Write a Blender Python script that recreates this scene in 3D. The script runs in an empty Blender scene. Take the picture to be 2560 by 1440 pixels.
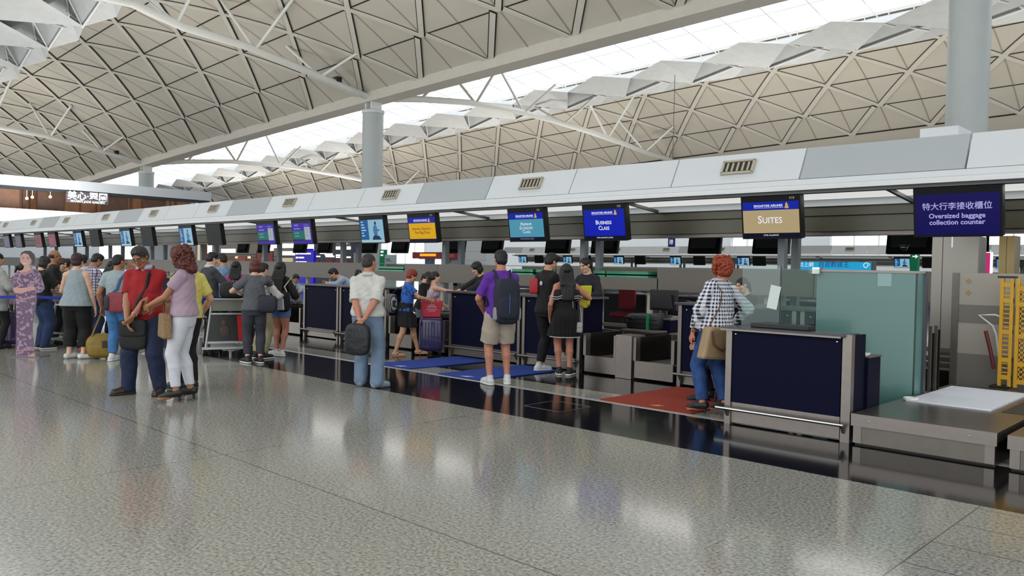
import bpy, bmesh, math, random
import numpy as np
from mathutils import Vector, Matrix
C = bpy.context.scene.collection
S = bpy.context.scene
rnd = random.Random(7)
PI = math.pi
# ---------------------------------------------------------------- camera
FPX, PITCH, ROLL, YAW, EYE = 2025.4, -.0231243, -.0207505, .76333, 1.53
def _cam():
    cp, sp = math.cos(PITCH), math.sin(PITCH)
    f = Vector((-math.sin(YAW)*cp, math.cos(YAW)*cp, sp))
    r = Vector((math.cos(YAW), math.sin(YAW), 0)); d = f.cross(r)
    r2 = math.cos(ROLL)*r + math.sin(ROLL)*d; d2 = -math.sin(ROLL)*r + math.cos(ROLL)*d
    return r2, d2, f
CR, CD, CF = _cam()
cd = bpy.data.cameras.new('camera'); cam = bpy.data.objects.new('camera', cd); C.objects.link(cam)
cd.sensor_width = 36; cd.lens = 36*FPX/2560; cd.clip_end = 600; cd.clip_start = .05
cam.matrix_world = Matrix(((CR.x, -CD.x, -CF.x, 0), (CR.y, -CD.y, -CF.y, 0), (CR.z, -CD.z, -CF.z, EYE), (0, 0, 0, 1)))
S.camera = cam
# world directions read off the photograph (used to find where things stand)
def ray(u, v): return CR*((u-1280)/FPX) + CD*((v-720)/FPX) + CF
def G(u, v, z=0.0):
    d = ray(u, v); t = (z-EYE)/d.z; return Vector((d.x*t, d.y*t, z))
def PY(u, v, y):
    d = ray(u, v); t = y/d.y; return Vector((d.x*t, y, EYE+d.z*t))
# ---------------------------------------------------------------- light
S.view_settings.view_transform = 'Standard'; S.view_settings.look = 'None'
S.view_settings.gamma = 1; S.view_settings.use_curve_mapping = False
S.view_settings.exposure = 0.35
S.cycles.use_denoising = True
S.cycles.max_bounces = 6; S.cycles.diffuse_bounces = 4; S.cycles.glossy_bounces = 3
S.cycles.transmission_bounces = 4; S.cycles.transparent_max_bounces = 8
S.cycles.sample_clamp_indirect = 6
W = bpy.data.worlds.new('overcast_sky'); S.world = W; W.use_nodes = True
wn = W.node_tree; wb = wn.nodes['Background']
wb.inputs[0].default_value = (.95, .98, 1, 1); wb.inputs[1].default_value = 1.6
def area(name, loc, size, power, color, up=False, rot=None):
    l = bpy.data.lights.new(name, 'AREA'); l.shape = 'RECTANGLE'; l.size, l.size_y = size; l.energy = power; l.color = color
    o = bpy.data.objects.new(name, l); C.objects.link(o); o.location = loc
    o.rotation_euler = rot if rot else ((PI, 0, 0) if up else (0, 0, 0)); return o
# uplights standing on the canopy roofs wash the vaults from below
for x in (-100, -76, -52, -28, -4):
    area('uplight', (x, 15.5, 3.6), (16, 3), 1500, (1, .95, .87), up=True)
    area('uplight', (x, 53, 3.6), (16, 3), 1700, (1, .94, .84), up=True)
# added fill lamps set flush below the slats of the near canopy
for x in (-44, -32, -20, -8):
    area('canopy_fill', (x+4, 11.6, 2.672), (11, .5), 34, (1, .97, .92))
# restaurant gallery lighting and an added fill light brightening the end wall
area('gallery_light', (-56.6, 15, 6.25), (2, 22), 160, (1, .86, .7))
area('end_wall_fill', (-51.5, 13, 3.2), (2, 14), 220, (.95, .98, 1), rot=(0, PI/2, 0))
# ---------------------------------------------------------------- materials
MATS = {}
def lin(c):
    if isinstance(c, str):
        c = c.lstrip('#'); c = [int(c[i:i+2], 16)/255 for i in (0, 2, 4)]
        c = [x/12.92 if x <= .04045 else ((x+.055)/1.055)**2.4 for x in c]
    return (*c[:3], 1)
def mat(name, col, rough=.6, metal=0, vary=.06, scale=30, emit=None, es=1.0, coat=0, alpha=1, trans=0, bump=0, sheen=0):
    if name in MATS: return MATS[name]
    m = bpy.data.materials.new(name); m.use_nodes = True; nt = m.node_tree; b = nt.nodes['Principled BSDF']
    c = lin(col); b.inputs['Base Color'].default_value = c
    b.inputs['Roughness'].default_value = rough; b.inputs['Metallic'].default_value = metal
    b.inputs['Coat Weight'].default_value = coat; b.inputs['Alpha'].default_value = alpha
    b.inputs['Transmission Weight'].default_value = trans
    if sheen: b.inputs['Sheen Weight'].default_value = sheen
    if emit is not None:
        b.inputs['Emission Color'].default_value = lin(emit); b.inputs['Emission Strength'].default_value = es
    if vary > 0:
        tc = nt.nodes.new('ShaderNodeTexCoord'); n = nt.nodes.new('ShaderNodeTexNoise'); n.inputs['Scale'].default_value = scale
        n.inputs['Detail'].default_value = 3
        nt.links.new(tc.outputs['Object'], n.inputs['Vector'])
        r = nt.nodes.new('ShaderNodeMapRange'); r.inputs['From Min'].default_value = .3; r.inputs['From Max'].default_value = .7
        r.inputs['To Min'].default_value = 1-vary; r.inputs['To Max'].default_value = 1+vary
        nt.links.new(n.outputs['Fac'], r.inputs['Value'])
        x = nt.nodes.new('ShaderNodeMix'); x.data_type = 'RGBA'; x.blend_type = 'MULTIPLY'; x.inputs['Factor'].default_value = 1
        x.inputs['A'].default_value = c; nt.links.new(r.outputs['Result'], x.inputs['B'])
        nt.links.new(x.outputs['Result'], b.inputs['Base Color'])
        if bump:
            bp = nt.nodes.new('ShaderNodeBump'); bp.inputs['Strength'].default_value = bump; bp.inputs['Distance'].default_value = .02
            nt.links.new(n.outputs['Fac'], bp.inputs['Height']); nt.links.new(bp.outputs['Normal'], b.inputs['Normal'])
    MATS[name] = m; return m
def nodes_of(m): return m.node_tree, m.node_tree.nodes['Principled BSDF']
def math_n(nt, op, a, b=None, c=None):
    n = nt.nodes.new('ShaderNodeMath'); n.operation = op
    for i, v in enumerate((a, b, c)):
        if v is None: continue
        if isinstance(v, (int, float)): n.inputs[i].default_value = v
        else: nt.links.new(v, n.inputs[i])
    return n.outputs[0]
def mixc(nt, f, a, b):
    x = nt.nodes.new('ShaderNodeMix'); x.data_type = 'RGBA'
    for k, v in (('Factor', f), ('A', a), ('B', b)):
        if isinstance(v, (int, float)): x.inputs[k].default_value = v
        elif isinstance(v, tuple): x.inputs[k].default_value = v
        else: nt.links.new(v, x.inputs[k])
    return x.outputs['Result']
# ---------------------------------------------------------------- mesh building
class MB:
    def __init__(s): s.v = []; s.f = []; s.m = []; s.s = []; s.xf = None
    def add(s, vs, fs, mi=0, smooth=False):
        o = len(s.v)
        s.v += [tuple(s.xf @ Vector(p)) for p in vs] if s.xf is not None else [tuple(p) for p in vs]
        s.f += [tuple(i+o for i in f) for f in fs]; s.m += [mi]*len(fs); s.s += [smooth]*len(fs); return s
    def box(s, c, d, mi=0, rot=None):
        x, y, z = d[0]/2, d[1]/2, d[2]/2
        vs = [Vector(p) for p in ((-x,-y,-z),(x,-y,-z),(x,y,-z),(-x,y,-z),(-x,-y,z),(x,-y,z),(x,y,z),(-x,y,z))]
        if rot is not None: vs = [rot @ p for p in vs]
        c = Vector(c)
        return s.add([p+c for p in vs], [(3,2,1,0),(4,5,6,7),(0,1,5,4),(1,2,6,5),(2,3,7,6),(3,0,4,7)], mi)
    def b2(s, a, b, mi=0):
        return s.box([(a[i]+b[i])/2 for i in range(3)], [abs(b[i]-a[i]) for i in range(3)], mi)
    def bar(s, p, q, w, h, mi=0, up=(0, 0, 1)):
        p, q = Vector(p), Vector(q); d = (q-p); L = d.length; d = d/L; u = Vector(up)
        x = d.cross(u)
        if x.length < 1e-4: x = Vector((1, 0, 0))
        x.normalize(); z = x.cross(d)
        R = Matrix((x, d, z)).transposed()
        return s.box((p+q)/2, (w, L, h), mi, R)
    def tube(s, pts, r, n=8, mi=0, cap=True, flat=1.0):
        pts = [Vector(p) for p in pts]; k = len(pts); rs = r if isinstance(r, (list, tuple)) else [r]*k
        vs = []; prev = None
        for i, p in enumerate(pts):
            t = (pts[min(i+1, k-1)]-pts[max(i-1, 0)]); t.normalize()
            if prev is None:
                x = t.cross(Vector((0, 0, 1)))
                if x.length < 1e-3: x = t.cross(Vector((1, 0, 0)))
            else: x = prev - t*prev.dot(t)
            x.normalize(); prev = x; y = t.cross(x)
            for j in range(n):
                a = 2*PI*j/n; vs.append(p+(x*math.cos(a)+y*math.sin(a)*flat)*rs[i])
        fs = [(i*n+j, i*n+(j+1) % n, (i+1)*n+(j+1) % n, (i+1)*n+j) for i in range(k-1) for j in range(n)]
        s.add(vs, fs, mi, True)
        if cap:
            s.add([vs[j] for j in range(n)], [tuple(range(n))[::-1]], mi); s.add([vs[(k-1)*n+j] for j in range(n)], [tuple(range(n))], mi)
        return s
    def lathe(s, prof, n=16, mi=0, c=(0, 0, 0)):
        vs = [(c[0]+r*math.cos(2*PI*j/n), c[1]+r*math.sin(2*PI*j/n), c[2]+z) for r, z in prof for j in range(n)]
        k = len(prof)
        return s.add(vs, [(i*n+j, i*n+(j+1) % n, (i+1)*n+(j+1) % n, (i+1)*n+j) for i in range(k-1) for j in range(n)], mi, True)
    def ell(s, c, r, n=12, m=8, mi=0):
        prof = [(max(1e-4, math.sin(PI*i/m)), -math.cos(PI*i/m)) for i in range(m+1)]
        vs = [(c[0]+r[0]*a*math.cos(2*PI*j/n), c[1]+r[1]*a*math.sin(2*PI*j/n), c[2]+r[2]*z) for a, z in prof for j in range(n)]
        return s.add(vs, [(i*n+j, i*n+(j+1) % n, (i+1)*n+(j+1) % n, (i+1)*n+j) for i in range(m) for j in range(n)], mi, True)
    def prism(s, poly, t, o=(0, 0, 0), ax=((1, 0, 0), (0, 0, 1), (0, 1, 0)), mi=0):
        A, B, N = (Vector(a) for a in ax); o = Vector(o); n = len(poly)
        f = [o+A*p[0]+B*p[1] for p in poly]; b = [p+N*t for p in f]
        s.add(f+b, [tuple(range(n)), tuple(range(2*n-1, n-1, -1))]+[(i, i+n, (i+1) % n+n, (i+1) % n) for i in range(n)], mi); return s
    def sect(s, prof, x0, x1, mi=0):   # closed profile (y,z) swept along x
        return s.prism(prof, x1-x0, (x0, 0, 0), ((0, 1, 0), (0, 0, 1), (1, 0, 0)), mi)
    def rbox(s, c, d, r, mi=0, n=3, pw=None):   # soft box (superellipsoid-like) for bags
        vs, fs = [], []; N = 20; M = 12; e = r
        sg = lambda v, p: math.copysign(abs(v)**p, v)
        for i in range(M+1):
            a = -PI/2+PI*i/M
            for j in range(N):
                b = 2*PI*j/N
                vs.append((c[0]+d[0]/2*sg(math.cos(a), e)*sg(math.cos(b), e), c[1]+d[1]/2*sg(math.cos(a), e)*sg(math.sin(b), e), c[2]+d[2]/2*sg(math.sin(a), e)))
        fs = [(i*N+j, i*N+(j+1) % N, (i+1)*N+(j+1) % N, (i+1)*N+j) for i in range(M) for j in range(N)]
        return s.add(vs, fs, mi, True)
    def mesh(s, name):
        me = bpy.data.meshes.new(name); me.from_pydata(s.v, [], s.f)
        me.polygons.foreach_set('material_index', s.m); me.polygons.foreach_set('use_smooth', s.s); me.update(); return me
def ob(name, mb, mats, parent=None, loc=None, rotz=None, bevel=0, fix=True):
    me = mb.mesh(name) if isinstance(mb, MB) else mb
    for m in (mats if isinstance(mats, (list, tuple)) else [mats]): me.materials.append(m)
    if fix and isinstance(mb, MB):
        bm = bmesh.new(); bm.from_mesh(me); bmesh.ops.recalc_face_normals(bm, faces=bm.faces); bm.to_mesh(me); bm.free()
    o = bpy.data.objects.new(name, me); C.objects.link(o)
    if parent: o.parent = parent
    if loc is not None: o.location = loc
    if rotz is not None: o.rotation_euler = (0, 0, rotz)
    if bevel:
        b = o.modifiers.new('bevel', 'BEVEL'); b.width = bevel; b.segments = 2; b.limit_method = 'ANGLE'
    return o
def tag(o, label, cat, group=None, kind=None):
    o['label'] = label; o['category'] = cat
    if group: o['group'] = group
    if kind: o['kind'] = kind
    return o
def thing(name, label, cat, loc=(0, 0, 0), rotz=0, group=None):
    o = bpy.data.objects.new(name, None); C.objects.link(o); o.location = loc; o.rotation_euler = (0, 0, rotz)
    o.empty_display_size = .1
    return tag(o, label, cat, group)
def struct(name, mb, mats, label=None, cat=None, **k):
    o = ob(name, mb, mats, **k); o['kind'] = 'structure'
    if label: o['label'] = label
    if cat: o['category'] = cat
    return o
def copy_tree(o, parent=None):
    c = o.copy(); C.objects.link(c)
    if parent: c.parent = parent
    for ch in list(o.children): copy_tree(ch, c)
    return c
def text(name, body, size, m, parent, loc, rot, align='CENTER', sc=1.0, sx=1.0, ext=.0005, spacing=None, bold=0):
    cu = bpy.data.curves.new(name, 'FONT'); cu.body = body; cu.size = size; cu.align_x = align; cu.align_y = 'CENTER'
    cu.extrude = ext; cu.resolution_u = 2; cu.offset = bold
    if sc != 1.0:
        cu.small_caps_scale = sc
        for i, ch in enumerate(body):
            if ch.islower(): cu.body_format[i].use_small_caps = True
    if spacing: cu.space_line = spacing
    o = bpy.data.objects.new(name, cu); C.objects.link(o); cu.materials.append(m); o.parent = parent
    o.location = loc; o.rotation_euler = rot; o.scale = (sx, 1, 1); return o
steel = mat('brushed_steel', '#87807a', .36, .85, .05, 14)
steel_dull = mat('dull_steel', '#736d66', .45, .7, .05, 10)
chrome = mat('chrome', '#c9c9c9', .15, 1, 0)
white_paint = mat('white_paint', '#d5d8d9', .5, 0, .02, 4)
navy = mat('navy_laminate', '#080a24', .6, 0, .12, 60); navy.node_tree.nodes['Principled BSDF'].inputs['Specular IOR Level'].default_value = .1
black_pl = mat('black_plastic', '#101013', .45, 0, .05)
black_rub = mat('black_rubber', '#0c0c0d', .8, 0, .05)
paper = mat('white_paper', '#e4e4e0', .8, 0, .02)
glassy = mat('dark_glass', '#050507', .06, 0, 0, coat=1)
# ---------------------------------------------------------------- floor
def granite():
    m = bpy.data.materials.new('polished_granite'); m.use_nodes = True; nt, b = nodes_of(m)
    geo = nt.nodes.new('ShaderNodeNewGeometry'); pos = geo.outputs['Position']
    sx = nt.nodes.new('ShaderNodeSeparateXYZ'); nt.links.new(pos, sx.inputs[0]); X, Y = sx.outputs[0], sx.outputs[1]
    n1 = nt.nodes.new('ShaderNodeTexNoise'); n1.inputs['Scale'].default_value = 46; n1.inputs['Detail'].default_value = 4; n1.inputs['Roughness'].default_value = .65
    n2 = nt.nodes.new('ShaderNodeTexNoise'); n2.inputs['Scale'].default_value = 30; n2.inputs['Detail'].default_value = 3
    n3 = nt.nodes.new('ShaderNodeTexNoise'); n3.inputs['Scale'].default_value = .8
    for n in (n1, n2, n3): nt.links.new(pos, n.inputs['Vector'])
    def ramp(fac, stops):
        r = nt.nodes.new('ShaderNodeValToRGB'); e = r.color_ramp.elements
        e[0].position, e[0].color = stops[0][0], lin(stops[0][1]); e[1].position, e[1].color = stops[1][0], lin(stops[1][1])
        for p, c in stops[2:]:
            k = e.new(p); k.color = lin(c)
        nt.links.new(fac, r.inputs[0]); return r.outputs[0]
    base = ramp(n1.outputs['Fac'], [(.37, '#3b3b39'), (.45, '#7e7e79'), (.55, '#a1a19a'), (.66, '#bdbcb3')])
    warm = ramp(n2.outputs['Fac'], [(.42, '#8f8f89'), (.62, '#a09c86')])
    c = mixc(nt, .35, base, warm)
    big = math_n(nt, 'MULTIPLY_ADD', n3.outputs['Fac'], .16, .92)
    mm = nt.nodes.new('ShaderNodeMix'); mm.data_type = 'RGBA'; mm.blend_type = 'MULTIPLY'; mm.inputs['Factor'].default_value = 1
    nt.links.new(c, mm.inputs['A']); nt.links.new(big, mm.inputs['B']); c = mm.outputs['Result']
    def line(co, off, per, w):   # joint lines every `per` metres
        d = math_n(nt, 'SUBTRACT', co, off); d = math_n(nt, 'DIVIDE', d, per)
        fr = math_n(nt, 'ABSOLUTE', math_n(nt, 'SUBTRACT', d, math_n(nt, 'ROUND', d)))
        return math_n(nt, 'LESS_THAN', fr, w/per)
    j = math_n(nt, 'MAXIMUM', line(X, -6.1, 4.65, .004), line(Y, 3.085, 9.3, .005))
    right = math_n(nt, 'GREATER_THAN', X, -1.455)
    j = math_n(nt, 'MAXIMUM', j, math_n(nt, 'MULTIPLY', right, line(Y, 5.56, .48, .005)))
    inx = math_n(nt, 'LESS_THAN', math_n(nt, 'ABSOLUTE', math_n(nt, 'SUBTRACT', X, -5.86)), .26)
    iny = math_n(nt, 'LESS_THAN', math_n(nt, 'ABSOLUTE', math_n(nt, 'SUBTRACT', Y, 5.44)), .26)
    outer = math_n(nt, 'MULTIPLY', inx, iny)
    inx2 = math_n(nt, 'LESS_THAN', math_n(nt, 'ABSOLUTE', math_n(nt, 'SUBTRACT', X, -5.86)), .252)
    iny2 = math_n(nt, 'LESS_THAN', math_n(nt, 'ABSOLUTE', math_n(nt, 'SUBTRACT', Y, 5.44)), .252)
    j = math_n(nt, 'MAXIMUM', j, math_n(nt, 'SUBTRACT', outer, math_n(nt, 'MULTIPLY', inx2, iny2)))
    c = mixc(nt, j, c, lin('#4a4843'))
    nt.links.new(c, b.inputs['Base Color'])
    b.inputs['Roughness'].default_value = .12; b.inputs['Specular IOR Level'].default_value = .62
    bp = nt.nodes.new('ShaderNodeBump'); bp.inputs['Strength'].default_value = .012; bp.inputs['Distance'].default_value = .01
    nt.links.new(n1.outputs['Fac'], bp.inputs['Height']); nt.links.new(bp.outputs['Normal'], b.inputs['Normal'])
    return m
def black_granite():
    m = bpy.data.materials.new('black_granite'); m.use_nodes = True; nt, b = nodes_of(m)
    geo = nt.nodes.new('ShaderNodeNewGeometry'); sx = nt.nodes.new('ShaderNodeSeparateXYZ'); nt.links.new(geo.outputs['Position'], sx.inputs[0])
    def line(co, off, per, w):
        d = math_n(nt, 'DIVIDE', math_n(nt, 'SUBTRACT', co, off), per)
        fr = math_n(nt, 'ABSOLUTE', math_n(nt, 'SUBTRACT', d, math_n(nt, 'ROUND', d)))
        return math_n(nt, 'LESS_THAN', fr, w/per)
    j = math_n(nt, 'MAXIMUM', line(sx.outputs[0], -6.1, .93, .002), line(sx.outputs[1], 6.68, .5, .0015))
    c = mixc(nt, j, lin('#111113'), lin('#2b2b2c')); nt.links.new(c, b.inputs['Base Color'])
    b.inputs['Roughness'].default_value = .1; b.inputs['Specular IOR Level'].default_value = .5
    return m
gran, bgran = granite(), black_granite()
fl = struct('floor', MB().b2((-140, -40, -.2), (50, 6.13, 0)), gran)
fl2 = struct('floor.001', MB().b2((-140, 9.0, -.2), (50, 110, 0)), bgran)
struct('floor.002', MB().b2((-140, 6.13, -.2), (50, 7.58, 0)), bgran)
struct('floor.003', MB().b2((-140, 7.68, -.2), (50, 8.2, 0)), gran)
struct('floor.004', MB().b2((-140, 8.2, -.2), (50, 9.0, 0)), bgran)
strip = MB()
for k in range(3): strip.b2((-140, 7.58+.034*k, -.05), (50, 7.608+.034*k, .002))
strip.b2((-140, 7.58, -.2), (50, 7.68, -.004), 1)
struct('trim_1', strip, [mat('floor_strip_metal', '#b9bab9', .4, .5, .03), black_rub])
mh = MB()   # access cover frame let into the black granite
for a, b_ in (((-6.17, 6.66), (-5.62, 6.675)), ((-6.17, 7.2), (-5.62, 7.215)), ((-6.17, 6.66), (-6.155, 7.215)), ((-5.635, 6.66), (-5.62, 7.215))):
    mh.b2((a[0], a[1], -.01), (b_[0], b_[1], .0015))
struct('trim_2', mh, mat('cover_frame_steel', '#77787a', .35, .7, .02))
# ---------------------------------------------------------------- roof vaults
def zs(x): return 13.9 + .0306*x - .0000984*x*x if False else float(np.polyval(ZC, x))
ZC = np.polyfit([-130,-92.8,-79.6,-68.3,-58.7,-51.9,-44.7,-38.4,-32.5,-26.6,-19.1,-17.6,0,40],[8.3,10.2,10.75,11.36,11.86,12.08,12.37,12.66,12.87,13.1,13.22,13.3,13.9,14.3],2)
RISE = 6.2
def prof(t): return RISE*(1-((18-t)/18)**2)          # t = metres from the valley, 18 = crown
def ceilz(x, y, yc): return zs(x)+prof(18-abs(y-yc))
def panel_mat():
    m = bpy.data.materials.new('ceiling_panels'); m.use_nodes = True; nt, b = nodes_of(m)
    g = nt.nodes.new('ShaderNodeNewGeometry'); n = nt.nodes.new('ShaderNodeTexNoise'); n.inputs['Scale'].default_value = .5; n.inputs['Detail'].default_value = 5
    nt.links.new(g.outputs['Position'], n.inputs['Vector'])
    mp = nt.nodes.new('ShaderNodeMapping'); mp.inputs['Scale'].default_value = (.35, 1.6, 1); nt.links.new(g.outputs['Position'], mp.inputs['Vector']); nt.links.new(mp.outputs[0], n.inputs['Vector'])
    nt.links.new(mixc(nt, n.outputs['Fac'], lin('#b3afa6'), lin('#c2beb2')), b.inputs['Base Color']); b.inputs['Roughness'].default_value = .75
    return m
pan = panel_mat()
rib_m = mat('rib_paint', '#c3c0b8', .6, 0, .03, 3); gap_m = mat('joint_shadow_gap', '#26231f', .9, 0, 0)
seam_m = mat('panel_seam', '#8b867b', .8, 0, 0)
ROWT = [.3, 2.8, 5.65, 8.5, 11.4]
XA, XB = -128.3, 33.7   # node line -38.3 + 6k
def vault(yc, halves, i, open_=(5.1, 5.1), ext=0):
    base = MB(); ribs = MB(); gaps = MB(); seams = MB()
    xs = [XA+6*k for k in range(28)]
    for sg in halves:
        def P(x, t, off=0.0):
            y = yc+sg*(18-t); nz = Vector((0, -sg*2*RISE*(18-t)/324, 1)); nz = Vector((0, sg*2*RISE*(18-t)/324*1, 1)).normalized()
            p = Vector((x, y, zs(x)+prof(t))); return p - Vector((0, -nz.y*-1, nz.z))*off
        tm = 18-open_[0 if sg > 0 else 1]; rows = ROWT+[tm]; ts = ([-ext] if ext and sg > 0 else [])+[-.1]+[.3+(tm-.3)*k/14 for k in range(15)]
        vs = [P(XA-3+3*a, t) for a in range(60) for t in ts]; n = len(ts)
        base.add(vs, [(a*n+c, a*n+c+1, (a+1)*n+c+1, (a+1)*n+c) for a in range(59) for c in range(n-1)], 0, True)
        up = [v+Vector((0, 0, .5)) for v in vs]
        base.add(up, [(a*n+c, (a+1)*n+c, (a+1)*n+c+1, a*n+c+1) for a in range(59) for c in range(n-1)], 0, True)
        def strip_(mb, x0, t0, x1, t1, w, off, h=0.0):
            K = 3; L = []; R = []
            for q in range(K+1):
                f = q/K; p = P(x0+(x1-x0)*f, t0+(t1-t0)*f, off); q2 = P(x0+(x1-x0)*(f+.01), t0+(t1-t0)*(f+.01), off)
                d = (q2-p).normalized(); s_ = d.cross(Vector((0, sg*2*RISE*(18-t0)/324, 1))).normalized()*w/2
                L.append(p+s_); R.append(p-s_)
            dn = Vector((0, 0, -h))
            if h:
                vs = L+R+[p+dn for p in L]+[p+dn for p in R]; k = K+1
                fs = []
                for q in range(K):
                    fs += [(2*k+q, 2*k+q+1, 3*k+q+1, 3*k+q), (q, q+1, 2*k+q+1, 2*k+q), (k+q, k+q+1, 3*k+q+1, 3*k+q)]
                mb.add(vs, fs)
            else:
                k = K+1; mb.add(L+R, [(q, q+1, k+q+1, k+q) for q in range(K)])
        for r in range(5):
            t0, t1 = rows[r], rows[r+1]; f = (t1-t0)/2.85; sh = 3*(r % 2) if False else 3*r
            for x in xs:
                xx = x+sh
                while xx > XB: xx -= 168
                if xx < XA-3 or xx > XB: continue
                for dx, dbl in ((3*f, True), (-3*f, False)):
                    strip_(gaps, xx, t0, xx+dx, t1, .45 if dbl else .28, .05)
                    strip_(ribs, xx, t0, xx+dx, t1, .33 if dbl else .24, .06, .07)
                strip_(gaps, xx, t0, xx+6, t0, .075 if r else .14, .055)
                strip_(seams, xx, t0, xx, t1, .05, .045); strip_(seams, xx+3, t0, xx+3, t1, .05, .045)
    c = struct('ceiling' if i == 0 else 'ceiling.%03d' % i, base, pan)
    ob('rib', ribs, rib_m, c); ob('joint_line', gaps, gap_m, c); ob('seam', seams, seam_m, c)
    return c
vault(14, (1, -1), 0); vault(50, (1, -1), 1, (6.3, 5.1), 1.8)
# edge beams along the two valleys
for i, y in enumerate((32,)):
    e = MB()
    for a in range(56):
        x0, x1 = XA-3+3*a, XA+3*a
        e.add([(x0, y-.55, zs(x0)-.25), (x1, y-.55, zs(x1)-.25), (x1, y+.7, zs(x1)-.25), (x0, y+.7, zs(x0)-.25), (x0, y-.55, zs(x0)+.55), (x1, y-.55, zs(x1)+.55), (x1, y+.7, zs(x1)+.55), (x0, y+.7, zs(x0)+.55)], [(3,2,1,0),(4,5,6,7),(0,1,5,4),(2,3,7,6)])
    struct('trim_%d' % (3+i), e, rib_m)
# crown skylights: white mullions under open sky, folded white reflectors below
for i, yc in enumerate((14, 50)):
    sk = MB(); wp = 0
    for a in range(29):
        x = XA+6*a
        for dx in (0, 3):
            q = [(x+dx, yc+s_*(6.3 if i and s_ > 0 else 5.1), ceilz(x+dx, yc+(6.3 if i and s_ > 0 else 5.1), yc)+.15) for s_ in (-1, 1)]; ap = (x+dx, yc, zs(x+dx)+RISE+.5)
            sk.bar(q[0], ap, .05, .1); sk.bar(ap, q[1], .05, .1)
        for yy in (-5.1, -2.5, 0, 2.5):
            z0 = zs(x)+RISE+.5-.09*abs(yy); z1 = zs(x+6)+RISE+.5-.09*abs(yy)
            sk.bar((x, yc+yy, z0), (x+6, yc+yy, z1), .05, .07)
    o = struct('window_%d' % (1+i), sk, white_paint)
    g = MB()
    for a in range(28):
        x = XA+6*a; V_ = lambda dx, y, z: (x+dx, yc+y, zs(x+dx)+z)
        R0, R1, P0, P1, Q, T0, T1, S0, M = V_(0, 2.6, 2.75), V_(6, 2.6, 2.75), V_(1, 1.4, 4.1), V_(7, 1.4, 4.1), V_(5, 2.2, 3.45), V_(0, 3.5, 4.8), V_(6, 3.5, 4.8), V_(3, 3.3, 2.75), V_(3, 1.6, 3.2)
        vs = [R0, R1, P0, P1, Q, T0, T1, S0, V_(0, -1.6, 3.6), V_(6, -1.6, 3.6), V_(3, -1.0, 3.0)]
        g.add(vs, [(0, 2, 4), (2, 4, 3), (4, 3, 1), (2, 3, 6, 5), (0, 4, 7), (4, 1, 7), (0, 8, 10), (10, 9, 1), (8, 2, 10), (10, 2, 3), (10, 3, 9)])
    rf = ob('reflector', g, mat('reflector_panel', '#b4b8bb', .6, 0, .05, 2), o)
    tb = MB()
    for a in range(28):
        x = XA+6*a; V_ = lambda dx, y, z: (x+dx, yc+y, zs(x+dx)+z)
        R0, R1, P0, P1, Q, T0 = V_(0, 2.55, 2.7), V_(6, 2.55, 2.7), V_(1, 1.35, 4.05), V_(7, 1.35, 4.05), V_(5, 2.15, 3.4), V_(0, 3.5, 4.75)
        for p, q, r in ((R0, Q, .07), (Q, R1, .07), (Q, P1, .06), (R0, P0, .06), (V_(1.6, 1.5, 3.95), V_(2.6, 1.75, 3.5), .07), (V_(3.4, 1.9, 3.3), V_(4.4, 2.2, 2.95), .07), (V_(4.6, 1.8, 4.1), V_(6, 2.3, 3.1), .1), (T0, V_(0, 6.0, 5.5), .07)): tb.tube([p, q], r, 6)
        tb.bar(V_(0, 3.4, 4.65), V_(6, 3.4, 4.65), .25, .3); tb.bar(V_(0, 3.7, 5.2), V_(6, 3.7, 5.2), .1, .1)
        for q in range(4): tb.bar(V_(1.5*q, 3.7, 4.75), V_(1.5*q, 3.7, 5.2), .06, .06, up=(1, 0, 0))
    ob('gutter', tb, white_paint, o)
# columns on a 36 m grid and the tied arches between them
COLX = (-79.6, -43.5, -8.43)
col_m = mat('column_paint', '#b4bdbf', .45, 0, .02, 2)
for i, x in enumerate(COLX):
    c = MB().lathe([(.68, 0), (.68, zs(x)-.9), (.62, zs(x)-.8), (.0, zs(x)-.8)], 32, c=(x, 32, 0))
    o = struct('column' if i == 0 else 'column.%03d' % i, c, col_m)
    cp = MB().lathe([(.7, -.95), (.74, -.9), (.74, -.75), (.3, -.72), (.22, -.3), (0, -.3)], 24, c=(x, 32, zs(x)))
    for s_ in (-1, 1): cp.b2((x+.3*s_-.06, 31.6, zs(x)-.75), (x+.3*s_+.06, 32.4, zs(x)-.15))
    ob('cap', cp, white_paint, o)
def arch(x, yc, pts, vs, i):
    m = MB(); p = [(x, yc+a, b) for a, b in pts]
    m.tube(p, .22, 10)
    t = MB()
    for yy in vs:
        zz = float(np.interp(yy, [a for a, b in pts], [b for a, b in pts]))
        for dx, dy in ((-2.4, -.8), (2.4, .8)):
            y2 = yy+dy*1.2; z2 = ceilz(x+dx, yc+y2, yc)-.05 if abs(y2) > 4.5 else zs(x)+2.6+.3*abs(y2)
            t.tube([(x, yc+yy, zz), (x+dx, yc+y2, z2)], .1, 8)
    o = struct('roof_truss' if i == 0 else 'roof_truss.%03d' % i, m, mat('truss_paint', '#d3d5d2', .45, 0, .02, 2), 'white tubular tie arch below the vaulted ceiling', 'truss')
    ob('strut', t, MATS['truss_paint'], o)
k = 0
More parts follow.
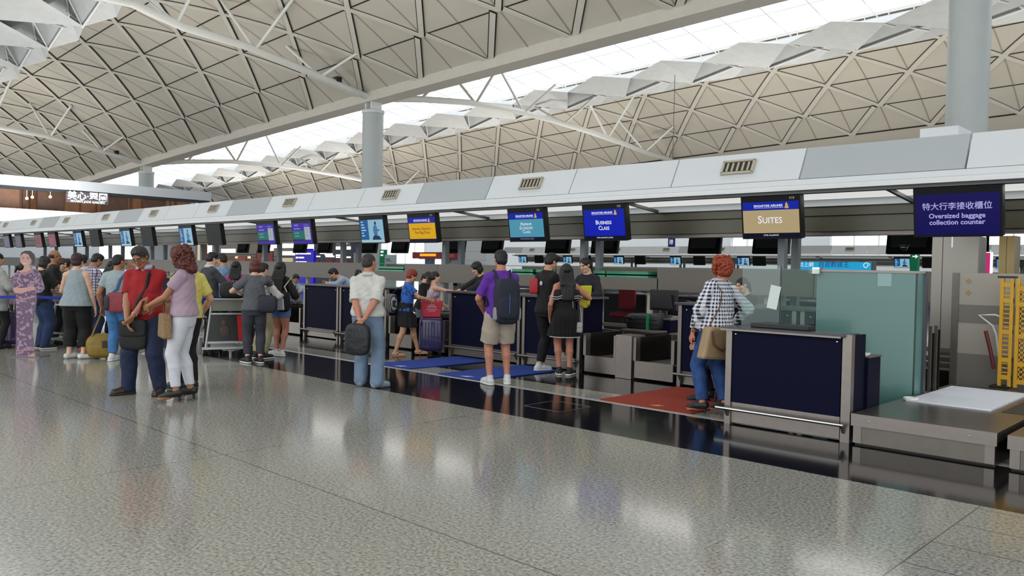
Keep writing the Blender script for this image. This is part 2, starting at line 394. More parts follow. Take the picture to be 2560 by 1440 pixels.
for x in COLX:
    z0 = zs(x)+.05
    hx = [(-18, 0), (-14, .62), (-9.5, 1.12), (-4.5, 1.3), (0, 1.2), (4.5, .95), (9.5, .55), (14, .1), (18, -.1)]
    arch(x, 50, [(a, z0+b) for a, b in hx], (-14, -8.8, -3.6, 1.3, 7.3, 13), k); k += 1
    hx = [(-18, -.2), (-12, 1.0), (-6, 1.9), (0, 2.3), (2.7, 2.35), (3.7, 2.1), (5.4, 1.75), (9.1, 1.5), (11.2, 1.15), (13.9, .7), (17.1, .12), (18, 0)]
    arch(x, 14, [(a, z0+b) for a, b in hx], (-12, -5, 0, 5, 9.6, 14), k); k += 1
for n_, x in enumerate(COLX[:2]):
    t = thing('floodlight', 'small black floodlight clamped on the tie arch by the %s column top' % ('farthest' if n_ == 0 else 'tall middle'), 'lamp', (x, 29.2, zs(x)+.55))
    ob('housing', MB().box((0, 0, .22), (.5, .35, .32)), black_pl, t); ob('bracket', MB().box((.12, .05, .02), (.1, .1, .2)), black_pl, t)
# ---------------------------------------------------------------- outer walls
wall_m = mat('wall_paint', '#c7cccf', .6, 0, .02, 1)
def far_wall():
    w = MB(); bars = MB(); z1 = 16; Y = 95
    op = [(PY(1828, 600, Y).x, PY(1910, 600, Y).x, 4.2, 6.3), (PY(2076, 600, Y).x, PY(2330, 600, Y).x, 3.2, 7.5), (PY(2470, 600, Y).x, PY(2600, 600, Y).x, 3.2, 8), (PY(925, 600, Y).x, PY(1062, 600, Y).x, .6, 8)]
    op.sort(); x = -160
    for a, b, z0, z2 in op:
        w.b2((x, Y, 0), (a, Y+.5, z1)); w.b2((a, Y, 0), (b, Y+.5, z0)); w.b2((a, Y, z2), (b, Y+.5, z1)); x = b
        n = max(2, int((b-a)/2.6))
        for k in range(n+1): bars.b2((a+(b-a)*k/n-.06, Y-.1, z0), (a+(b-a)*k/n+.06, Y+.1, z2))
        bars.b2((a, Y-.1, z0), (b, Y+.1, z0+.12)); bars.b2((a, Y-.1, z2-.12), (b, Y+.1, z2))
    w.b2((x, Y, 0), (60, Y+.5, z1))
    struct('wall_north', w, wall_m); struct('window_3', bars, white_paint)
far_wall()
# ---------------------------------------------------------------- check-in island canopy
pw = mat('canopy_white', '#cfd3d6', .45, 0, .015, 2); pg = mat('canopy_grey', '#a9afb2', .45, 0, .015, 2)
lip_m = mat('canopy_lip', '#e0e2e2', .4, 0, .01, 2); slat_m = mat('slat_white', '#dcdedd', .6, 0, .02, 3, emit='#f4f5f2', es=.55)  # glow added to the slat colour so the soffit reads bright
olive = mat('bronze_panel', '#3f3f34', .35, .25, .1, 2); vent_m = mat('vent_frame', '#b3ad9d', .5, .2, .05); dark_m = mat('vent_dark', '#35322a', .8, 0, .05)
CX0, CX1 = -53.7, 3.4
def canopy(name, label, dy, flip=1, near=True):
    t = thing(name, label, 'canopy', (0, dy, 0))
    Y = lambda y: flip*(y)
    def sect(prof, a, b, mb=None, mi=0):
        mb = mb or MB(); return mb.sect([(Y(y), z) for y, z in prof], a, b, mi)
    J0 = -2.89
    ks = [k for k in range(-3, 25) if J0-2.1*(k+1) > CX0-2.2]
    for k in ks:
        b, a = J0-2.1*k, J0-2.1*(k+1)
        kind = (k) % 4      # 0 grey, 1 vent, 2 plain, 3 vent
        m = pg if kind == 0 else pw; o = .035 if kind == 0 else 0
        p = ob('canopy_panel', sect([(10.99, 2.88), (11.23, 3.34), (11.27, 3.34), (11.03, 2.86)], a+.012, b-.012), m, t)
        if kind in (1, 3):
            xc, yc, zc = (a+b)/2+.05, 11.1, 3.125; s = .51
            v = MB(); R = Matrix.Rotation(-.48*flip, 3, 'X'); u = R @ Vector((0, 0, 1)); nrm = R @ Vector((0, -flip, 0))
            c = Vector((xc, Y(yc), zc))
            for d in (-1, 1):
                v.box(c+u*.105*d, (.52, .05, .035), 0, R); v.box(c+Vector((.245*d, 0, 0)), (.035, .05, .22), 0, R)
            v.box(c-nrm*.005, (.5, .02, .2), 1, R)
            for q in range(5): v.box(c+Vector((-.17+.085*q, 0, 0)), (.03, .04, .15), 0, R)
            ob('vent_grille', v, [vent_m, dark_m], p)
    ob('return_panel', sect([(10.93, 2.79), (10.985, 2.87), (11.06, 2.87), (11.06, 2.79)], CX0, CX1), pw, t)
    lp = sect([(10.78, 2.70), (10.78, 2.735), (10.88, 2.775), (10.95, 2.775), (10.95, 2.70)], CX0, CX1)
    ob('light_ledge', lp, lip_m, t)
    ob('shadow_line', sect([(10.86, 2.66), (10.86, 2.70), (11.0, 2.70), (11.0, 2.66)], CX0, CX1), mat('trim_dark', '#6f7272', .6, 0, 0), t)  # dark strip standing in for the shadow line under the ledge
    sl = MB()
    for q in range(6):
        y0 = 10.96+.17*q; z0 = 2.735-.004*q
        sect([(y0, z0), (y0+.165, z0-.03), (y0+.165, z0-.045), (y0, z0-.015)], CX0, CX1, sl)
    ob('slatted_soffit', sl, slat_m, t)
    ob('fascia', sect([(12.0, 2.57), (12.0, 2.66), (12.05, 2.715), (12.1, 2.715), (12.1, 2.57)], CX0, CX1), pg, t)
    ob('services_panel', sect([(12.06, 2.435), (12.06, 2.57), (12.4, 2.57), (12.4, 2.435)], CX0, CX1), olive, t)
    ob('services_panel', sect([(12.09, 2.2), (12.09, 2.425), (12.4, 2.425), (12.4, 2.2)], CX0, CX1), olive, t)
    bt = MB()
    for q in range(3): sect([(12.08+.03*q, 2.14+.02*q), (12.08+.03*q, 2.151+.02*q), (12.4, 2.151+.02*q), (12.4, 2.14+.02*q)], CX0, CX1, bt)
    ob('bottom_rail', bt, steel, t)
    ob('canopy_roof', sect([(11.25, 3.28), (11.25, 3.33), (17.4, 3.33), (17.4, 3.28)], CX0, CX1), pw, t)
    if near: ob('roof_box', MB().b2((-3.58, Y(11.5), 3.33), (-3.12, Y(12.1), 3.5)), pw, t)
    # sloping soffit brackets, one each 4.2 m
    xb = -8.0
    xs = [xb+4.75-4.2*0]+[xb-4.2*q for q in range(-2, 11)]
    for x in [-8.0+4.2*2, -8.0+4.2, -8.0]+[-8.0-4.2*q for q in range(1, 11)]:
        b = MB(); b.bar((x, Y(10.95), 2.69), (x, Y(12.05), 2.585), .045, .05); b.bar((x, Y(12.05), 2.585), (x, Y(12.1), 2.69), .045, .03)
        ob('soffit_bracket', b, mat('bracket_dark', '#3a3c3b', .5, .3, 0), t)
    for x in [-6.02+4.17*2, -6.02+4.17]+[-6.02-4.17*q for q in range(0, 10)]:
        if -3 < x: continue
        for y in (12.72, 13.22):
            ob('post', MB().b2((x-.06, Y(y-.06), 0), (x+.06, Y(y+.06), 2.6)), mat('post_grey', '#80868a', .5, .3, .03), t)
    return t
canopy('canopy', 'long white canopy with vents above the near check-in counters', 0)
# ---------------------------------------------------------------- display screens
SCR = {}
def em(name, col, s=1.0):
    m = mat('screen_'+name, '#050506', .3, 0, 0, emit=col, es=s*.7); m.node_tree.nodes['Principled BSDF'].inputs['Specular IOR Level'].default_value = .12; return m
scr_black = mat('screen_off', '#0b0a09', .4, 0, .2, 300); scr_black.node_tree.nodes['Principled BSDF'].inputs['Specular IOR Level'].default_value = .15
hous = mat('screen_housing', '#070708', .45, 0, .03); hous.node_tree.nodes['Principled BSDF'].inputs['Specular IOR Level'].default_value = .2
wtxt = em('white_text', '#f2f4ff', 1.0)
TILT = .16
def screen(x, label, design, w=.90, h=.62, y=10.9, ztop=2.655, cat='screen', group=None, back=False, big=False):
    t = thing('display_screen', label, cat, (x, y, ztop), 0, group)
    t.rotation_euler = (TILT, 0, 0)
    ob('housing', MB().b2((-w/2, .02, -h), (w/2, .13, 0)), hous, t, bevel=.012)
    br = MB()
    for s in (-1, 1):
        xx = s*w*.17 if s < 0 else w*.28
        br.bar((xx, .06, -.01), (xx-.03, .03, .055), .025, .04, up=(1, 0, 0)); br.bar((xx, .06, -.01), (xx+.06, .08, .055), .02, .03, up=(1, 0, 0))
        br.b2((xx-.06, .02, .05), (xx+.09, .1, .058))
    br.tube([(-w*.1, .06, .045), (.02, .05, .02), (w*.16, .05, .04), (w*.26, .06, .05)], .008, 5)
    ob('bracket', br, black_pl, t)
    fr = MB().b2((-w/2, 0, -h), (w/2, .02, 0)); ob('bezel', fr, hous, t)
    R = (PI/2, 0, 0)
    def panel(a, b, m, nm='screen_panel', off=.002):
        return ob(nm, MB().b2((a[0], -off, a[1]), (b[0], .004, b[1])), m, t)
    def txt(s, size, x_, z_, m=wtxt, **k): return text('lettering', s, size, m, t, (x_, -.0035, z_), R, **k)
    m_, top = .025, -.085
    L, Rr, B = -w/2+m_, w/2-m_, -h+.025
    if design == 'off':
        panel((L, B), (Rr, top), scr_black)
    else:
        design(panel, txt, L, Rr, B, top, t, h, w)
    return t
def header(panel, txt, L, R, B, top, body, t):
    panel((L, top-.115), (R, top), em('navy_header', '#0a23a8', .95))
    txt('SINGAPORE AIRLINES', .046, -.03, top-.058, bold=.0008)
    panel((-.25, top-.088), (.2, top-.084), wtxt, 'underline', .003)
    bird = MB().prism([(.215, -.085), (.235, -.03), (.225, -.03), (.25, .0), (.262, -.03), (.275, -.045), (.262, -.055), (.285, -.075), (.262, -.09)], .002, (0, -.0045, top-.012))
    ob('bird_emblem', bird, em('gold', '#d9b36a', .9), t)
    panel((L, B+.062), (R, top-.118), body)
    panel((L, B), (R, B+.06), em('deep_navy', '#07082a', .8))
def d_suites(panel, txt, L, R, B, top, t, h, w):
    header(panel, txt, L, R, B, top, em('tan', '#b7a47c', .95), t)
    txt('Suites', .155, -.01, -.345, sc=.78, bold=.001); txt('STAR ALLIANCE', .032, 0, B+.03)
def d_business(panel, txt, L, R, B, top, t, h, w):
    header(panel, txt, L, R, B, top, em('blue', '#0b1fb4', .95), t)
    txt('Business\nClass', .1, -.01, -.355, sc=.78, spacing=.95, bold=.0012); txt('STAR ALLIANCE | GOLD', .032, 0, B+.03)
def d_premium(panel, txt, L, R, B, top, t, h, w):
    header(panel, txt, L, R, B, top, em('teal', '#4f9ab4', .95), t)
    txt('Premium\nEconomy\nClass', .083, 0, -.365, sc=.78, spacing=.85); txt('STAR ALLIANCE | GOLD', .032, 0, B+.03, em('violet_text', '#a9a6d8', .8))
def d_internet(panel, txt, L, R, B, top, t, h, w):
    header(panel, txt, L, R, B, top, em('yellow', '#e3ac10', .95), t)
    txt('Internet Check-in -\nFast Bag Drop', .082, 0, -.36, em('brown_text', '#4c3a12', .3), spacing=.95)
def d_over(panel, txt, L, R, B, top, t, h, w):
    panel((L, B), (R, top), em('night_blue', '#120c5c', .8)); lav = em('lavender_text', '#b6b4ee', .9)
    txt('特大行李接收櫃位', .098, .0, -.245, lav, bold=.001); txt('Oversized baggage\ncollection counter', .084, .0, -.4, lav, spacing=.95, bold=.0018)
def d_ad(panel, txt, L, R, B, top, t, h, w):
    panel((L, B), (R, top), em('ad_sky', '#8fc0d8', .9)); panel((L, B+.06), (L+.3, top), em('ad_blue', '#1560a8', .8), off=.003)
    panel((L, B), (R, B+.06), em('ad_pale', '#a9cfd6', .9), off=.003)
    for q in range(6): panel((L+.04, top-.06-.062*q), (L+.12+.03*((q*5) % 4), top-.035-.062*q), em('ad_text', '#bfe0ee', .8), 'caption_line', .005)
    bl = em('ad_navy', '#123c78', .5)
    f = MB(); Z = (0, -.0055, 0)
    f.prism([(.0, -.535), (.33, -.535), (.25, -.45), (.08, -.43), (.02, -.48)], .002, Z)
    f.prism([(.145+.034*math.cos(a), -.165+.042*math.sin(a)) for a in np.linspace(0, 6.0, 14)], .002, Z)
    ob('figure_picture', f, bl, t)
    f = MB(); f.prism([(.07, -.23), (.13, -.205), (.18, -.22), (.21, -.3), (.29, -.31), (.28, -.335), (.2, -.35), (.2, -.44), (.08, -.43), (.05, -.33)], .002, (0, -.0048, 0)); ob('figure_picture', f, em('ad_shirt', '#4d86b8', .7), t)
def d_purple(panel, txt, L, R, B, top, t, h, w):
    pu = em('purple', '#3518a8', .9)
    panel((L, B), (R, top), pu); panel((L, B+.1), (.12, top-.19), em('jade', '#0f6f6c', .8), off=.003)
    panel((L, B+.07), (.12, B+.1), em('deep_navy', '#07082a', .8), off=.003)
    panel((.12, B+.09), (R-.05, top-.1), em('pale_note', '#a8b4bd', .85), off=.004)
    for q in range(2): panel((L+.09, -.35-.075*q), (L+.3, -.325-.075*q), em('jade_text', '#5fb5a8', .8), 'caption_line', .005)
    panel((L+.1, top-.08), (L+.3, top-.03), em('violet_text2', '#7a63d8', .9), 'caption_line', .005); panel((.1, top-.07), (.33, top-.045), em('violet_text2', '#7a63d8', .9), 'caption_line', .005)
    panel((L+.08, top-.15), (L+.36, top-.135), em('violet_text3', '#b9b0ec', .9), 'caption_line', .005)
    for q in range(3): panel((.2, -.24-.08*q), (.26, -.232-.08*q), em('note_text', '#5a6872', .5), 'caption_line', .006)
def d_flat(col, col2):
    def f(panel, txt, L, R, B, top, t, h, w):
        panel((L, B), (R, top), em('dim_'+col, col, .7)); panel((L+.1, B+.1), (R-.25, top-.15), em('dim_'+col2, col2, .7), off=.004)
    return f
screen(-2.96, 'dark blue screen announcing the oversized baggage collection counter', d_over, w=.99)
def gate_no(t, s): text('lettering', s, .05, mat('gate_digits', '#8f9294', .5, 0, 0, emit='#c9ccce', es=.25), t, (.33, -.0035, -.045), (PI/2, 0, 0))
gate_no(screen(-5.38, 'screen with tan panel reading Suites under a blue header', d_suites), 'F19')
gate_no(screen(-8.36, 'all blue screen reading Business Class', d_business), 'F20')
gate_no(screen(-10.15, 'screen with teal panel reading Premium Economy Class', d_premium), 'F21')
gate_no(screen(-13.12, 'screen with yellow panel reading Internet Check-in Fast Bag Drop', d_internet), 'F22')
screen(-14.86, 'pale blue picture screen beside the yellow bag drop screen', d_ad)
screen(-17.75, 'right hand one of the two purple and green screens', d_purple)
screen(-19.5, 'left hand one of the two purple and green screens', d_purple)
screen(-22.45, 'black screen nearest the purple and green screens', 'off')
screen(-24.25, 'blue picture screen above the curly haired woman', d_ad)
screen(-27.15, 'black screen above the man in the red polo shirt', 'off')
screen(-28.95, 'blue picture screen just left of the black one over the red polo man', d_ad)
screen(-31.85, 'black screen second from the pink screens', 'off')
screen(-33.6, 'blue picture screen nearest the pink screens', d_ad)
screen(-36.6, 'pink screen next to the blue picture screens', d_flat('#9a5a66', '#a86472'))
screen(-38.4, 'pink screen next to the mauve grey screens', d_flat('#94606a', '#8a5560'))
screen(-41.2, 'mauve grey screen next to the pink screens', d_flat('#6c6a78', '#747280'))
screen(-43.0, 'mauve grey screen at the far left end of the row', d_flat('#77708a', '#7c7690'))
# backs of the screens on the other side of the island
bx = [-5.7, -8.75, -10.5, -13.6, -15.3, -18.0, -19.7, -22.6, -24.4, -27.3, -29.1, -32.0, -33.8]
bl = ['over the frosted glass', 'right of the twin grey posts', 'left of the twin grey posts', 'below the blue business screen', 'between the business and premium screens', 'below the premium economy screen', 'over the red kiosk sign', 'below the yellow screen', 'below the pale blue picture screen', 'over the blue direction sign', 'right of the blue direction sign', 'over the beige shop front', 'behind the black screen by the curly haired woman']
for i, x in enumerate(bx):
    t = thing('display_screen', 'back of a far side black screen '+bl[i], 'screen', (x, 18.0, 2.62), PI, 'far side screens seen from behind'); t.rotation_euler = (TILT, 0, PI)
    ob('housing', MB().b2((-.45, 0, -.62), (.45, .1, 0)), hous, t, bevel=.01)
    ob('back_cover', MB().prism([(-.38, -.1), (.38, -.1), (.33, -.5), (-.33, -.5)], .06, (0, .1, 0)), black_pl, t)
    ob('bracket', MB().b2((-.05, .02, 0), (.05, .08, .16)), black_pl, t)
# ---------------------------------------------------------------- mats
blue_mat = mat('blue_carpet', '#103488', .95, 0, .1, 120); red_mat = mat('rust_carpet', '#86270f', .95, 0, .1, 120)
def floor_mat(x0, x1, y0, y1, m, label, logo):
    t = thing('floor_mat', label, 'mat', (x0, y0, 0))
    ob('carpet', MB().prism([(0, 0), (x1-x0, 0), (x1-x0+.02, y1-y0), (.0, y1-y0)], .012, (0, 0, .003), ((1, 0, 0), (0, 1, 0), (0, 0, 1))), m, t)
    ob('emblem', MB().prism(logo, .001, (0, 0, .0152), ((1, 0, 0), (0, 1, 0), (0, 0, 1))), mat('mat_print_'+label[:4].strip(), '#c9d3e0' if m is blue_mat else '#d6a53a', .9, 0, 0), t)
    return t
lg = [(0, 0), (.16, .02), (.12, .06), (.2, .09), (.1, .1), (.06, .06)]
floor_mat(-10.3, -9.45, 7.66, 9.45, blue_mat, 'blue carpet mat in front of the counter with the purple suitcase', [(a+.45, b+.06) for a, b in lg])
floor_mat(-8.77, -7.93, 7.66, 9.45, blue_mat, 'blue carpet mat under the couple in black', [(a+.4, b+.06) for a, b in lg])
floor_mat(-5.84, -4.62, 7.66, 9.3, red_mat, 'rust red carpet mat beside the navy desk', [(a*.8+.62, b*.8+.1) for a, b in lg])
# ---------------------------------------------------------------- counters
def counter(x0, x1, label, y=9.5, h=1.13, d=.62, pl=True, pr=True):
    t = thing('check_in_counter', label, 'counter', (x0, y, 0)); w = x1-x0
    ob('front_panel', MB().b2((.05, .02, .2), (w-.05, d, h-.035)), navy, t)
    ob('kick_panel', MB().b2((.02, .04, .02), (w-.02, d-.1, .2)), steel, t)
    for s, on in ((0, pl), (1, pr)):
        if on: ob('post', MB().b2((s*(w-.055), 0, 0), (s*(w-.055)+.055, .07, h-.02)), steel, t)
    ob('worktop', MB().b2((-.03, -.06, h-.035), (w+.03, d+.05, h)), mat('worktop_dark', '#3b3a40', .25, 0, .1, 80), t, bevel=.006)
    r = ob('bump_rail', MB().tube([(.0, -.09, .165), (w, -.09, .165)], .018, 8), steel, t)
    for s in (.06, w-.06): ob('rail_bracket', MB().prism([(0, .165), (-.09, .165), (0, .02)], .03, (s-.015, .03, 0), ((0, 1, 0), (0, 0, 1), (1, 0, 0))), steel_dull, r)
    for s in (.12, w-.12): ob('stud', MB().ell((s, .02, h-.1), (.014, .01, .014), 8, 6), chrome, t)
    return t
CL = ['where the two women hand over papers', 'below the business class screen', 'behind the woman in gingham', 'hidden behind the clear glass', 'with a leaning clerk in pale blue', 'right of the leaning clerk', 'far left pair nearer', 'far left pair', 'far left end']
counter(-10.6, -8.9, 'navy check-in counter where the strapless woman hands over papers')
counter(-8.85, -7.66, 'navy check-in counter in front of the couple in black')
counter(-5.96, -4.3, 'navy check-in counter behind the woman in the gingham shirt')
counter(-4.25, -3.4, 'navy counter half hidden behind the clear glass')
counter(-15.3, -14.0, 'navy counter the clerk in pale blue leans over')
counter(-13.95, -12.4, 'navy counter behind the man in the white shirt')
counter(-20.0, -18.6, 'navy counter behind the grey t-shirt woman'); counter(-18.55, -17.15, 'navy counter behind the seated man with the tie')
counter(-24.7, -23.3, 'navy counter by the man in the grey suit vest'); counter(-23.25, -21.8, 'navy counter by the woman in pink')
# agent desk boxes behind the counters (low navy side with ledge)
def agent_desk(x, y, label):
    t = thing('agent_desk', label, 'desk', (x, y, 0))
    ob('cabinet', MB().b2((0, 0, 0), (.62, .75, .78)), navy, t); ob('desktop', MB().b2((-.02, -.02, .78), (.64, .77, .81)), steel, t)
    return t
agent_desk(-7.6, 10.9, 'low navy agent desk beside the baggage belt under the black monitor')
# monitors on agent desks
def monitor(x, y, z, label, rz=0, w=.55, h=.36):
    t = thing('monitor', label, 'monitor', (x, y, z), rz)
    ob('screen', MB().b2((-w/2, -.02, .1), (w/2, .02, .1+h)), black_pl, t, bevel=.015); ob('back_shell', MB().prism([(-.2, .14), (.2, .14), (.16, .36), (-.16, .36)], .05, (0, -.07, 0)), black_pl, t)
    ob('stand', MB().b2((-.04, -.0, 0), (.04, .03, .16)), black_pl, t); ob('foot', MB().b2((-.12, -.08, 0), (.12, .08, .015)), black_pl, t)
    return t
monitor(-7.3, 11.2, .81, 'black monitor seen from behind on the agent desk by the belt', .1, .5, .34)
# ---------------------------------------------------------------- baggage inlets between counter pairs
belt_m = mat('belt_rubber', '#3c3b3c', .7, 0, .1, 40); dark_steel = mat('dark_steel', '#33302d', .3, .7, .08, 6)
def inlet(x0, x1, label, tall=.6):
    t = thing('baggage_inlet', label, 'conveyor', (x0, 9.5, 0)); w = x1-x0
    ob('front_panel', MB().b2((.02, 0, .03), (w-.02, .04, .27)), steel, t)
    for s in (0, 1): ob('gate_post', MB().b2((s*(w-.05), -.01, .27), (s*(w-.05)+.05, .1, tall)), steel, t)
    ob('side_wall', MB().b2((.0, .1, .03), (.03, 1.3, tall)), dark_steel, t); ob('side_wall', MB().b2((w-.03, .1, .03), (w, 1.3, tall)), dark_steel, t)
    ob('belt', MB().b2((.05, .04, .1), (w-.05, .95, .24)), belt_m, t)
    ob('end_panel', MB().b2((.03, .93, .03), (w-.03, 1.0, tall)), mat('inlet_back', '#4a4640', .35, .5, .08, 5), t)
    ob('end_rim', MB().b2((.0, .91, tall), (w, 1.3, tall+.02)).b2((.03, .925, .3), (.06, .93, tall)).b2((.03, .925, .26), (w-.03, .93, .29)), steel, t)
    return t
i1 = inlet(-7.58, -6.97, 'steel baggage inlet with a small red notice on its dark end')
nt_ = MB(); nt_.lathe([(.0, 0), (.055, 0), (.055, .002), (0, .002)], 20); rn = ob('notice', nt_, mat('notice_red', '#a3211c', .6, 0, 0), i1, loc=(.36, .926, .44)); rn.rotation_euler = (PI/2, 0, 0)
inlet(-6.68, -6.0, 'steel baggage inlet with the black suitcase behind it')
for x0, lb in ((-6.965, 'wide steel pillar between the two baggage inlets beside the business counter'),):
    tag(ob('conveyor_pillar', MB().b2((x0, 9.46, 0), (x0+.28, 9.8, .62)), steel, bevel=.006), lb, 'pillar')
inlet(-12.3, -11.6, 'steel baggage inlet behind the orange haired woman'); inlet(-11.35, -10.7, 'steel baggage inlet behind the purple suitcase')
inlet(-17.05, -16.4, 'steel baggage inlet under the seated man with the tie'); inlet(-16.1, -15.4, 'steel baggage inlet next to the counter of the leaning clerk')
# collector belts running behind the counters and the back partition
t = thing('collector_conveyor', 'long dark collector conveyor with steel rails behind the counters', 'conveyor', (0, 0, 0))
ob('belt', MB().b2((-50, 11.3, .3), (-2.9, 12.0, .36)), belt_m, t)
for y, z in ((11.25, .5), (11.25, .42), (12.05, .55)): ob('rail', MB().b2((-50, y-.03, z-.03), (-2.9, y+.03, z+.03)), steel, t)
ob('side_skirt', MB().b2((-50, 11.22, .05), (-2.9, 11.28, .36)), dark_steel, t)
part_m = mat('partition_beige', '#635e56', .45, .25, .04, 1.5)
t = thing('back_partition', 'long beige metal partition standing behind the counters', 'partition')
segs = [(-50, -23.9, 1), (-23.9, -16.9, 1), (-16.85, -15.6, 0), (-15.5, -14.3, 1), (-14.3, -12.2, 1), (-12.0, -10.75, 0), (-10.65, -9.9, 1), (-9.8, -8.33, 0), (-8.25, -5.35, 1), (-5.35, -3.3, 1)]
for a, b, full in segs:
    if full:
        ob('panel', MB().b2((a, 12.42, 1.19), (b-.01, 12.52, 1.6)), part_m, t)
    else:
        ob('panel', MB().b2((a-.1, 12.42, 1.19), (b+.1, 12.52, 1.42)), part_m, t); ob('rear_panel', MB().b2((a-.1, 12.95, 1.3), (b+.1, 13.0, 1.6)), mat('partition_olive', '#6f6a50', .5, .2, .03), t)
        ob('shelf', MB().b2((a-.1, 12.5, 1.38), (b+.1, 12.97, 1.41)), part_m, t)
ob('top_rail', MB().b2((-50, 12.43, 1.6), (-3.3, 12.56, 1.612)), mat('trim_dark', '#6f7272'), t)
for x in [-3.9-1.16*k for k in range(0, 40)]: 
    if k_ok := (x < -5.2 or True): ob('leg', MB().b2((x-.04, 12.6, 0), (x+.04, 12.68, 1.2)), mat('leg_cream', '#a9a695', .5, .1, .03), t)
tray_m = mat('green_tray', '#1f8a66', .3, 0, .1, 6, coat=.3)
def tray(x, y, z, w, label, grp):
    t = thing('tray_stack', label, 'tray', (x, y, z), 0, grp)
    for k in range(2):
        m = MB(); h = .05; zz = k*.045
        m.b2((-w/2, -.18, zz), (w/2, .18, zz+.012)); m.b2((-w/2-.02, -.2, zz+.07), (w/2+.02, .2, zz+.082))
        for s in (-1, 1): m.b2((s*w/2-.008, -.18, zz), (s*w/2+.008, .18, zz+.08)); m.b2((-w/2, s*.18-.008, zz), (w/2, s*.18+.008, zz+.08))
        ob('tray', m, tray_m, t)
for x, w, lb in ((-16.2, 1.0, 'green plastic trays behind the leaning clerk'), (-11.7, .6, 'green plastic trays left in the gap over the strapless woman'), (-11.05, .5, 'green plastic trays left of the clerk in the fringe'), (-9.65, .25, 'short green trays beside the clerk in black'), (-9.0, .95, 'long green trays right of the clerk in black')):
    tray(x, 12.72, 1.412, w, lb, None)
# ---------------------------------------------------------------- the navy desk at the front
t = thing('service_desk', 'large navy service desk with steel frame and foot rail at right', 'desk', (-4.13, 7.5, 0))
W_ = 1.27
ob('front_panel', MB().b2((.06, .015, .225), (W_-.1, .06, .975)), navy, t)
ob('side_panel', MB().b2((W_-.03, .07, .03), (W_-.005, .35, .985)), navy, t); ob('side_panel', MB().b2((.0, .07, .03), (.025, .8, .97)), navy, t)
ob('kick_panel', MB().b2((.05, .02, .02), (W_-.1, .08, .225)), steel, t)
ob('post', MB().b2((0, 0, 0), (.065, .075, .985)), steel, t); ob('post', MB().b2((W_-.085, 0, 0), (W_, .075, .99)), steel, t)
ob('worktop', MB().b2((-.05, -.03, .965), (W_-.06, .35, .99)), mat('worktop_dark', '#3b3a40'), t, bevel=.006)
ob('edge_trim', MB().b2((-.05, -.034, .955), (W_-.09, -.028, .972)), steel, t)
r = ob('foot_rail', MB().tube([(-.06, -.07, .165), (W_-.03, -.07, .165)], .017, 10), chrome, t)
for s in (.02, W_-.07): ob('rail_bracket', MB().prism([(0, .165), (-.08, .165), (0, .05)], .03, (s, .02, 0), ((0, 1, 0), (0, 0, 1), (1, 0, 0))), steel_dull, r)
for s in (.1, W_-.14): ob('stud', MB().ell((s, .012, .92), (.013, .01, .013), 8, 6), chrome, t)
lb_ = ob('side_cabinet', MB().b2((W_-.35, .36, .03), (W_+.02, .68, .76)), navy, t)
ob('cabinet_top', MB().b2((W_-.4, .36, .76), (W_+.03, .69, .772)), steel_dull, t)
tag(ob('keyboard_tray', MB().b2((-3.95, 7.66, .99), (-3.35, 7.86, 1.035)), black_pl, bevel=.008), 'long black desk organiser on the navy service desk', 'organiser')
tag(ob('paper_sheet', MB().box((-3.0, 8.02, .779), (.2, .22, .012), rot=Matrix.Rotation(.2, 3, 'Z')), paper), 'white papers on the low cabinet behind the service desk', 'paper')
# ---------------------------------------------------------------- glass screens
def clear_glass():
    m = bpy.data.materials.new('clear_glass'); m.use_nodes = True; nt, b = nodes_of(m)
    tr = nt.nodes.new('ShaderNodeBsdfTransparent'); tr.inputs[0].default_value = (.82, .90, .88, 1)
    gl = nt.nodes.new('ShaderNodeBsdfGlossy'); gl.inputs['Roughness'].default_value = .02
    df = nt.nodes.new('ShaderNodeBsdfDiffuse'); df.inputs[0].default_value = (.45, .6, .58, 1)
    f = nt.nodes.new('ShaderNodeMath'); f.operation = 'MULTIPLY_ADD'; lw = nt.nodes.new('ShaderNodeLayerWeight'); lw.inputs[0].default_value = .5; pw_ = math_n(nt, 'POWER', lw.outputs['Facing'], 5); nt.links.new(pw_, f.inputs[0]); f.inputs[1].default_value = .5; f.inputs[2].default_value = .04
    mx = nt.nodes.new('ShaderNodeMixShader'); nt.links.new(f.outputs[0], mx.inputs[0]); nt.links.new(tr.outputs[0], mx.inputs[1]); nt.links.new(gl.outputs[0], mx.inputs[2])
    m2 = nt.nodes.new('ShaderNodeMixShader'); m2.inputs[0].default_value = .05; nt.links.new(mx.outputs[0], m2.inputs[1]); nt.links.new(df.outputs[0], m2.inputs[2])
    nt.links.new(m2.outputs[0], nt.nodes['Material Output'].inputs['Surface']); return m
cg = clear_glass()
frost = mat('frosted_glass', '#557d78', .22, 0, .03, 1, coat=.3)
gedge = mat('glass_edge', '#0f2b28', .2, 0, 0)
t = thing('glass_screen', 'green tinted frosted glass screen behind the navy service desk', 'screen')
A_, B_ = Vector((-3.76, 8.8, 0)), Vector((-2.86, 9.2, 0))
def sheet(p, q, z0, z1, m, nm, par, th=.012): return ob(nm, MB().bar((p.x, p.y, (z0+z1)/2), (q.x, q.y, (z0+z1)/2), th, z1-z0), m, par)
sheet(A_, B_, .15, 1.575, frost, 'frosted_pane', t)
E_ = Vector((-2.82, 9.32, 0)); sheet(B_+Vector((.012, .01, 0)), E_, .15, 1.575, frost, 'frosted_pane', t); sheet(B_, B_+Vector((.01, .008, 0)), .15, 1.575, gedge, 'edge', t)
sheet(A_+Vector((-.02, -.01, 0)), B_+Vector((.03, .02, 0)), 1.575, 1.6, steel, 'top_rail', t, .05); sheet(B_, E_, 1.575, 1.6, steel, 'top_rail', t, .05)
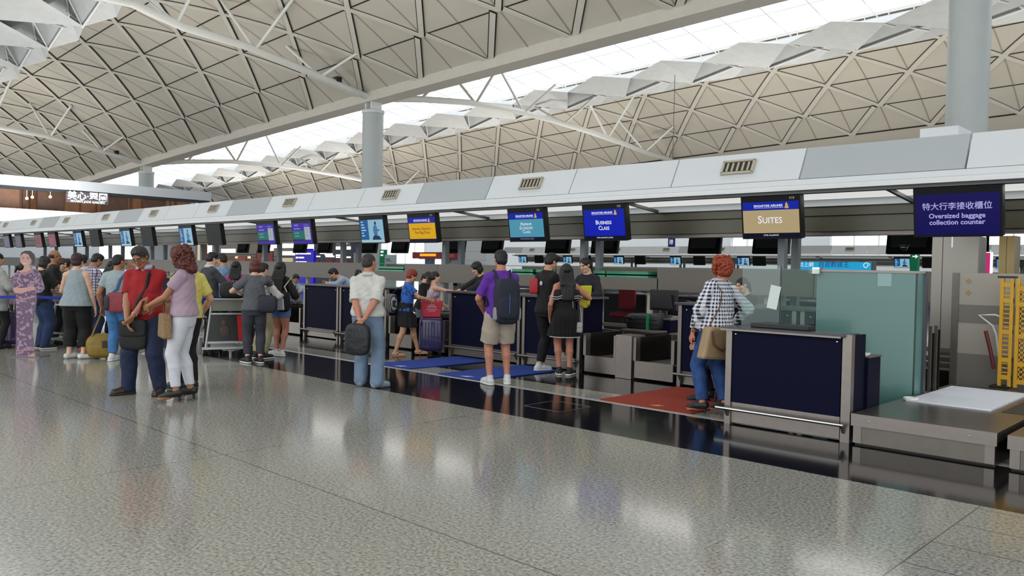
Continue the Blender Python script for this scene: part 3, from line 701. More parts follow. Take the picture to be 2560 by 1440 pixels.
ob('end_post', MB().b2((-2.84, 9.32, 0), (-2.79, 9.4, 1.6)), mat('post_slate', '#4c505c', .4, .4, .02), t)
sg = (B_-A_); 
tag(ob('notice_sheet', MB().bar(tuple(A_+sg*.62+Vector((.006, -.009, 1.5))), tuple(A_+sg*.76+Vector((.006, -.009, 1.5))), .002, .14), mat('notice_pale', '#93b0ae', .7, 0, 0)), 'pale notice stuck at the top of the frosted glass screen', 'notice')
t = thing('glass_screen', 'clear glass screen standing on the navy service desk', 'screen')
P0, P1 = Vector((-4.14, 7.83, 0)), Vector((-3.72, 7.83, 0)); sheet(P0, P1, .99, 1.62, cg, 'clear_pane', t, .01)
sheet(P1, P1+Vector((.004, .008, 0)), .99, 1.62, gedge, 'edge', t)
P2 = Vector((-3.74, 7.88, 0)); sheet(P2, A_+Vector((0, -.03, 0)), .99, 1.6, cg, 'clear_pane', t, .01)
ob('clamp', MB().b2((-3.78, 8.72, 1.55), (-3.70, 8.84, 1.62)), chrome, t)
tag(ob('notice_sheet', MB().box((-3.78, 7.815, 1.3), (.11, .003, .24), rot=Matrix.Rotation(.18, 3, 'Y')), mat('notice_white', '#cfd8d3', .7, 0, 0)), 'printed notice taped on the clear glass by the clerk', 'notice')
for k in range(4): pass
# ---------------------------------------------------------------- oversize conveyors
def oversize(x0, x1, y0, y1, label, rollers):
    t = thing('oversize_conveyor', label, 'conveyor', (x0, y0, 0)); w, d = x1-x0, y1-y0
    ob('top_fascia', MB().b2((0, 0, .175), (w, .03, .285)), steel, t); ob('lower_panel', MB().b2((.09, .02, .02), (w-.09, .05, .172)), steel_dull, t)
    for a in (0.015, w-.09): ob('corner_panel', MB().b2((a, .02, .02), (a+.072, .05, .172)), steel, t)
    ob('deck', MB().b2((0, .03, .2), (w, d, .285)), mat('deck_steel', '#75716a', .28, .8, .04, 3), t)
    ob('body', MB().b2((.02, .06, .0), (w-.02, d, .2)), dark_steel, t)
    for a in (.16, w-.2): ob('bolt', MB().ell((a, 0, .23), (.008, .006, .008), 8, 6), chrome, t)
    if rollers:
        m = MB()
        for k in range(34): m.tube([(.09, 1.2+.046*k, .288), (w-.32, 1.2+.046*k, .288)], .017, 6)
        ob('roller_bed', m, mat('roller_white', '#c9cdd4', .4, .2, .02), t)
        ob('scale_pit', MB().b2((w-.24, 1.2, .286), (w-.02, 2.2, .288)), mat('pit_dark', '#2b261b', .7, 0, .1), t)
    return t
oversize(-2.83, -1.66, 7.45, 10.45, 'wide steel oversize baggage conveyor with white rollers', True)
oversize(-1.58, -.5, 7.42, 10.45, 'steel conveyor cut by the right edge of the picture', False)
tag(ob('tape_roll', MB().lathe([(.05, 0), (.07, 0), (.07, .03), (.05, .03), (.05, 0)], 20, c=(-2.72, 8.72, .287)), paper), 'white ring lying on the conveyor by the frosted glass', 'ring')
# ---------------------------------------------------------------- striped hoarding, yellow barrier and end pillar
t = thing('hoarding', 'white and grey striped temporary wall behind the yellow barrier', 'hoarding', (-2.96, 10.95, 0))
hw, hg = mat('hoarding_white', '#9c978d', .6, 0, .02, 2), mat('hoarding_grey', '#75716a', .8, 0, .25, 220)
for z0, z1, m in ((.0, .62, hg), (.62, .99, hw), (.99, 1.215, hg), (1.215, 1.6, hw)): ob('stripe_panel', MB().b2((.06, 0, z0), (2.4, .03, z1)), m, t)
ob('edge_trim', MB().b2((-.02, -.01, 0), (.06, .05, 1.6)), steel_dull, t)
for z in (1.5, 1.36): ob('sticker', MB().box((.16, -.003, z), (.05, .004, .05), rot=Matrix.Rotation(PI/4, 3, 'Y')), mat('sticker_tan', '#9c8550', .7, 0, 0), t)
yel = mat('yellow_plastic', '#c7960c', .45, 0, .06, 8)
t = thing('folding_barrier', 'yellow plastic folding barrier on the right before the striped wall', 'barrier', (-2.38, 10.62, .285))
ob('base_foot', MB().b2((-.06, -.12, 0), (.12, .12, .025)), black_rub, t)
fr = MB()
for x in (0, .1, .16, .44): fr.b2((x, -.025, .02), (x+.035, .025, 1.26))
for z in (.1, .3, .62, .98, 1.16): fr.b2((0, -.022, z), (.135, .022, z+.05)); fr.b2((.16, -.022, z-.04), (.46, .022, z+.01))
ob('frame', fr, yel, t)
gr = MB()
for k in range(20): gr.b2((.18, -.008, .08+.055*k), (.46, .008, .1+.055*k))
for k in range(6): gr.b2((.2+.045*k, -.008, .06), (.212+.045*k, .008, 1.2))
for k in range(20): gr.b2((.03, -.006, .12+.052*k), (.11, .006, .135+.052*k))
ob('mesh_infill', gr, yel, t); ob('top_cap', MB().b2((-.03, -.03, 1.26), (.16, .03, 1.285)), black_pl, t)
t = thing('hand_truck', 'hand truck with white loop handle and red grip behind the yellow barrier', 'hand truck', (-2.52, 10.75, .285))
ob('handle', MB().tube([(.12, .02, .25), (.08, .0, .6), (.04, 0, .7), (-.1, -.03, .82), (.06, 0, .83), (.14, 0, .8)], .012, 6), white_paint, t)
ob('grip', MB().tube([(-.02, -.05, .64), (.04, -.05, .4), (.08, -.05, .2)], .022, 8), mat('grip_red', '#5c1d17', .5, 0, .05), t)
t = thing('end_pillar', 'broad grey clad pillar with a bright seam behind the frosted glass', 'pillar', (-3.3, 12.1, 0))
pil = mat('pillar_cladding', '#8d8a82', .35, .3, .03, 1)
ob('cladding', MB().b2((-.26, 0, 0), (-.13, .4, 2.1)), pil, t); ob('cladding', MB().b2((-.122, 0, 0), (.31, .4, 2.1)), pil, t); ob('reflection_line', MB().b2((-.02, -.006, 1.95), (.0, 0, 2.1)), lip_m, t)  # pale strip painted in for a bright reflection on the cladding
t = thing('end_pillar', 'narrow olive bronze pillar above the striped wall', 'pillar', (-2.72, 12.1, 0))
pb = mat('pillar_bronze', '#85744c', .35, .35, .05, 1)
ob('cladding', MB().b2((-.03, 0, 0), (.055, .3, 2.1)), pb, t); ob('cladding', MB().b2((.06, 0, 0), (.15, .3, 2.1)), pb, t)
t = thing('post_group_frame', 'set of thin steel posts beside the frosted glass end', 'rack', (-2.84, 9.62, 0))
for k, (h, r) in enumerate(((1.0, .012), (.92, .02), (1.0, .012), (.95, .012))): ob('post', MB().b2((-.0, .1*k, 0), (.03, .1*k+.03, h)), (steel, dark_steel)[k % 2], t)
# ---------------------------------------------------------------- implicit surface modelling for figures
V3 = lambda *a: np.array(a, float)
def unit(v): return v/max(1e-9, np.linalg.norm(v))
class Field:
    def __init__(s, lo, hi, res):
        s.lo = np.array(lo, float); s.res = res; s.n = np.ceil((np.array(hi)-s.lo)/res).astype(int)+1
        s.cap = max(.05, 3*res); s.D = np.full(s.n, s.cap, np.float32)
        s.ax = [s.lo[i]+res*np.arange(s.n[i]) for i in range(3)]
    def _sub(s, lo, hi):
        a = np.clip(np.floor((np.array(lo)-s.lo)/s.res).astype(int), 0, s.n); b = np.clip(np.ceil((np.array(hi)-s.lo)/s.res).astype(int)+1, 0, s.n)
        if (b <= a).any(): return None, None
        sl = tuple(slice(a[i], b[i]) for i in range(3))
        g = np.meshgrid(*[s.ax[i][a[i]:b[i]] for i in range(3)], indexing='ij', sparse=True)
        return sl, g
    def put(s, fn, lo, hi, k=.02, op='u'):
        m = s.cap+k
        sl, g = s._sub(np.array(lo)-m, np.array(hi)+m)
        if sl is None: return
        d = np.minimum(fn(*g), s.cap).astype(np.float32); D = s.D[sl]
        if op == 'u':
            h = np.maximum(k-np.abs(D-d), 0)/max(k, 1e-6); s.D[sl] = np.minimum(D, d)-h*h*k*.25
        elif op == 's':
            h = np.maximum(k-np.abs(D+d), 0)/max(k, 1e-6); s.D[sl] = np.maximum(D, -d)+h*h*k*.25
    def cut(s, fn):     # keep fn<0
        g = np.meshgrid(*s.ax, indexing='ij', sparse=True); s.D = np.maximum(s.D, np.clip(fn(*g), -s.cap, s.cap)).astype(np.float32)
    def cone(s, a, b, ra, rb, k=.02, op='u'):
        a, b = np.asarray(a, float), np.asarray(b, float); d = b-a; L2 = max(1e-9, d @ d)
        def fn(x, y, z):
            t = np.clip(((x-a[0])*d[0]+(y-a[1])*d[1]+(z-a[2])*d[2])/L2, 0, 1)
            return np.sqrt((x-a[0]-t*d[0])**2+(y-a[1]-t*d[1])**2+(z-a[2]-t*d[2])**2)-(ra+(rb-ra)*t)
        r = max(ra, rb); s.put(fn, np.minimum(a, b)-r, np.maximum(a, b)+r, k, op)
    def chain(s, pts, rs, k=.01, op='u'):
        for i in range(len(pts)-1): s.cone(pts[i], pts[i+1], rs[i], rs[i+1], k, op)
    def ell(s, c, r, R=None, k=.02, op='u'):
        c = np.asarray(c, float); r = np.asarray(r, float); R = np.eye(3) if R is None else R   # rows of R: local axes
        def fn(x, y, z):
            x, y, z = x-c[0], y-c[1], z-c[2]
            q = [R[i][0]*x+R[i][1]*y+R[i][2]*z for i in range(3)]
            k0 = np.sqrt(sum((q[i]/r[i])**2 for i in range(3))); k1 = np.sqrt(sum((q[i]/r[i]**2)**2 for i in range(3)))
            return k0*(k0-1)/np.maximum(k1, 1e-6)
        e = np.abs(R.T) @ r; s.put(fn, c-e, c+e, k, op)
    def loft(s, st, X, F, k=.02, op='u', pw=2.2, round_=.02):
        """stations (centre, half width, half depth) along a chord; X = sideways axis, F = front axis"""
        P = np.array([q[0] for q in st]); w = np.array([q[1] for q in st]); dp = np.array([q[2] for q in st])
        A = np.cross(X, F); A = unit(A)
        if (P[-1]-P[0]) @ A < 0: A = -A
        t = (P-P[0]) @ A; o = np.argsort(t); t, P, w, dp = t[o], P[o], w[o], dp[o]
        cx = (P-P[0]) @ X; cf = (P-P[0]) @ F; P0 = P[0]
        def fn(x, y, z):
            x, y, z = x-P0[0], y-P0[1], z-P0[2]
            h = x*A[0]+y*A[1]+z*A[2]; u = x*X[0]+y*X[1]+z*X[2]; v = x*F[0]+y*F[1]+z*F[2]
            hc = np.clip(h, t[0], t[-1])
            W = np.interp(hc, t, w); Dd = np.interp(hc, t, dp); u = u-np.interp(hc, t, cx); v = v-np.interp(hc, t, cf)
            q = (np.abs(u/W)**pw+np.abs(v/Dd)**pw)**(1/pw)
            side = (q-1)*np.minimum(W, Dd); end = np.abs(h-hc)
            return np.where(end > 0, np.sqrt(np.maximum(side+round_, 0)**2+end**2)-round_, side)
        e = np.max(np.maximum(w, dp)); s.put(fn, P.min(0)-e, P.max(0)+e, k, op)
    def mesh(s):
        D = s.D; n = D.shape; cell = np.zeros(tuple(np.array(n)-1), bool); sgn = D < 0
        def c8(a): return [a[i:n[0]-1+i, j:n[1]-1+j, k:n[2]-1+k] for i in (0, 1) for j in (0, 1) for k in (0, 1)]
        cs = c8(sgn); tot = sum(x.astype(np.int8) for x in cs); act = (tot > 0) & (tot < 8)
        ii, jj, kk = np.nonzero(act); N = len(ii)
        if N == 0: return np.zeros((0, 3)), np.zeros((0, 4), int)
        acc = np.zeros((N, 3)); cnt = np.zeros(N)
        for ax in range(3):
            for p in (0, 1):
                for q in (0, 1):
                    o = [0, 0, 0]; oth = [a for a in range(3) if a != ax]; o[oth[0]] = p; o[oth[1]] = q; o2 = list(o); o2[ax] = 1
                    d0 = D[ii+o[0], jj+o[1], kk+o[2]]; d1 = D[ii+o2[0], jj+o2[1], kk+o2[2]]
                    m = (d0 < 0) != (d1 < 0); t = d0[m]/(d0[m]-d1[m]); e = np.tile(np.array(o, float), (m.sum(), 1)); e[:, ax] = t
                    acc[m] += e; cnt[m] += 1
        v = (np.stack([ii, jj, kk], 1)+acc/cnt[:, None])*s.res+s.lo
        idx = np.full(act.shape, -1, np.int64); idx[ii, jj, kk] = np.arange(N); F = []
        for ax in range(3):
            oth = [a for a in range(3) if a != ax]
            a = np.take(sgn, range(0, n[ax]-1), ax); b = np.take(sgn, range(1, n[ax]), ax); m = a != b
            pos = np.argwhere(m); pos = pos[((pos[:, oth[0]] > 0) & (pos[:, oth[0]] < n[oth[0]]-1) & (pos[:, oth[1]] > 0) & (pos[:, oth[1]] < n[oth[1]]-1))]
            if not len(pos): continue
            inside = a[tuple(pos.T)]
            q = []
            for d0, d1 in ((1, 1), (0, 1), (0, 0), (1, 0)):
                p = pos.copy(); p[:, oth[0]] -= d0; p[:, oth[1]] -= d1; q.append(idx[tuple(p.T)])
            q = np.stack(q, 1)
            flip = inside if ax != 1 else ~inside
            q[~flip] = q[~flip][:, ::-1]; F.append(q)
        return v, np.concatenate(F)
def merge(parts):
    vs, fs, o = [], [], 0
    for v, f in parts:
        vs.append(v); fs.append(f+o); o += len(v)
    return np.concatenate(vs), np.concatenate(fs)
def np_mesh(name, v, f, cols=None):
    me = bpy.data.meshes.new(name); me.vertices.add(len(v)); me.vertices.foreach_set('co', np.asarray(v, np.float32).ravel())
    me.loops.add(len(f)*4); me.polygons.add(len(f)); me.loops.foreach_set('vertex_index', np.asarray(f, np.int32).ravel())
    me.polygons.foreach_set('loop_start', np.arange(0, 4*len(f), 4, dtype=np.int32)); me.polygons.foreach_set('use_smooth', np.ones(len(f), bool))
    me.update(); me.validate()
    if cols is not None:
        a = me.color_attributes.new('tint', 'FLOAT_COLOR', 'POINT'); c = np.ones((len(v), 4), np.float32); c[:, :3] = cols; a.data.foreach_set('color', c.ravel())
    return me
def skin_mat():
    m = bpy.data.materials.new('skin'); m.use_nodes = True; nt, b = nodes_of(m)
    a = nt.nodes.new('ShaderNodeVertexColor'); a.layer_name = 'tint'; nt.links.new(a.outputs[0], b.inputs['Base Color'])
    b.inputs['Roughness'].default_value = .5; b.inputs['Subsurface Weight'].default_value = .08; b.inputs['Subsurface Radius'].default_value = (.01, .004, .002)
    b.inputs['Subsurface Scale'].default_value = .3
    return m
SKIN = skin_mat()
TONES = {'fair': '#cfa58c', 'mid': '#b98a6d', 'tan': '#9a6a4c', 'red': '#b57a62', 'pale': '#d6b39d'}
def cloth(name, col, **k): return mat('cloth_'+name, col, k.pop('rough', .85), 0, k.pop('vary', .14), k.pop('scale', 9), bump=k.pop('bump', .35), **k)
def hairm(name, col): return mat('hair_'+name, col, .55, 0, .35, 60, bump=.2)
H_BLACK, H_DKBR, H_BROWN, H_AUB, H_ORANGE, H_GREY = hairm('black', '#080707'), hairm('dark_brown', '#1a100d'), hairm('brown', '#3a1d14'), hairm('auburn', '#54241a'), hairm('orange', '#8a3718'), hairm('grey_black', '#2a2624')
def rot_axis(v, ax, a):
    ax = unit(ax); return v*math.cos(a)+np.cross(ax, v)*math.sin(a)+ax*(ax @ v)*(1-math.cos(a))
def ik(a, b, l1, l2, pole):
    d = b-a; L = np.linalg.norm(d)
    if L > (l1+l2)*.995: b = a+d/L*(l1+l2)*.995; d = b-a; L = np.linalg.norm(d)
    x = (l1*l1-l2*l2+L*L)/(2*L); h = math.sqrt(max(l1*l1-x*x, 0)); u = d/L; p = pole-u*(pole @ u); p = unit(p)
    return a+u*x+p*h, b
SHOE_SOLE = mat('sole_white', '#d9d9d4', .6, 0, .03)
class Fig:
    """A posed figure in its own frame: x right, y forward, z up, feet on z=0."""
    def __init__(s, label, loc, face, H=1.68, sex='m', tone='mid', fat=1.0, lean=0, side=0, pelvis=None, yaw=0, head=(0, 0, 0), arms=None, feet=None, knees=None, res=.011, hres=.006, seat=False, shrug=0, curl=.5, crop=None, twist=0, cat='person'):
        s.H = H; s.sex = sex; s.res = res; s.hres = hres; s.parts = []; s.fat = fat; s.crop = crop
        w = math.atan2(loc[1], loc[0])-math.radians(face)      # 0 = away from the viewer, 90 = to the picture's right
        s.w = w-PI/2
        s.root = thing('person', label, cat, loc, w-PI/2)
        s.tone = np.array(lin(TONES[tone])[:3])
        h = H; ff = sex == 'f'
        s.pel = V3(0, 0, .525*h) if pelvis is None else np.array(pelvis, float)*h
        X = V3(1, 0, 0); A = unit(V3(math.sin(side), math.sin(lean), math.cos(lean)*math.cos(side)))
        s.X0 = X; X = unit(X-A*(X @ A)); F = np.cross(A, X); s.A, s.F = A, F
        s.X = rot_axis(X, A, twist); s.F2 = rot_axis(F, A, twist); s.Fp = F; s.Xp = X
        up = lambda z: s.pel+A*((z-.525)*h)
        s.up = up
        sw = .086 if ff else .1
        fw = fat
        if ff: st = [(.47, .078, .06, 0), (.52, .102, .068, -.004), (.56, .098, .066, -.004), (.615, .078*fw, .054*fw, 0), (.67, .082*fw, .056*fw, .002), (.73, .085, .064*fw, .006), (.78, .080, .054, 0), (.812, .056, .04, -.006), (.845, .030, .032, -.008)]
        else: st = [(.47, .078, .06, 0), (.52, .096, .068, 0), (.56, .094*fw, .066*fw, .004*fw), (.615, .088*fw, .064*fw, .008*fw), (.67, .094*fw, .065*fw, .006), (.73, .098, .068, 0), (.78, .092, .06, -.002), (.815, .064, .044, -.006), (.85, .036, .036, -.008)]
        s.st = [(up(z)+F*y*h, a*h, b*h) for z, a, b, y in st]
        s.neck = up(.85)-F*.006*h; s.hh = .132*h
        # head
        yw, pt, rl = head
        Z = rot_axis(A, s.X0 if abs(lean) < .2 else X, 0)
        Z0 = unit(A*.6+V3(0, 0, .4)); Xh = unit(rot_axis(X, Z0, -yw)); Fh = np.cross(Z0, Xh)
        Fh, Z0 = rot_axis(Fh, Xh, pt), rot_axis(Z0, Xh, pt); Xh, Z0 = rot_axis(Xh, Fh, rl), rot_axis(Z0, Fh, rl)
        s.HR = np.stack([Xh, Fh, Z0]); s.hc = s.neck+A*.018*h+Z0*.068*h+Fh*.014*h
        # arms
        s.sh, s.el, s.wr, s.hd = [None]*2, [None]*2, [None]*2, [None]*2
        arms = arms or {}
        for i, sg in ((0, -1), (1, 1)):      # 0 = left arm (x<0), 1 = right
            s.sh[i] = up(.797+shrug)+s.X*sg*sw*h-s.F2*.008*h
            sp = arms.get('lr'[i], {})
            tgt = np.array(sp.get('to', (sg*.15, .03, .475)), float)*h
            if 'at' in sp: tgt = np.array(sp['at'], float)
            pole = np.array(sp.get('pole', (sg*.6, -1, -.2)), float)
            s.el[i], s.wr[i] = ik(s.sh[i], tgt, .172*h, .15*h, pole)
            fd = unit(s.wr[i]-s.el[i]); s.hd[i] = unit(np.array(sp['hand'], float)) if 'hand' in sp else fd
            s.arm = arms
        s.palm = [np.array(arms.get('lr'[i], {}).get('palm', (-(-1, 1)[i], -.3, 0)), float) for i in (0, 1)]
        s.curl = [arms.get('lr'[i], {}).get('curl', curl) for i in (0, 1)]
        # legs
        s.hip, s.kn, s.an, s.fd = [None]*2, [None]*2, [None]*2, [None]*2
        feet = feet or {}; knees = knees or {}
        for i, sg in ((0, -1), (1, 1)):
            s.hip[i] = s.pel+s.X0*sg*.05*h-A*.005*h
            fx, fy, fz, fa = feet.get('lr'[i], (sg*.055, 0, 0, sg*.15))
            s.an[i] = V3(fx*h, fy*h, fz*h+.045*h)
            s.kn[i], s.an[i] = ik(s.hip[i], s.an[i], .245*h, .245*h, np.array(knees.get('lr'[i], (sg*.12, 1, 0)), float))
            s.fd[i] = V3(math.sin(fa), math.cos(fa), feet.get('pitch'+'lr'[i], 0))
    # ----- body
    def hp(s, x, y, z): return s.hc+(s.HR[0]*x+s.HR[1]*y+s.HR[2]*z)*s.hh
    def body(s, legs=True, hands=True):
        h = s.H; ff = s.sex == 'f'; pts = np.array([q for q in s.sh+s.el+s.wr+s.kn+s.an+s.hip]+[s.hc, s.pel])
        f = Field(pts.min(0)-.17*h*.9, pts.max(0)+.12*h, s.res)
        f.loft(s.st, s.X, s.F2, .02)
        f.cone(s.neck-s.A*.03*h, s.hc-s.HR[2]*.01*h-s.HR[1]*.01*h, .034*h if not ff else .029*h, .032*h if not ff else .027*h, .02)
        for i in (0, 1):
            f.cone(s.up(.828)+s.X*(-1, 1)[i]*.035*h, s.sh[i], .026*h, .031*h, .03)
            f.chain([s.sh[i], (s.sh[i]+s.el[i])/2, s.el[i]], [.031*h, .029*h if not ff else .025*h, .0245*h if not ff else .021*h], .015)
            m = s.el[i]*.7+s.wr[i]*.3; f.chain([s.el[i], m, s.wr[i]], [.0245*h if not ff else .021*h, .026*h if not ff else .0215*h, .0165*h if not ff else .0145*h], .012)
            if legs:
                f.chain([s.hip[i], s.hip[i]*.5+s.kn[i]*.5, s.kn[i]], [.058*h, .047*h, .034*h], .02)
                cf = s.kn[i]*.7+s.an[i]*.3; bk = unit(np.cross(s.kn[i]-s.an[i], s.X0)); bk = -bk if bk @ s.fd[i] > 0 else bk
                f.chain([s.kn[i], cf+bk*.008*h, s.kn[i]*.35+s.an[i]*.65, s.an[i]], [.034*h, .034*h, .024*h, .021*h], .015)
                fd = unit(s.fd[i]); heel = s.an[i]-V3(0, 0, .02*h)-fd*.018*h
                f.chain([heel, s.an[i]+fd*.05*h-V3(0, 0, .024*h), s.an[i]+fd*.105*h-V3(0, 0, .031*h)], [.021*h, .022*h, .015*h], .012)
        if s.crop: f.cut(lambda x, y, z: s.crop-z+0*x+0*y)
        parts = [f.mesh()]
        hp = s.hp; u = s.hh
        g = Field(s.hc-u*.68, s.hc+u*.68, s.hres); k = .10*u
        R = s.HR
        g.ell(hp(0, -.06, .15), (.335*u, .405*u, .345*u), R, k); g.ell(hp(0, .08, -.10), (.275*u, .30*u, .37*u), R, k)
        g.cone(hp(-.10, .20, -.36), hp(.10, .20, -.36), .10*u, .10*u, k); g.ell(hp(0, .26, -.40), (.09*u, .085*u, .075*u), R, .06*u)
        g.cone(hp(-.17, .12, -.22), hp(-.10, .2, -.36), .10*u, .1*u, k); g.cone(hp(.17, .12, -.22), hp(.10, .2, -.36), .10*u, .1*u, k)
        g.cone(hp(-.16, .315, .115), hp(.16, .315, .115), .05*u, .05*u, .06*u)
        for q in (-1, 1):
            g.ell(hp(q*.15, .395, .02), (.085*u, .06*u, .05*u), R, .06*u, 's'); g.ell(hp(q*.145, .315, .015), (.062*u, .055*u, .042*u), R, .012*u)
            g.ell(hp(q*.335, -.03, -.03), (.03*u, .085*u, .125*u), R, .03*u); g.ell(hp(q*.20, .24, -.10), (.09*u, .09*u, .08*u), R, .08*u)
        g.cone(hp(0, .36, .07), hp(0, .435, -.10), .03*u, .045*u, .035*u)
        for q in (-1, 1): g.ell(hp(q*.05, .385, -.115), (.035*u, .04*u, .028*u), R, .02*u)
        g.ell(hp(0, .375, -.215), (.095*u, .04*u, .024*u), R, .015*u); g.ell(hp(0, .372, -.262), (.08*u, .042*u, .028*u), R, .015*u)
        g.cone(s.hc-R[2]*.25*u-R[1]*.08*u, s.hc-R[2]*.75*u-R[1]*.1*u, .24*u, .24*u, .05*u)
        parts.append(g.mesh())
        if hands:
            for i in (0, 1):
                hv, hf = s.hand(i); parts.append((hv, hf))
        v, fc = merge(parts)
        col = np.tile(s.tone, (len(v), 1))
        L = (v-s.hc) @ R.T/u; x, y, z = np.abs(L[:, 0]), L[:, 1], L[:, 2]; near = (np.abs(L) < .7).all(1)
        def paint(m, c): col[m & near] = np.array(c)
        paint((y > .3) & (x < .12) & (z < -.195) & (z > -.29), s.tone*np.array([.82, .5, .5]))
        paint((y > .3) & (x < .1) & (np.abs(z+.237) < .008), s.tone*.35)
        paint((y > .25) & (x > .06) & (x < .235) & (np.abs(z-.115-.1*(.15-x)*(x > .15)) < .024), (.03, .022, .02))
        e = ((x-.145)/.062)**2+((z-.015)/.032)**2; paint((y > .28) & (e < 1), (.55, .52, .48)); paint((y > .28) & (((x-.145)**2+(z-.015)**2) < .03**2), (.02, .014, .01))
        paint((y > .26) & (x > .07) & (x < .22) & (np.abs(z-.05) < .012), (.05, .03, .025))
        paint((y > .1) & (x > .12) & (x < .27) & (z > -.16) & (z < -.04), s.tone*np.array([1.03, .9, .88]))
        me = np_mesh('body', v, fc, col); o = ob('body', me, SKIN, s.root); return s
    def hand(s, i):
        h = s.H; sg = (-1, 1)[i]; sc = h/1.7*(.95 if s.sex == 'f' else 1)
        d = s.hd[i]; n = s.palm[i]-d*(s.palm[i] @ d); n = unit(n); ac = unit(np.cross(d, n))       # n = palm normal, ac across
        w = s.wr[i]; tip = w+d*.2*sc
        f = Field(np.minimum(w, tip)-.1*sc, np.maximum(w, tip)+.1*sc, .0045 if s.hres < .007 else .006)
        th = np.cross(d, n)*(-sg)      # towards the thumb
        f.cone(w-d*.02*sc, w+d*.012*sc, .0245*sc, .023*sc, .01)
        for q in (-1.5, -.5, .5, 1.5): f.cone(w+d*.012*sc+th*q*.009*sc, w+d*.082*sc+th*q*.0185*sc, .0135*sc, .0115*sc, .012)
        c = s.curl[i]
        for q, L in ((1.5, .066), (.5, .076), (-.5, .07), (-1.5, .054)):
            p = w+d*.084*sc+th*q*.0195*sc; dd = rot_axis(d, -np.cross(n, d), -0) ; ang = c*.75
            rot = lambda a: d*math.cos(a)+n*math.sin(a)
            p1 = p+rot(ang*.8)*L*.5*sc; p2 = p1+rot(ang*1.9)*L*.3*sc; p3 = p2+rot(ang*2.6)*L*.22*sc
            f.chain([p, p1, p2, p3], [.0092*sc, .0085*sc, .0078*sc, .0066*sc], .004)
        t0 = w+d*.025*sc+th*.022*sc; t1 = t0+unit(d*.6+th*.75+n*.35*c)*.042*sc; t2 = t1+unit(d*.85+th*.25+n*.5*c)*.032*sc
        f.chain([t0, t1, t2], [.0135*sc, .011*sc, .0085*sc], .008)
        return f.mesh()
    # ----- clothing
    def _pts(s): 
        pts = np.array([q for q in s.sh+s.el+s.wr+s.kn+s.an+s.hip]+[s.hc, s.pel]); return pts.min(0)-.19*s.H, pts.max(0)+.12*s.H
    def put(s, name, f, m):
        v, fc = f.mesh()
        if len(v): return ob(name, np_mesh(name, v, fc), m, s.root)
    def top(s, m, name='shirt', sleeve=.8, hem=.5, loose=1.0, neck=.05, off=.012, flare=0, tank=False, folds=.0028, drop=0, bust=True, vneck=0, low=None):
        h = s.H; lo, hi = s._pts(); f = Field(lo, hi, max(.009, s.res-.001)); F, X = s.F2, s.X
        st = []; n0 = len(s.st)
        hemP = s.up(hem)
        zz = [.47, .52, .56, .615, .67, .73, .78, .82, .85]
        for q, z in zip(s.st, zz):
            if z < hem-.03: continue
            lo_ = max(0, (.72-z)/.2)
            st.append((q[0], q[1]*(1+.04*loose*lo_*2)+off*h*.6+flare*lo_*h, q[2]*(1+.05*loose*lo_*2)+off*h*.6+flare*lo_*h*.7))
        z0 = zz[len(zz)-len(st)]
        if hem < z0:
            b = st[0]; lo_ = max(0, (.72-hem)/.2); st = [(s.up(hem), b[1]+flare*h*.3, b[2]+flare*h*.2)]+st
        f.loft(st, X, F, .015)
        if s.sex == 'f' and bust:
            for q in (-1, 1): f.ell(s.up(.735)+X*q*.044*h+F*.052*h, (.042*h, .035*h, .042*h), np.stack([X, F, s.A]), .03)
        e_ = Field(lo, hi, max(.009, s.res-.001))
        for i in (0, 1):
            sg = (-1, 1)[i]
            if tank: f.cone(s.up(.83)+X*sg*.035*h, s.sh[i]-X*sg*.025*h, .03*h, .026*h, .02); continue
            f.cone(s.up(.826)+X*sg*.035*h, s.sh[i], .032*h, .036*h, .03)
            if sleeve > 0:
                q = Field(lo, hi, max(.009, s.res-.001))
                e = s.sh[i]+(s.el[i]-s.sh[i])*min(1, sleeve+.1); q.cone(s.sh[i], e, .0365*h, (.035+.005*loose)*h, .02); P, Q, fr = s.sh[i], s.el[i], sleeve
                if sleeve > 1:
                    e2 = s.el[i]+(s.wr[i]-s.el[i])*(sleeve-1); q.chain([s.el[i], s.el[i]*.6+e2*.4, e2], [.036*h, .034*h, .026*h], .012); P, Q, fr = s.el[i], s.wr[i], sleeve-1
                p = P+(Q-P)*fr; d = unit(Q-P); rr = .09*h
                fn = lambda x, y, z, p=p, d=d: np.maximum(-((x-p[0])*d[0]+(y-p[1])*d[1]+(z-p[2])*d[2]), np.sqrt((x-p[0]-d[0]*.04)**2+(y-p[1]-d[1]*.04)**2+(z-p[2]-d[2]*.04)**2)-rr)
                q.put(fn, p-rr, p+rr+.04, .003, 's'); e_.D = np.minimum(e_.D, q.D)
        hh_ = np.maximum(.025-np.abs(f.D-e_.D), 0)/.025; f.D = np.minimum(f.D, e_.D)-hh_*hh_*.025*.25
        if folds:
            ph = rnd.random()*6; D = f.D; g = np.meshgrid(*f.ax, indexing='ij', sparse=True)
            f.D = (D+folds*(np.sin(g[2]*26+g[0]*34+ph+2*np.sin(g[0]*9+g[1]*7))*np.sin(g[0]*19-g[2]*13+g[1]*29+ph*2)*1.2+.45*np.sin(g[2]*57+g[1]*44-g[0]*61+3*np.sin(g[2]*11)))).astype(np.float32)
        hp_ = s.up(hem); A = s.A
        f.cut(lambda x, y, z: -((x-hp_[0])*A[0]+(y-hp_[1])*A[1]+(z-hp_[2])*A[2])+drop*((x*F[0]+y*F[1]+z*F[2])))
        nb = s.neck+A*.012*h+F*.006*h
        f.ell(nb, (neck*h, neck*h*.95, .03*h), np.stack([X, F, A]), .008, 's')
        if vneck: f.cone(nb+F*.03*h, nb+F*.07*h-A*vneck*h, .022*h, .006*h, .004, 's')
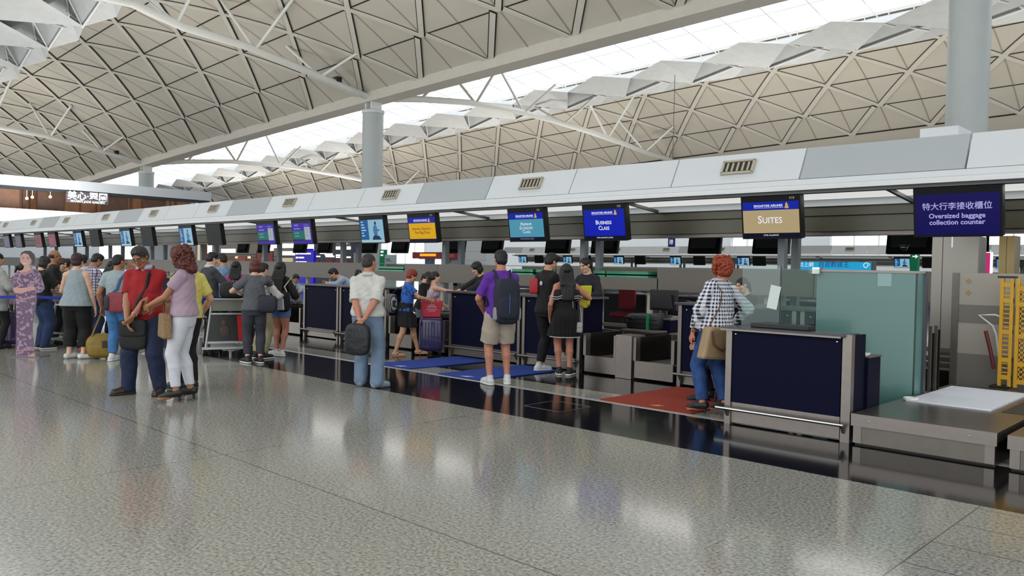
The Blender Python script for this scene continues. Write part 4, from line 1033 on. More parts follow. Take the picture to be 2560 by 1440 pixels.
        if low is not None:
            lp = s.up(low); f.cut(lambda x, y, z: (x-lp[0])*A[0]+(y-lp[1])*A[1]+(z-lp[2])*A[2])
        return s.put(name, f, m)
    def legsw(s, m, name='trousers', to=.06, off=.011, loose=.0, flare=0, folds=.0028, waist=.60, taper=0):
        """to: end of the garment as a share of the leg: 2 = ankle, 1 = knee"""
        h = s.H; lo, hi = s._pts(); f = Field(lo, hi, max(.009, s.res-.001))
        st = [(q[0], q[1]+off*h*.6, q[2]+off*h*.6) for q, z in zip(s.st, [.47, .52, .56, .615, .67]) if z <= waist+.02]
        f.loft(st, s.Xp, s.Fp, .015)
        for i in (0, 1):
            a = [s.hip[i], s.hip[i]*.5+s.kn[i]*.5, s.kn[i]]; r = [.062*h+loose*.01*h, (.053+loose*.012)*h, (.041+loose*.014)*h]
            bk = unit(np.cross(s.kn[i]-s.an[i], s.X0)); bk = -bk if bk @ s.fd[i] > 0 else bk
            if to > 1:
                cf = s.kn[i]*.65+s.an[i]*.35+bk*.006*h; e = s.kn[i]+(s.an[i]-s.kn[i])*(to-1)
                a += [cf, e]; r += [(.0405+loose*.014)*h, (.031+loose*.014+flare)*h]
            else:
                t = min(1, to+.12); a = [s.hip[i], s.hip[i]*(1-t*.5)+s.kn[i]*t*.5, s.hip[i]*(1-t)+s.kn[i]*t]
                r = [.062*h+loose*.01*h, (.056+loose*.018)*h, (.052+loose*.02)*h]
            f.chain(a, r, .012)
            if to <= 1 or to < 1.95:
                P, Q, fr = (s.hip[i], s.kn[i], to) if to <= 1 else (s.kn[i], s.an[i], to-1)
                p = P+(Q-P)*fr; d = unit(Q-P); rr = .1*h
                fn = lambda x, y, z, p=p, d=d: np.maximum(-((x-p[0])*d[0]+(y-p[1])*d[1]+(z-p[2])*d[2]), np.sqrt((x-p[0]-d[0]*.04)**2+(y-p[1]-d[1]*.04)**2+(z-p[2]-d[2]*.04)**2)-rr)
                f.put(fn, p-rr, p+rr+.04, .003, 's')
        if folds:
            g = np.meshgrid(*f.ax, indexing='ij', sparse=True); ph = rnd.random()*6
            f.D = (f.D+folds*(np.sin(g[2]*21+g[0]*27+ph+2*np.sin(g[1]*12))*np.sin(g[1]*31-g[2]*9+ph)*1.0+.4*np.sin(g[2]*49+g[0]*53-g[1]*47+2*np.sin(g[2]*13)))).astype(np.float32)
        wp = s.up(waist); A = s.A
        f.cut(lambda x, y, z: (x-wp[0])*A[0]+(y-wp[1])*A[1]+(z-wp[2])*A[2]); f.cut(lambda x, y, z: .004-z+0*x+0*y)
        return s.put(name, f, m)
    def skirt(s, m, name='skirt', hem=.3, waist=.61, flare=.02, folds=.006, top_=None, w0=0):
        h = s.H; lo, hi = s._pts(); f = Field(lo, hi, max(.009, s.res-.001)); X, F = s.Xp, s.Fp
        st = [(q[0], q[1]+.009*h+w0, q[2]+.009*h+w0) for q, z in zip(s.st, [.47, .52, .56, .615, .67, .73, .78]) if .5 < z <= (top_ or waist)+.02]
        b = st[0]; mk = (s.kn[0]+s.kn[1])/2
        st = [(s.pel*(1-t)+(V3(mk[0], mk[1], 0)+V3(0, 0, hem*h))*t, b[1]+flare*h*t, b[2]+(flare+.01)*h*t) for t in (1, .5)]+st
        f.loft(st, X, F, .01)
        if folds:
            g = np.meshgrid(*f.ax, indexing='ij', sparse=True)
            f.D = (f.D+folds*np.sin(np.arctan2(g[1]-s.pel[1], g[0]-s.pel[0])*14)*np.clip((.6*h-g[2])/.3, 0, 1)).astype(np.float32)
        f.cut(lambda x, y, z: hem*h-z+0*x+0*y)
        wp = s.up(top_ or waist); A = s.A; f.cut(lambda x, y, z: (x-wp[0])*A[0]+(y-wp[1])*A[1]+(z-wp[2])*A[2])
        return s.put(name, f, m)
    def shoes(s, m, sole=None, kind='sneaker', heel=0):
        h = s.H
        for i in (0, 1):
            fd = unit(s.fd[i]); a = s.an[i]; z0 = a[2]-.045*h; sd = unit(np.cross(fd, V3(0, 0, 1)))
            f = Field(a-.16*h, a+.19*h, .0065)
            base = V3(a[0], a[1], z0); low = V3(0, 0, 1)
            if kind == 'sandal':
                mb = MB(); mb.xf = None; L = .155*h; pr = []
                for t in range(20):
                    an = 2*PI*t/20; x = math.cos(an); pr.append((x*L*.5+.045*h, math.sin(an)*.024*h*(1+.25*x)))
                mb.prism(pr, .016, tuple(base+V3(0, 0, .001)), (tuple(fd), tuple(sd), (0, 0, 1)))
                so = ob('sandal', mb, sole or m, s.root)
                st_ = MB(); t0 = base+fd*.085*h+low*.03*h
                for q in (-1, 1): st_.tube([tuple(t0), tuple(base+fd*.05*h+sd*q*.016*h+low*.042*h), tuple(base+fd*.02*h+sd*q*.026*h+low*.016*h)], .006, 6)
                ob('strap', st_, m, so); continue
            r = .024*h
            f.chain([base-fd*.022*h+low*.027*h, base+fd*.04*h+low*.030*h, base+fd*.095*h+low*.022*h], [.0265*h, .027*h, .0235*h], .015)
            if kind != 'pump': f.cone(base-fd*.004*h+low*.03*h, base-fd*.004*h+low*.062*h, .027*h, .025*h, .012)
            f.cut(lambda x, y, z: z0+.002+.0*x-z+0*y)
            if kind == 'sneaker':
                f.cone(a+low*.0*h, a+low*.05*h, .02*h, .022*h, .004, 's')
            if kind == 'pump': f.ell(base+fd*.015*h+low*.058*h, (.02*h, .05*h, .02*h), np.stack([sd, fd, low]), .004, 's')
            v, fc = f.mesh(); o = ob('shoe', np_mesh('shoe', v, fc), m, s.root)
            if sole:
                e = Field(a-.16*h, a+.19*h, .0065)
                e.chain([base-fd*.022*h+low*.012*h, base+fd*.04*h+low*.012*h, base+fd*.098*h+low*.012*h], [.029*h, .028*h, .0255*h], .01)
                e.cut(lambda x, y, z: np.maximum(z0+.002-z, z-z0-.016*h)+0*x+0*y); v, fc = e.mesh(); ob('sole', np_mesh('sole', v, fc), sole, o)
            if heel: ob('heel', MB().tube([tuple(base-fd*.02*h+low*.012), tuple(base-fd*.024*h-low*heel)], [.017, .012], 8), m, o)
    # ----- hair: list of head-space lumps
    def hair(s, m, style='short', extra=None):
        u = s.hh; hp = s.hp; R = s.HR; f = Field(s.hc-u*np.array([1.3, 1.3, 2.9]), s.hc+u*np.array([1.3, 1.3, .95]), max(.0075, s.hres))
        k = .06*u
        def face(y0=.22, z0=.27, dx=.25, low=-.75): 
            f.ell(hp(0, y0+.30, z0-.55), (dx*u*1.05, .30*u, .60*u), R, .05*u, 's')
        if style == 'short':
            f.ell(hp(0, -.07, .17), (.365*u, .425*u, .375*u), R, k); f.ell(hp(0, -.2, -.05), (.325*u, .275*u, .31*u), R, k); f.ell(hp(0, .02, .36), (.3*u, .36*u, .2*u), R, k); face(.18, .36, .31)
            for q in (-1, 1): f.ell(hp(q*.42, .0, -.28), (.16*u, .24*u, .34*u), R, .03*u, 's')
        elif style == 'crop':
            f.ell(hp(0, -.07, .165), (.347*u, .412*u, .358*u), R, k); f.ell(hp(0, -.22, -.05), (.30*u, .245*u, .26*u), R, k); face(.12, .36, .31)
            for q in (-1, 1): f.ell(hp(q*.42, .02, -.26), (.17*u, .26*u, .34*u), R, .03*u, 's')
        elif style == 'bald':
            f.ell(hp(0, -.12, .02), (.352*u, .36*u, .24*u), R, k); face(.02, .3, .3)
            f.ell(hp(0, .05, .52), (.3*u, .42*u, .3*u), R, .03*u, 's')
        elif style == 'bob':
            f.ell(hp(0, -.07, .15), (.40*u, .46*u, .40*u), R, k); f.ell(hp(0, -.14, -.18), (.41*u, .36*u, .34*u), R, k)
            f.cone(hp(-.27, -.05, -.05), hp(-.28, -.04, -.42), .14*u, .12*u, k); f.cone(hp(.27, -.05, -.05), hp(.28, -.04, -.42), .14*u, .12*u, k); face(.20, .30, .25)
        elif style == 'pixie':
            f.ell(hp(0, -.09, .16), (.40*u, .46*u, .41*u), R, k); f.ell(hp(0, -.2, -.12), (.35*u, .30*u, .33*u), R, k); face(.16, .32, .27)
        elif style in ('long', 'longwave'):
            f.ell(hp(0, -.07, .15), (.40*u, .455*u, .40*u), R, k); ln = extra or 1.6
            A = s.A; b0 = s.hc-R[1]*.26*u; b1 = s.neck-s.F*.075*s.H-A*.03*s.H; b2 = b1-A*(ln-.75)*u-s.F*.012*s.H
            st = [(hp(0, -.18, .1), .40*u, .27*u), (hp(0, -.2, -.25), .47*u, .27*u), (b1, .55*u, .22*u), (b2, .48*u, .15*u)]
            for a, b in zip(st[:-1], st[1:]):
                for q in (-.66, -.33, 0, .33, .66): f.cone(a[0]+R[0]*q*a[1], b[0]+s.X*q*b[1], a[2]*.75, b[2]*.75, .05*u)
            for q in (-1, 1): f.cone(hp(q*.30, -.02, .05), hp(q*.31, -.05, -.45), .12*u, .11*u, k)
            face(.2, .3, .25)
        elif style == 'curly':
            ln = extra or 1.15; r2 = random.Random(5)
            f.ell(hp(0, -.1, .12), (.46*u, .50*u, .44*u), R, k); f.ell(hp(0, -.16, -.3), (.50*u, .42*u, .42*u), R, k); f.ell(hp(0, -.26, -.62), (.46*u, .32*u, .32*u*ln), R, k)
            for q in range(150):
                a = r2.uniform(0, 6.28); zc = r2.uniform(-.95, .5); rr = (.50 if zc > -.5 else .46)*math.sqrt(max(.05, 1-max(0, zc-.1)**2*4)); f.ell(hp(rr*math.cos(a), -.16+rr*math.sin(a)*.95, zc), (.085*u,)*3, R, .03*u)
            face(.26, .26, .25)
            f.ell(hp(0, .35, -.75), (.4*u, .38*u, .3*u), R, .05*u, 's')
        elif style == 'curlyshort':
            r2 = random.Random(9); f.ell(hp(0, -.09, .14), (.43*u, .47*u, .42*u), R, k); f.ell(hp(0, -.2, -.18), (.42*u, .34*u, .36*u), R, k)
            for q in range(170):
                a = r2.uniform(0, 6.28); zc = r2.uniform(-.48, .52); rr = .47*math.sqrt(max(.04, 1-((zc-.02)/.55)**2*.8)); f.ell(hp(rr*math.cos(a), -.10+rr*math.sin(a), zc), (.07*u,)*3, R, .02*u)
            face(.26, .28, .26)
        elif style == 'tied':
            f.ell(hp(0, -.07, .16), (.365*u, .43*u, .375*u), R, k); f.ell(hp(0, -.2, -.08), (.32*u, .28*u, .30*u), R, k); face(.17, .31, .29)
            f.chain([hp(0, -.42, .0), hp(0, -.55, -.12), hp(0, -.52, -.6)], [.13*u, .12*u, .07*u], k)
            for q in (-1, 1): f.ell(hp(q*.42, .03, -.28), (.14*u, .24*u, .34*u), R, .03*u, 's')
        elif style == 'pony':
            f.ell(hp(0, -.07, .16), (.375*u, .435*u, .38*u), R, k); f.ell(hp(0, -.2, -.08), (.33*u, .29*u, .30*u), R, k); face(.2, .27, .27)
            f.chain([hp(0, -.42, .1), hp(0, -.62, -.1), hp(0, -.62, -.7), hp(0, -.5, -1.25)], [.15*u, .2*u, .2*u, .08*u], k)
        elif style == 'sidepart':
            f.ell(hp(0, -.07, .18), (.375*u, .435*u, .385*u), R, k); f.ell(hp(0, -.2, -.05), (.325*u, .275*u, .31*u), R, k); f.ell(hp(.05, .2, .36), (.28*u, .22*u, .17*u), R, k); face(.2, .34, .3)
            for q in (-1, 1): f.ell(hp(q*.42, .0, -.28), (.16*u, .24*u, .34*u), R, .03*u, 's')
        g = np.meshgrid(*f.ax, indexing='ij', sparse=True); an = np.arctan2(g[1]-s.hc[1], g[0]-s.hc[0])
        nz = .25 if style in ('long', 'bob') else 1
        f.D = (f.D+nz*.03*u*np.sin(an*23+5*nz*np.sin(g[2]*18)+g[2]*30*nz)*.5+.012*u*np.sin(an*61+g[2]*70*nz)).astype(np.float32)
        return s.put('hair', f, m)
    # ----- small wearables as own parts
    def band(s, name, pts, m, w=.035, t=.006, parent=None, o0=None):
        """flat strap following points in the figure frame"""
        mb = MB(); n = len(pts); P = [np.array(p, float) for p in pts]
        vs = []
        for i in range(n):
            d = unit(P[min(i+1, n-1)]-P[max(i-1, 0)]); c = s.pel*.4+s.neck*.6; o = P[i]-c; o = unit(o-s.A*(o @ s.A)); sd = unit(np.cross(d, o)); o = np.cross(sd, d)
            for a, b in ((-1, -.3), (1, -.3), (1, 1), (-1, 1)): vs.append(P[i]+sd*a*w/2+o*b*t)
        fs = [(i*4+j, i*4+(j+1) % 4, (i+1)*4+(j+1) % 4, (i+1)*4+j) for i in range(n-1) for j in range(4)]
        if o0 is not None: vs = [v-np.array(o0) for v in vs]
        mb.add(vs, fs, 0, True); return ob(name, mb, m, parent or s.root)
    def torso(s, ang, z, off=.02):
        """point on the torso surface: ang 0 = front, 90 = right side, z as share of height"""
        zz = [.47, .52, .56, .615, .67, .73, .78, .82, .85]; a = math.radians(ang); h = s.H
        w = np.interp(z, zz, [q[1] for q in s.st]); d = np.interp(z, zz, [q[2] for q in s.st])
        c = s.up(z); return c+s.X*math.sin(a)*(w+off*h)+s.F2*math.cos(a)*(d+off*h)
    def shoulder_pt(s, side, off=.055): return s.up(.835)+s.X*side*.065*s.H+s.A*off*.35*s.H
    def world(s, p):
        c, n = math.cos(s.w), math.sin(s.w); l = s.root.location
        return (l[0]+p[0]*c-p[1]*n, l[1]+p[0]*n+p[1]*c, l[2]+p[2])
    def carry(s, name, label, cat, p, rz=0, group=None): return thing(name, label, cat, s.world(p), s.w+rz, group)
    def knit(s, off=.018): return lambda a, z: s.torso(a, z, off)
def foot(u, v): return G(u, v)
# ---------------------------------------------------------------- the people
def spot(u, v): p = G(u, v); return (p.x, p.y, 0)
def tall(loc, u, v):      # height whose top shows at (u, v) when standing at loc
    d = ray(u, v); k = math.hypot(loc[0], loc[1])/math.hypot(d.x, d.y); return EYE+d.z*k
def col(n, c, **k): return cloth(n, c, **k)
def pattern(name, fn, rough=.85):
    m = bpy.data.materials.new('cloth_'+name); m.use_nodes = True; nt, b = nodes_of(m); b.inputs['Roughness'].default_value = rough
    tc = nt.nodes.new('ShaderNodeTexCoord'); sx = nt.nodes.new('ShaderNodeSeparateXYZ'); nt.links.new(tc.outputs['Object'], sx.inputs[0])
    nt.links.new(fn(nt, sx.outputs, tc), b.inputs['Base Color']); return m
def stripes(nt, co, per, duty=.5):
    f = math_n(nt, 'FRACT', math_n(nt, 'DIVIDE', co, per)); return math_n(nt, 'LESS_THAN', f, duty)
def gingham(nt, o, tc):
    xy = math_n(nt, 'MULTIPLY', math_n(nt, 'ARCTAN2', o[0], o[1]), .17); a, b = stripes(nt, xy, .04), stripes(nt, o[2], .04)
    s_ = math_n(nt, 'MULTIPLY', math_n(nt, 'ADD', a, b), .5)
    return mixc(nt, s_, lin('#d8d9de'), mixc(nt, math_n(nt, 'GREATER_THAN', s_, .7), lin('#5a6078'), lin('#0c0e22')))
def plaid(nt, o, tc):
    a, b = stripes(nt, math_n(nt, 'MULTIPLY', math_n(nt, 'ARCTAN2', o[0], o[1]), .16), .05, .25), stripes(nt, o[2], .05, .22)
    return mixc(nt, math_n(nt, 'MAXIMUM', a, b), lin('#b9b4bd'), lin('#3c3560'))
def floral(base, spot_, sc=22, th=.55):
    def f(nt, o, tc):
        n = nt.nodes.new('ShaderNodeTexNoise'); n.inputs['Scale'].default_value = sc; nt.links.new(tc.outputs['Object'], n.inputs['Vector'])
        return mixc(nt, math_n(nt, 'GREATER_THAN', n.outputs['Fac'], th), lin(base), lin(spot_))
    return f
BLACKC = col('black', '#0b0b0d', vary=.2); BLKTR = col('black_trouser', '#09090b', vary=.2)
JEANS_D = col('dark_jeans', '#182440', scale=20, vary=.2); JEANS_B = col('blue_jeans', '#284a80', scale=14, vary=.25); JEANS_L = col('light_jeans', '#6c8198', scale=8, vary=.15)
WHITE = col('white_shirt', '#c9c9c6', vary=.04); GREYT = col('grey_tee', '#55575c', vary=.06, scale=40); SHOE_B = col('shoe_black', '#0d0d0e', rough=.5); SHOE_W = col('shoe_white', '#c9cccb', rough=.6); SHOE_BR = col('shoe_brown', '#33211b', rough=.4)
SOLE_D = mat('sole_dark', '#262626', .7, 0, .05); SOLE_T = mat('sole_tan', '#9a8468', .7, 0, .05)
NR = dict(res=.0105, hres=.0058); FR = dict(res=.014, hres=.0075)
def glasses(f):
    m = MB(); hp = lambda *a: tuple(f.hp(*a))
    for q in (-1, 1):
        m.tube([hp(q*.145+.1*math.cos(t), .41, .01+.075*math.sin(t)) for t in np.linspace(0, 2*PI, 13)], .0022, 4, cap=False)
        m.tube([hp(q*.245, .40, .03), hp(q*.35, .05, .04), hp(q*.36, -.1, .0)], .002, 4)
    m.tube([hp(-.05, .425, .02), hp(.05, .425, .02)], .002, 4); ob('glasses', m, black_pl, f.root)
def collar(f, m, open_=.02):
    h = f.H; X, F, A = f.X, f.F2, f.A; n = f.up(.845); mb = MB(); K = 14
    ang = [math.radians(20+320*i/K) for i in range(K+1)]; vs = []
    for a in ang:
        d = X*math.sin(a)+F*math.cos(a)
        vs += [tuple(n+d*.036*h+A*.022*h), tuple(n+d*.056*h-A*.004*h), tuple(n+d*.06*h-A*.006*h), tuple(n+d*.041*h+A*.026*h)]
    mb.add(vs, [(i*4+j, i*4+(j+1) % 4, i*4+4+(j+1) % 4, i*4+4+j) for i in range(K) for j in range(4)], 0, True); ob('collar', mb, m, f.root)
def belt(f, m, z=.595):
    ob('belt', MB().tube([tuple(f.torso(a, z, .008)) for a in range(0, 361, 20)], .016, 6, flat=.35, cap=False), m, f.root)
# --- man in the red polo
L = spot(362, 985)
f = Fig('man in red polo and dark jeans looking down, black bag before him', L, 203, tall(L, 355, 612), 'm', 'tan', 1.22, lean=.06, head=(.12, -.52, .12), arms={'l': {'to': (.03, .165, .505), 'palm': (1, -.3, 0), 'hand': (.5, .35, -.8), 'curl': .8}, 'r': {'to': (.06, .14, .50), 'palm': (-1, -.3, 0), 'hand': (-.3, .3, -.9), 'curl': .6, 'pole': (1, -.6, 0)}}, feet={'l': (-.1, 0, 0, -.1), 'r': (.1, .02, 0, .75)}, **NR)
f.body(); f.top(col('red_polo', '#8e0f17'), sleeve=.78, hem=.505, loose=1.2, vneck=.06); f.legsw(JEANS_D, to=1.97, loose=.9); f.shoes(SHOE_BR, SOLE_D); f.hair(H_GREY, 'short'); collar(f, col('pale_blue', '#a9b0c8')); glasses(f)
ob('wrist_watch', MB().tube([tuple(f.wr[0]-f.hd[0]*.02+(np.array([math.cos(a), math.sin(a)*.3, math.sin(a)*.9]))*.029) for a in np.linspace(0, 6.28, 12)], .007, 5, cap=False), mat('watch_silver', '#c9c9c6', .3, .6, 0), f.root)
p = V3(.06, .175, .405*f.H); b = f.carry('crossbody_bag', 'black bag hanging before the man in the red polo', 'bag', p, .1)
ob('pouch', MB().rbox((0, 0, 0), (.3, .09, .34), .45), col('bag_black', '#0c0c0d', rough=.7), b); ob('flap', MB().rbox((0, .03, .08), (.29, .05, .2), .4), MATS['cloth_bag_black'], b)
f.band('strap', [f.torso(150, .72), f.torso(165, .80), f.shoulder_pt(-1, .05), f.torso(-30, .80), f.torso(-20, .72), f.torso(5, .62, .03), p+V3(.0, .0, .16)], MATS['cloth_bag_black'], .04, parent=b, o0=p)
RED = f
# --- woman with curly hair
L = spot(458, 1003)
f = Fig('woman with long curly auburn hair, mauve top and white trousers', L, -72, tall(L, 468, 626)-.02, 'f', 'tan', 1.12, lean=.02, head=(-.1, -.3, 0), arms={'l': {'to': (-.03, .22, .64), 'pole': (-1, -.7, -.6), 'curl': .7}, 'r': {'to': (.05, .22, .63), 'pole': (1, -.7, -.6)}}, pelvis=(0, 0, .566), feet={'l': (-.05, .03, .035, -.1), 'r': (.06, -.03, .035, .1), 'pitchl': -.25, 'pitchr': -.25}, **NR)
f.body(); f.top(col('mauve_top', '#a08a9a', vary=.08), sleeve=.55, hem=.535, loose=1.3, flare=.008); f.legsw(col('white_trousers', '#c4c6ce', vary=.04), to=1.9, off=.008); f.shoes(SHOE_B, None, 'pump', heel=.055); f.hair(H_AUB, 'curly', 1.35)
lace = MB(); 
p = V3(-.13, .16, .515*f.H); b = f.carry('handbag', 'small tan woven handbag on the arm of the curly haired woman', 'handbag', p, .5)
ob('pouch', MB().prism([(-.17, -.14), (.17, -.14), (.12, .13), (-.1, .13)], .1, (0, -.05, 0)), col('tan_weave', '#84694a', scale=90, vary=.4), b, bevel=.025)
ob('handle', MB().tube([(-.08, 0, .12), (-.07, 0, .23), (0, 0, .28), (.07, 0, .23), (.08, 0, .12)], .009, 6), col('tan_leather', '#6d4a2e'), b)
f.band('strap', [f.torso(60, .79, .014), f.shoulder_pt(-1, .05), f.torso(-130, .78, .014), f.torso(-140, .68, .016)], col('thin_strap', '#3a3040'), .012, parent=b, o0=p)
b = f.carry('phone', 'red cased phone held by the curly haired woman', 'phone', f.wr[0]+V3(.03, .09, -.02)); ob('case', MB().box((0, 0, 0), (.075, .012, .15), rot=Matrix.Rotation(.3, 3, 'X')), mat('case_red', '#7c2f35', .4, 0, .05), b)
# --- man in yellow behind her
L = spot(466, 970)
f = Fig('man in yellow polo and black trousers half hidden by the curly haired woman', L, -35, tall(L, 480, 626), 'm', 'mid', 1.08, head=(-.2, -.1, 0), arms={'r': {'to': (.17, .07, .53)}}, **NR)
f.body(); f.top(col('yellow_polo', '#c9bd63', vary=.08), sleeve=.75, hem=.51); f.legsw(BLKTR, to=1.97, loose=.4); f.shoes(SHOE_B, SOLE_D); f.hair(H_BLACK, 'short')
# --- older man in white shirt
L = spot(916, 968)
f = Fig('man in loose white shirt and pale jeans with hands behind his back', L, 18, tall(L, 930, 636), 'm', 'red', 1.16, head=(.35, .02, 0), arms={'l': {'to': (-.015, -.135, .505), 'pole': (-1, -.5, 0), 'palm': (0, -1, 0), 'curl': .7}, 'r': {'to': (.02, -.14, .52), 'pole': (1, -.5, 0), 'hand': (-.7, 0, -.6), 'palm': (0, 1, 0), 'curl': .9}}, feet={'l': (-.06, .04, 0, -.25), 'r': (.085, -.02, 0, .7)}, **NR)
f.body(); f.top(col('cream_shirt', '#c2c1bb', vary=.05), sleeve=.95, hem=.535, loose=1.8, folds=.005); f.legsw(JEANS_L, to=1.98, loose=.8, flare=.008); f.shoes(col('shoe_pale', '#7d8b98'), None); f.hair(H_GREY, 'crop'); collar(f, MATS['cloth_cream_shirt'])
p = V3(-.04, -.25, .372*f.H); b = f.carry('tote_bag', 'limp black bag held behind the man in the white shirt', 'bag', p, -.2)
ob('sack', MB().rbox((0, 0, 0), (.34, .12, .40), .55), col('nylon_black', '#17181c', rough=.5, bump=.8, scale=14), b); ob('handle', MB().tube([(-.1, 0, .16), (-.03, .06, .25), (.03, .06, .25), (.1, 0, .16)], .012, 6), MATS['cloth_nylon_black'], b)
ob('wrist_watch', MB().tube([tuple(f.wr[0]-f.hd[0]*.015+np.array([math.cos(a), math.sin(a), 0])*.028) for a in np.linspace(0, 6.28, 12)], .007, 5, cap=False), mat('watch_silver', '#c9c9c6'), f.root)
# --- man in purple with backpack
L = spot(1247, 962)
f = Fig('man in purple t-shirt and beige shorts with navy backpack', L, -18, tall(L, 1250, 627), 'm', 'red', 1.04, head=(.0, -.12, 0), arms={'l': {'to': (-.09, .13, .545), 'pole': (-1, -.5, -.1), 'curl': .8}, 'r': {'to': (.03, .16, .56), 'pole': (.5, -.2, -1)}}, feet={'l': (-.07, .01, 0, -.2), 'r': (.075, .03, 0, .3)}, **NR)
f.body(); f.top(col('purple_tee', '#5b2a94', vary=.08), sleeve=.8, hem=.50, loose=1.4); f.legsw(col('beige_shorts', '#a89c8e', vary=.06), to=.86, loose=.75, name='shorts', folds=.004); f.shoes(SHOE_W, SHOE_SOLE); f.hair(H_BLACK, 'short')
p = V3(.01, -.235, .63*f.H); b = f.carry('backpack', 'navy backpack with a blue zip worn by the man in purple', 'backpack', p)
nb = col('backpack_navy', '#1a1e30', rough=.75, scale=60); ob('body', MB().rbox((0, 0, 0), (.33, .2, .6), .5), nb, b)
ob('front_pocket', MB().rbox((0, -.07, -.08), (.28, .10, .3), .45), nb, b); ob('zip', MB().box((.0, -.122, -.03), (.008, .006, .24)), mat('zip_blue', '#2b5ea8', .4, 0, 0), b)
for sg in (-1, 1):
    f.band('strap', [f.torso(180-sg*25, .77, .05), f.up(.842)+f.X*sg*.062*f.H+f.A*.006*f.H-f.F2*.02*f.H, f.up(.835)+f.X*sg*.07*f.H+f.F2*.03*f.H, f.torso(sg*38, .76, .016), f.torso(sg*60, .68, .018), f.torso(sg*110, .59, .03)], nb, .055, .008, b, p)
for x in (-.15, .16): ob('side_pocket', MB().rbox((x, .0, -.16), (.05, .12, .17), .5), mat('pocket_grey', '#8d918f', .7, 0, .1), b)
# --- couple in black
L = spot(1362, 929)
f = Fig('man in black t-shirt and trousers with one foot on the counter rail', L, 52, tall(L, 1370, 632), 'm', 'mid', .98, lean=.04, head=(.0, -.35, 0), arms={'r': {'to': (.05, .2, .74), 'pole': (1, -.4, -.8), 'palm': (-1, 0, .2), 'curl': .7}, 'l': {'to': (-.05, .2, .73), 'pole': (-1, -.4, -.8)}}, feet={'l': (-.05, -.02, 0, .2), 'r': (.06, .14, .085, .1)}, **NR)
f.body(); f.top(BLACKC, sleeve=.72, hem=.49, loose=1.5); f.legsw(BLKTR, to=1.85, off=.009, loose=.3); f.shoes(SHOE_W, SHOE_SOLE); f.hair(H_BLACK, 'sidepart'); 
ob('shirt_print', MB().lathe([(0, 0), (.035, 0), (.035, .004), (0, .004)], 12, c=(0, 0, 0)), mat('print_white', '#b9bcbd', .8, 0, 0), f.root, loc=tuple(f.torso(170, .74, .018))).rotation_euler = (PI/2, 0, 0)
p = f.torso(212, .715, .035); b = f.carry('sling_bag', 'flat red bag on the back of the man in black', 'bag', p, .6)
ob('pouch', MB().rbox((0, 0, 0), (.14, .08, .24), .4), col('bag_red', '#a01a20', rough=.5), b); f.band('strap', [p+V3(0, .0, .1), f.torso(190, .80, .02), f.shoulder_pt(1, .05), f.torso(30, .76), f.torso(-20, .66)], BLACKC, .03, parent=b, o0=p)
L = spot(1410, 938)
f = Fig('young woman in short black off-shoulder dress with white stripes', L, -12, tall(L, 1416, 661), 'f', 'red', .95, head=(.2, -.05, 0), arms={'r': {'to': (.17, .15, .70), 'pole': (1, -.8, -.5), 'curl': .8}, 'l': {'to': (-.13, .06, .52)}}, feet={'l': (-.04, .03, 0, .1), 'r': (.045, -.01, 0, .55)}, **NR)
f.body(); f.skirt(BLACKC, name='dress', hem=.345, top_=.775, flare=.035, w0=.012); f.shoes(SHOE_B, SHOE_SOLE); f.hair(H_BLACK, 'long', 1.75)
def ring(f, z, off, r, m, nm, a0=0, a1=360): return ob(nm, MB().tube([tuple(f.torso(a, z, off)) for a in range(a0, a1+1, 15)], r, 5, cap=False), m, f.root)
cap_ = MB(); K = 24; vs = []
for i in range(K):
    a = 360*i/K; sn = abs(math.sin(math.radians(a))); wd = .028+.04*sn; zl = .705-.02*sn+.008*math.sin(math.radians(a*6)); zt_ = .79-.02*sn
    vs += [tuple(f.torso(a, zt_, .02+.022*sn)), tuple(f.torso(a, zl, wd)), tuple(f.torso(a, zl, wd-.006)), tuple(f.torso(a, zt_, .014+.015*sn))]
cap_.add(vs, [(i*4+j, i*4+(j+1) % 4, ((i+1) % K)*4+(j+1) % 4, ((i+1) % K)*4+j) for i in range(K) for j in range(4)], 0, True); ob('frill', cap_, BLACKC, f.root)
wl = col('trim_white', '#c9c9c6', vary=.02)
for z, o in ((.708, .031), (.727, .031)): ob('stripe', MB().tube([tuple(f.torso(a, z-.02*abs(math.sin(math.radians(a)))+.008*math.sin(math.radians(a*6)), o+.038*abs(math.sin(math.radians(a))))) for a in range(0, 361, 15)], .006, 5, cap=False), wl, f.root)
ob('hem_stripe', MB().tube([(f.pel[0]+(.136*f.H+.004)*math.sin(a), f.pel[1]*.5+.012+(.112*f.H+.004)*math.cos(a), .349*f.H) for a in np.linspace(0, 2*PI, 30)], .007, 5, cap=False), wl, f.root)
p = V3(.15, -.04, .435*f.H); b = f.carry('shoulder_bag', 'small white shoulder bag of the woman in the black dress', 'handbag', p, -.2)
ob('pouch', MB().rbox((0, 0, 0), (.2, .07, .15), .3), col('bag_white', '#a9a69f', rough=.5, vary=.03), b, bevel=0); ob('flap', MB().rbox((0, -.02, .035), (.195, .045, .08), .3), MATS['cloth_bag_white'], b)
ob('strap', MB().tube([(-.09, 0, .06), tuple(f.torso(140, .60, .02)-p), tuple(f.torso(150, .72, .03)-p), tuple(f.up(.84)+f.X*.05*f.H-p), tuple(f.torso(70, .72, .04)-p), (.09, 0, .06)], .007, 6), MATS['cloth_bag_white'], b)
p = f.wr[1]+V3(.06, .07, .0); b = f.carry('plastic_bag', 'crumpled yellow printed bag held by the woman in the black dress', 'bag', p, -.15)
ob('sack', MB().prism([(-.12, .17), (.13, .18), (.1, -.13), (.03, -.17), (-.06, -.12)], .05, (0, -.02, 0)), pattern('yellow_print', floral('#c9c012', '#4a470c', 26, .6), .5), b, bevel=.02)
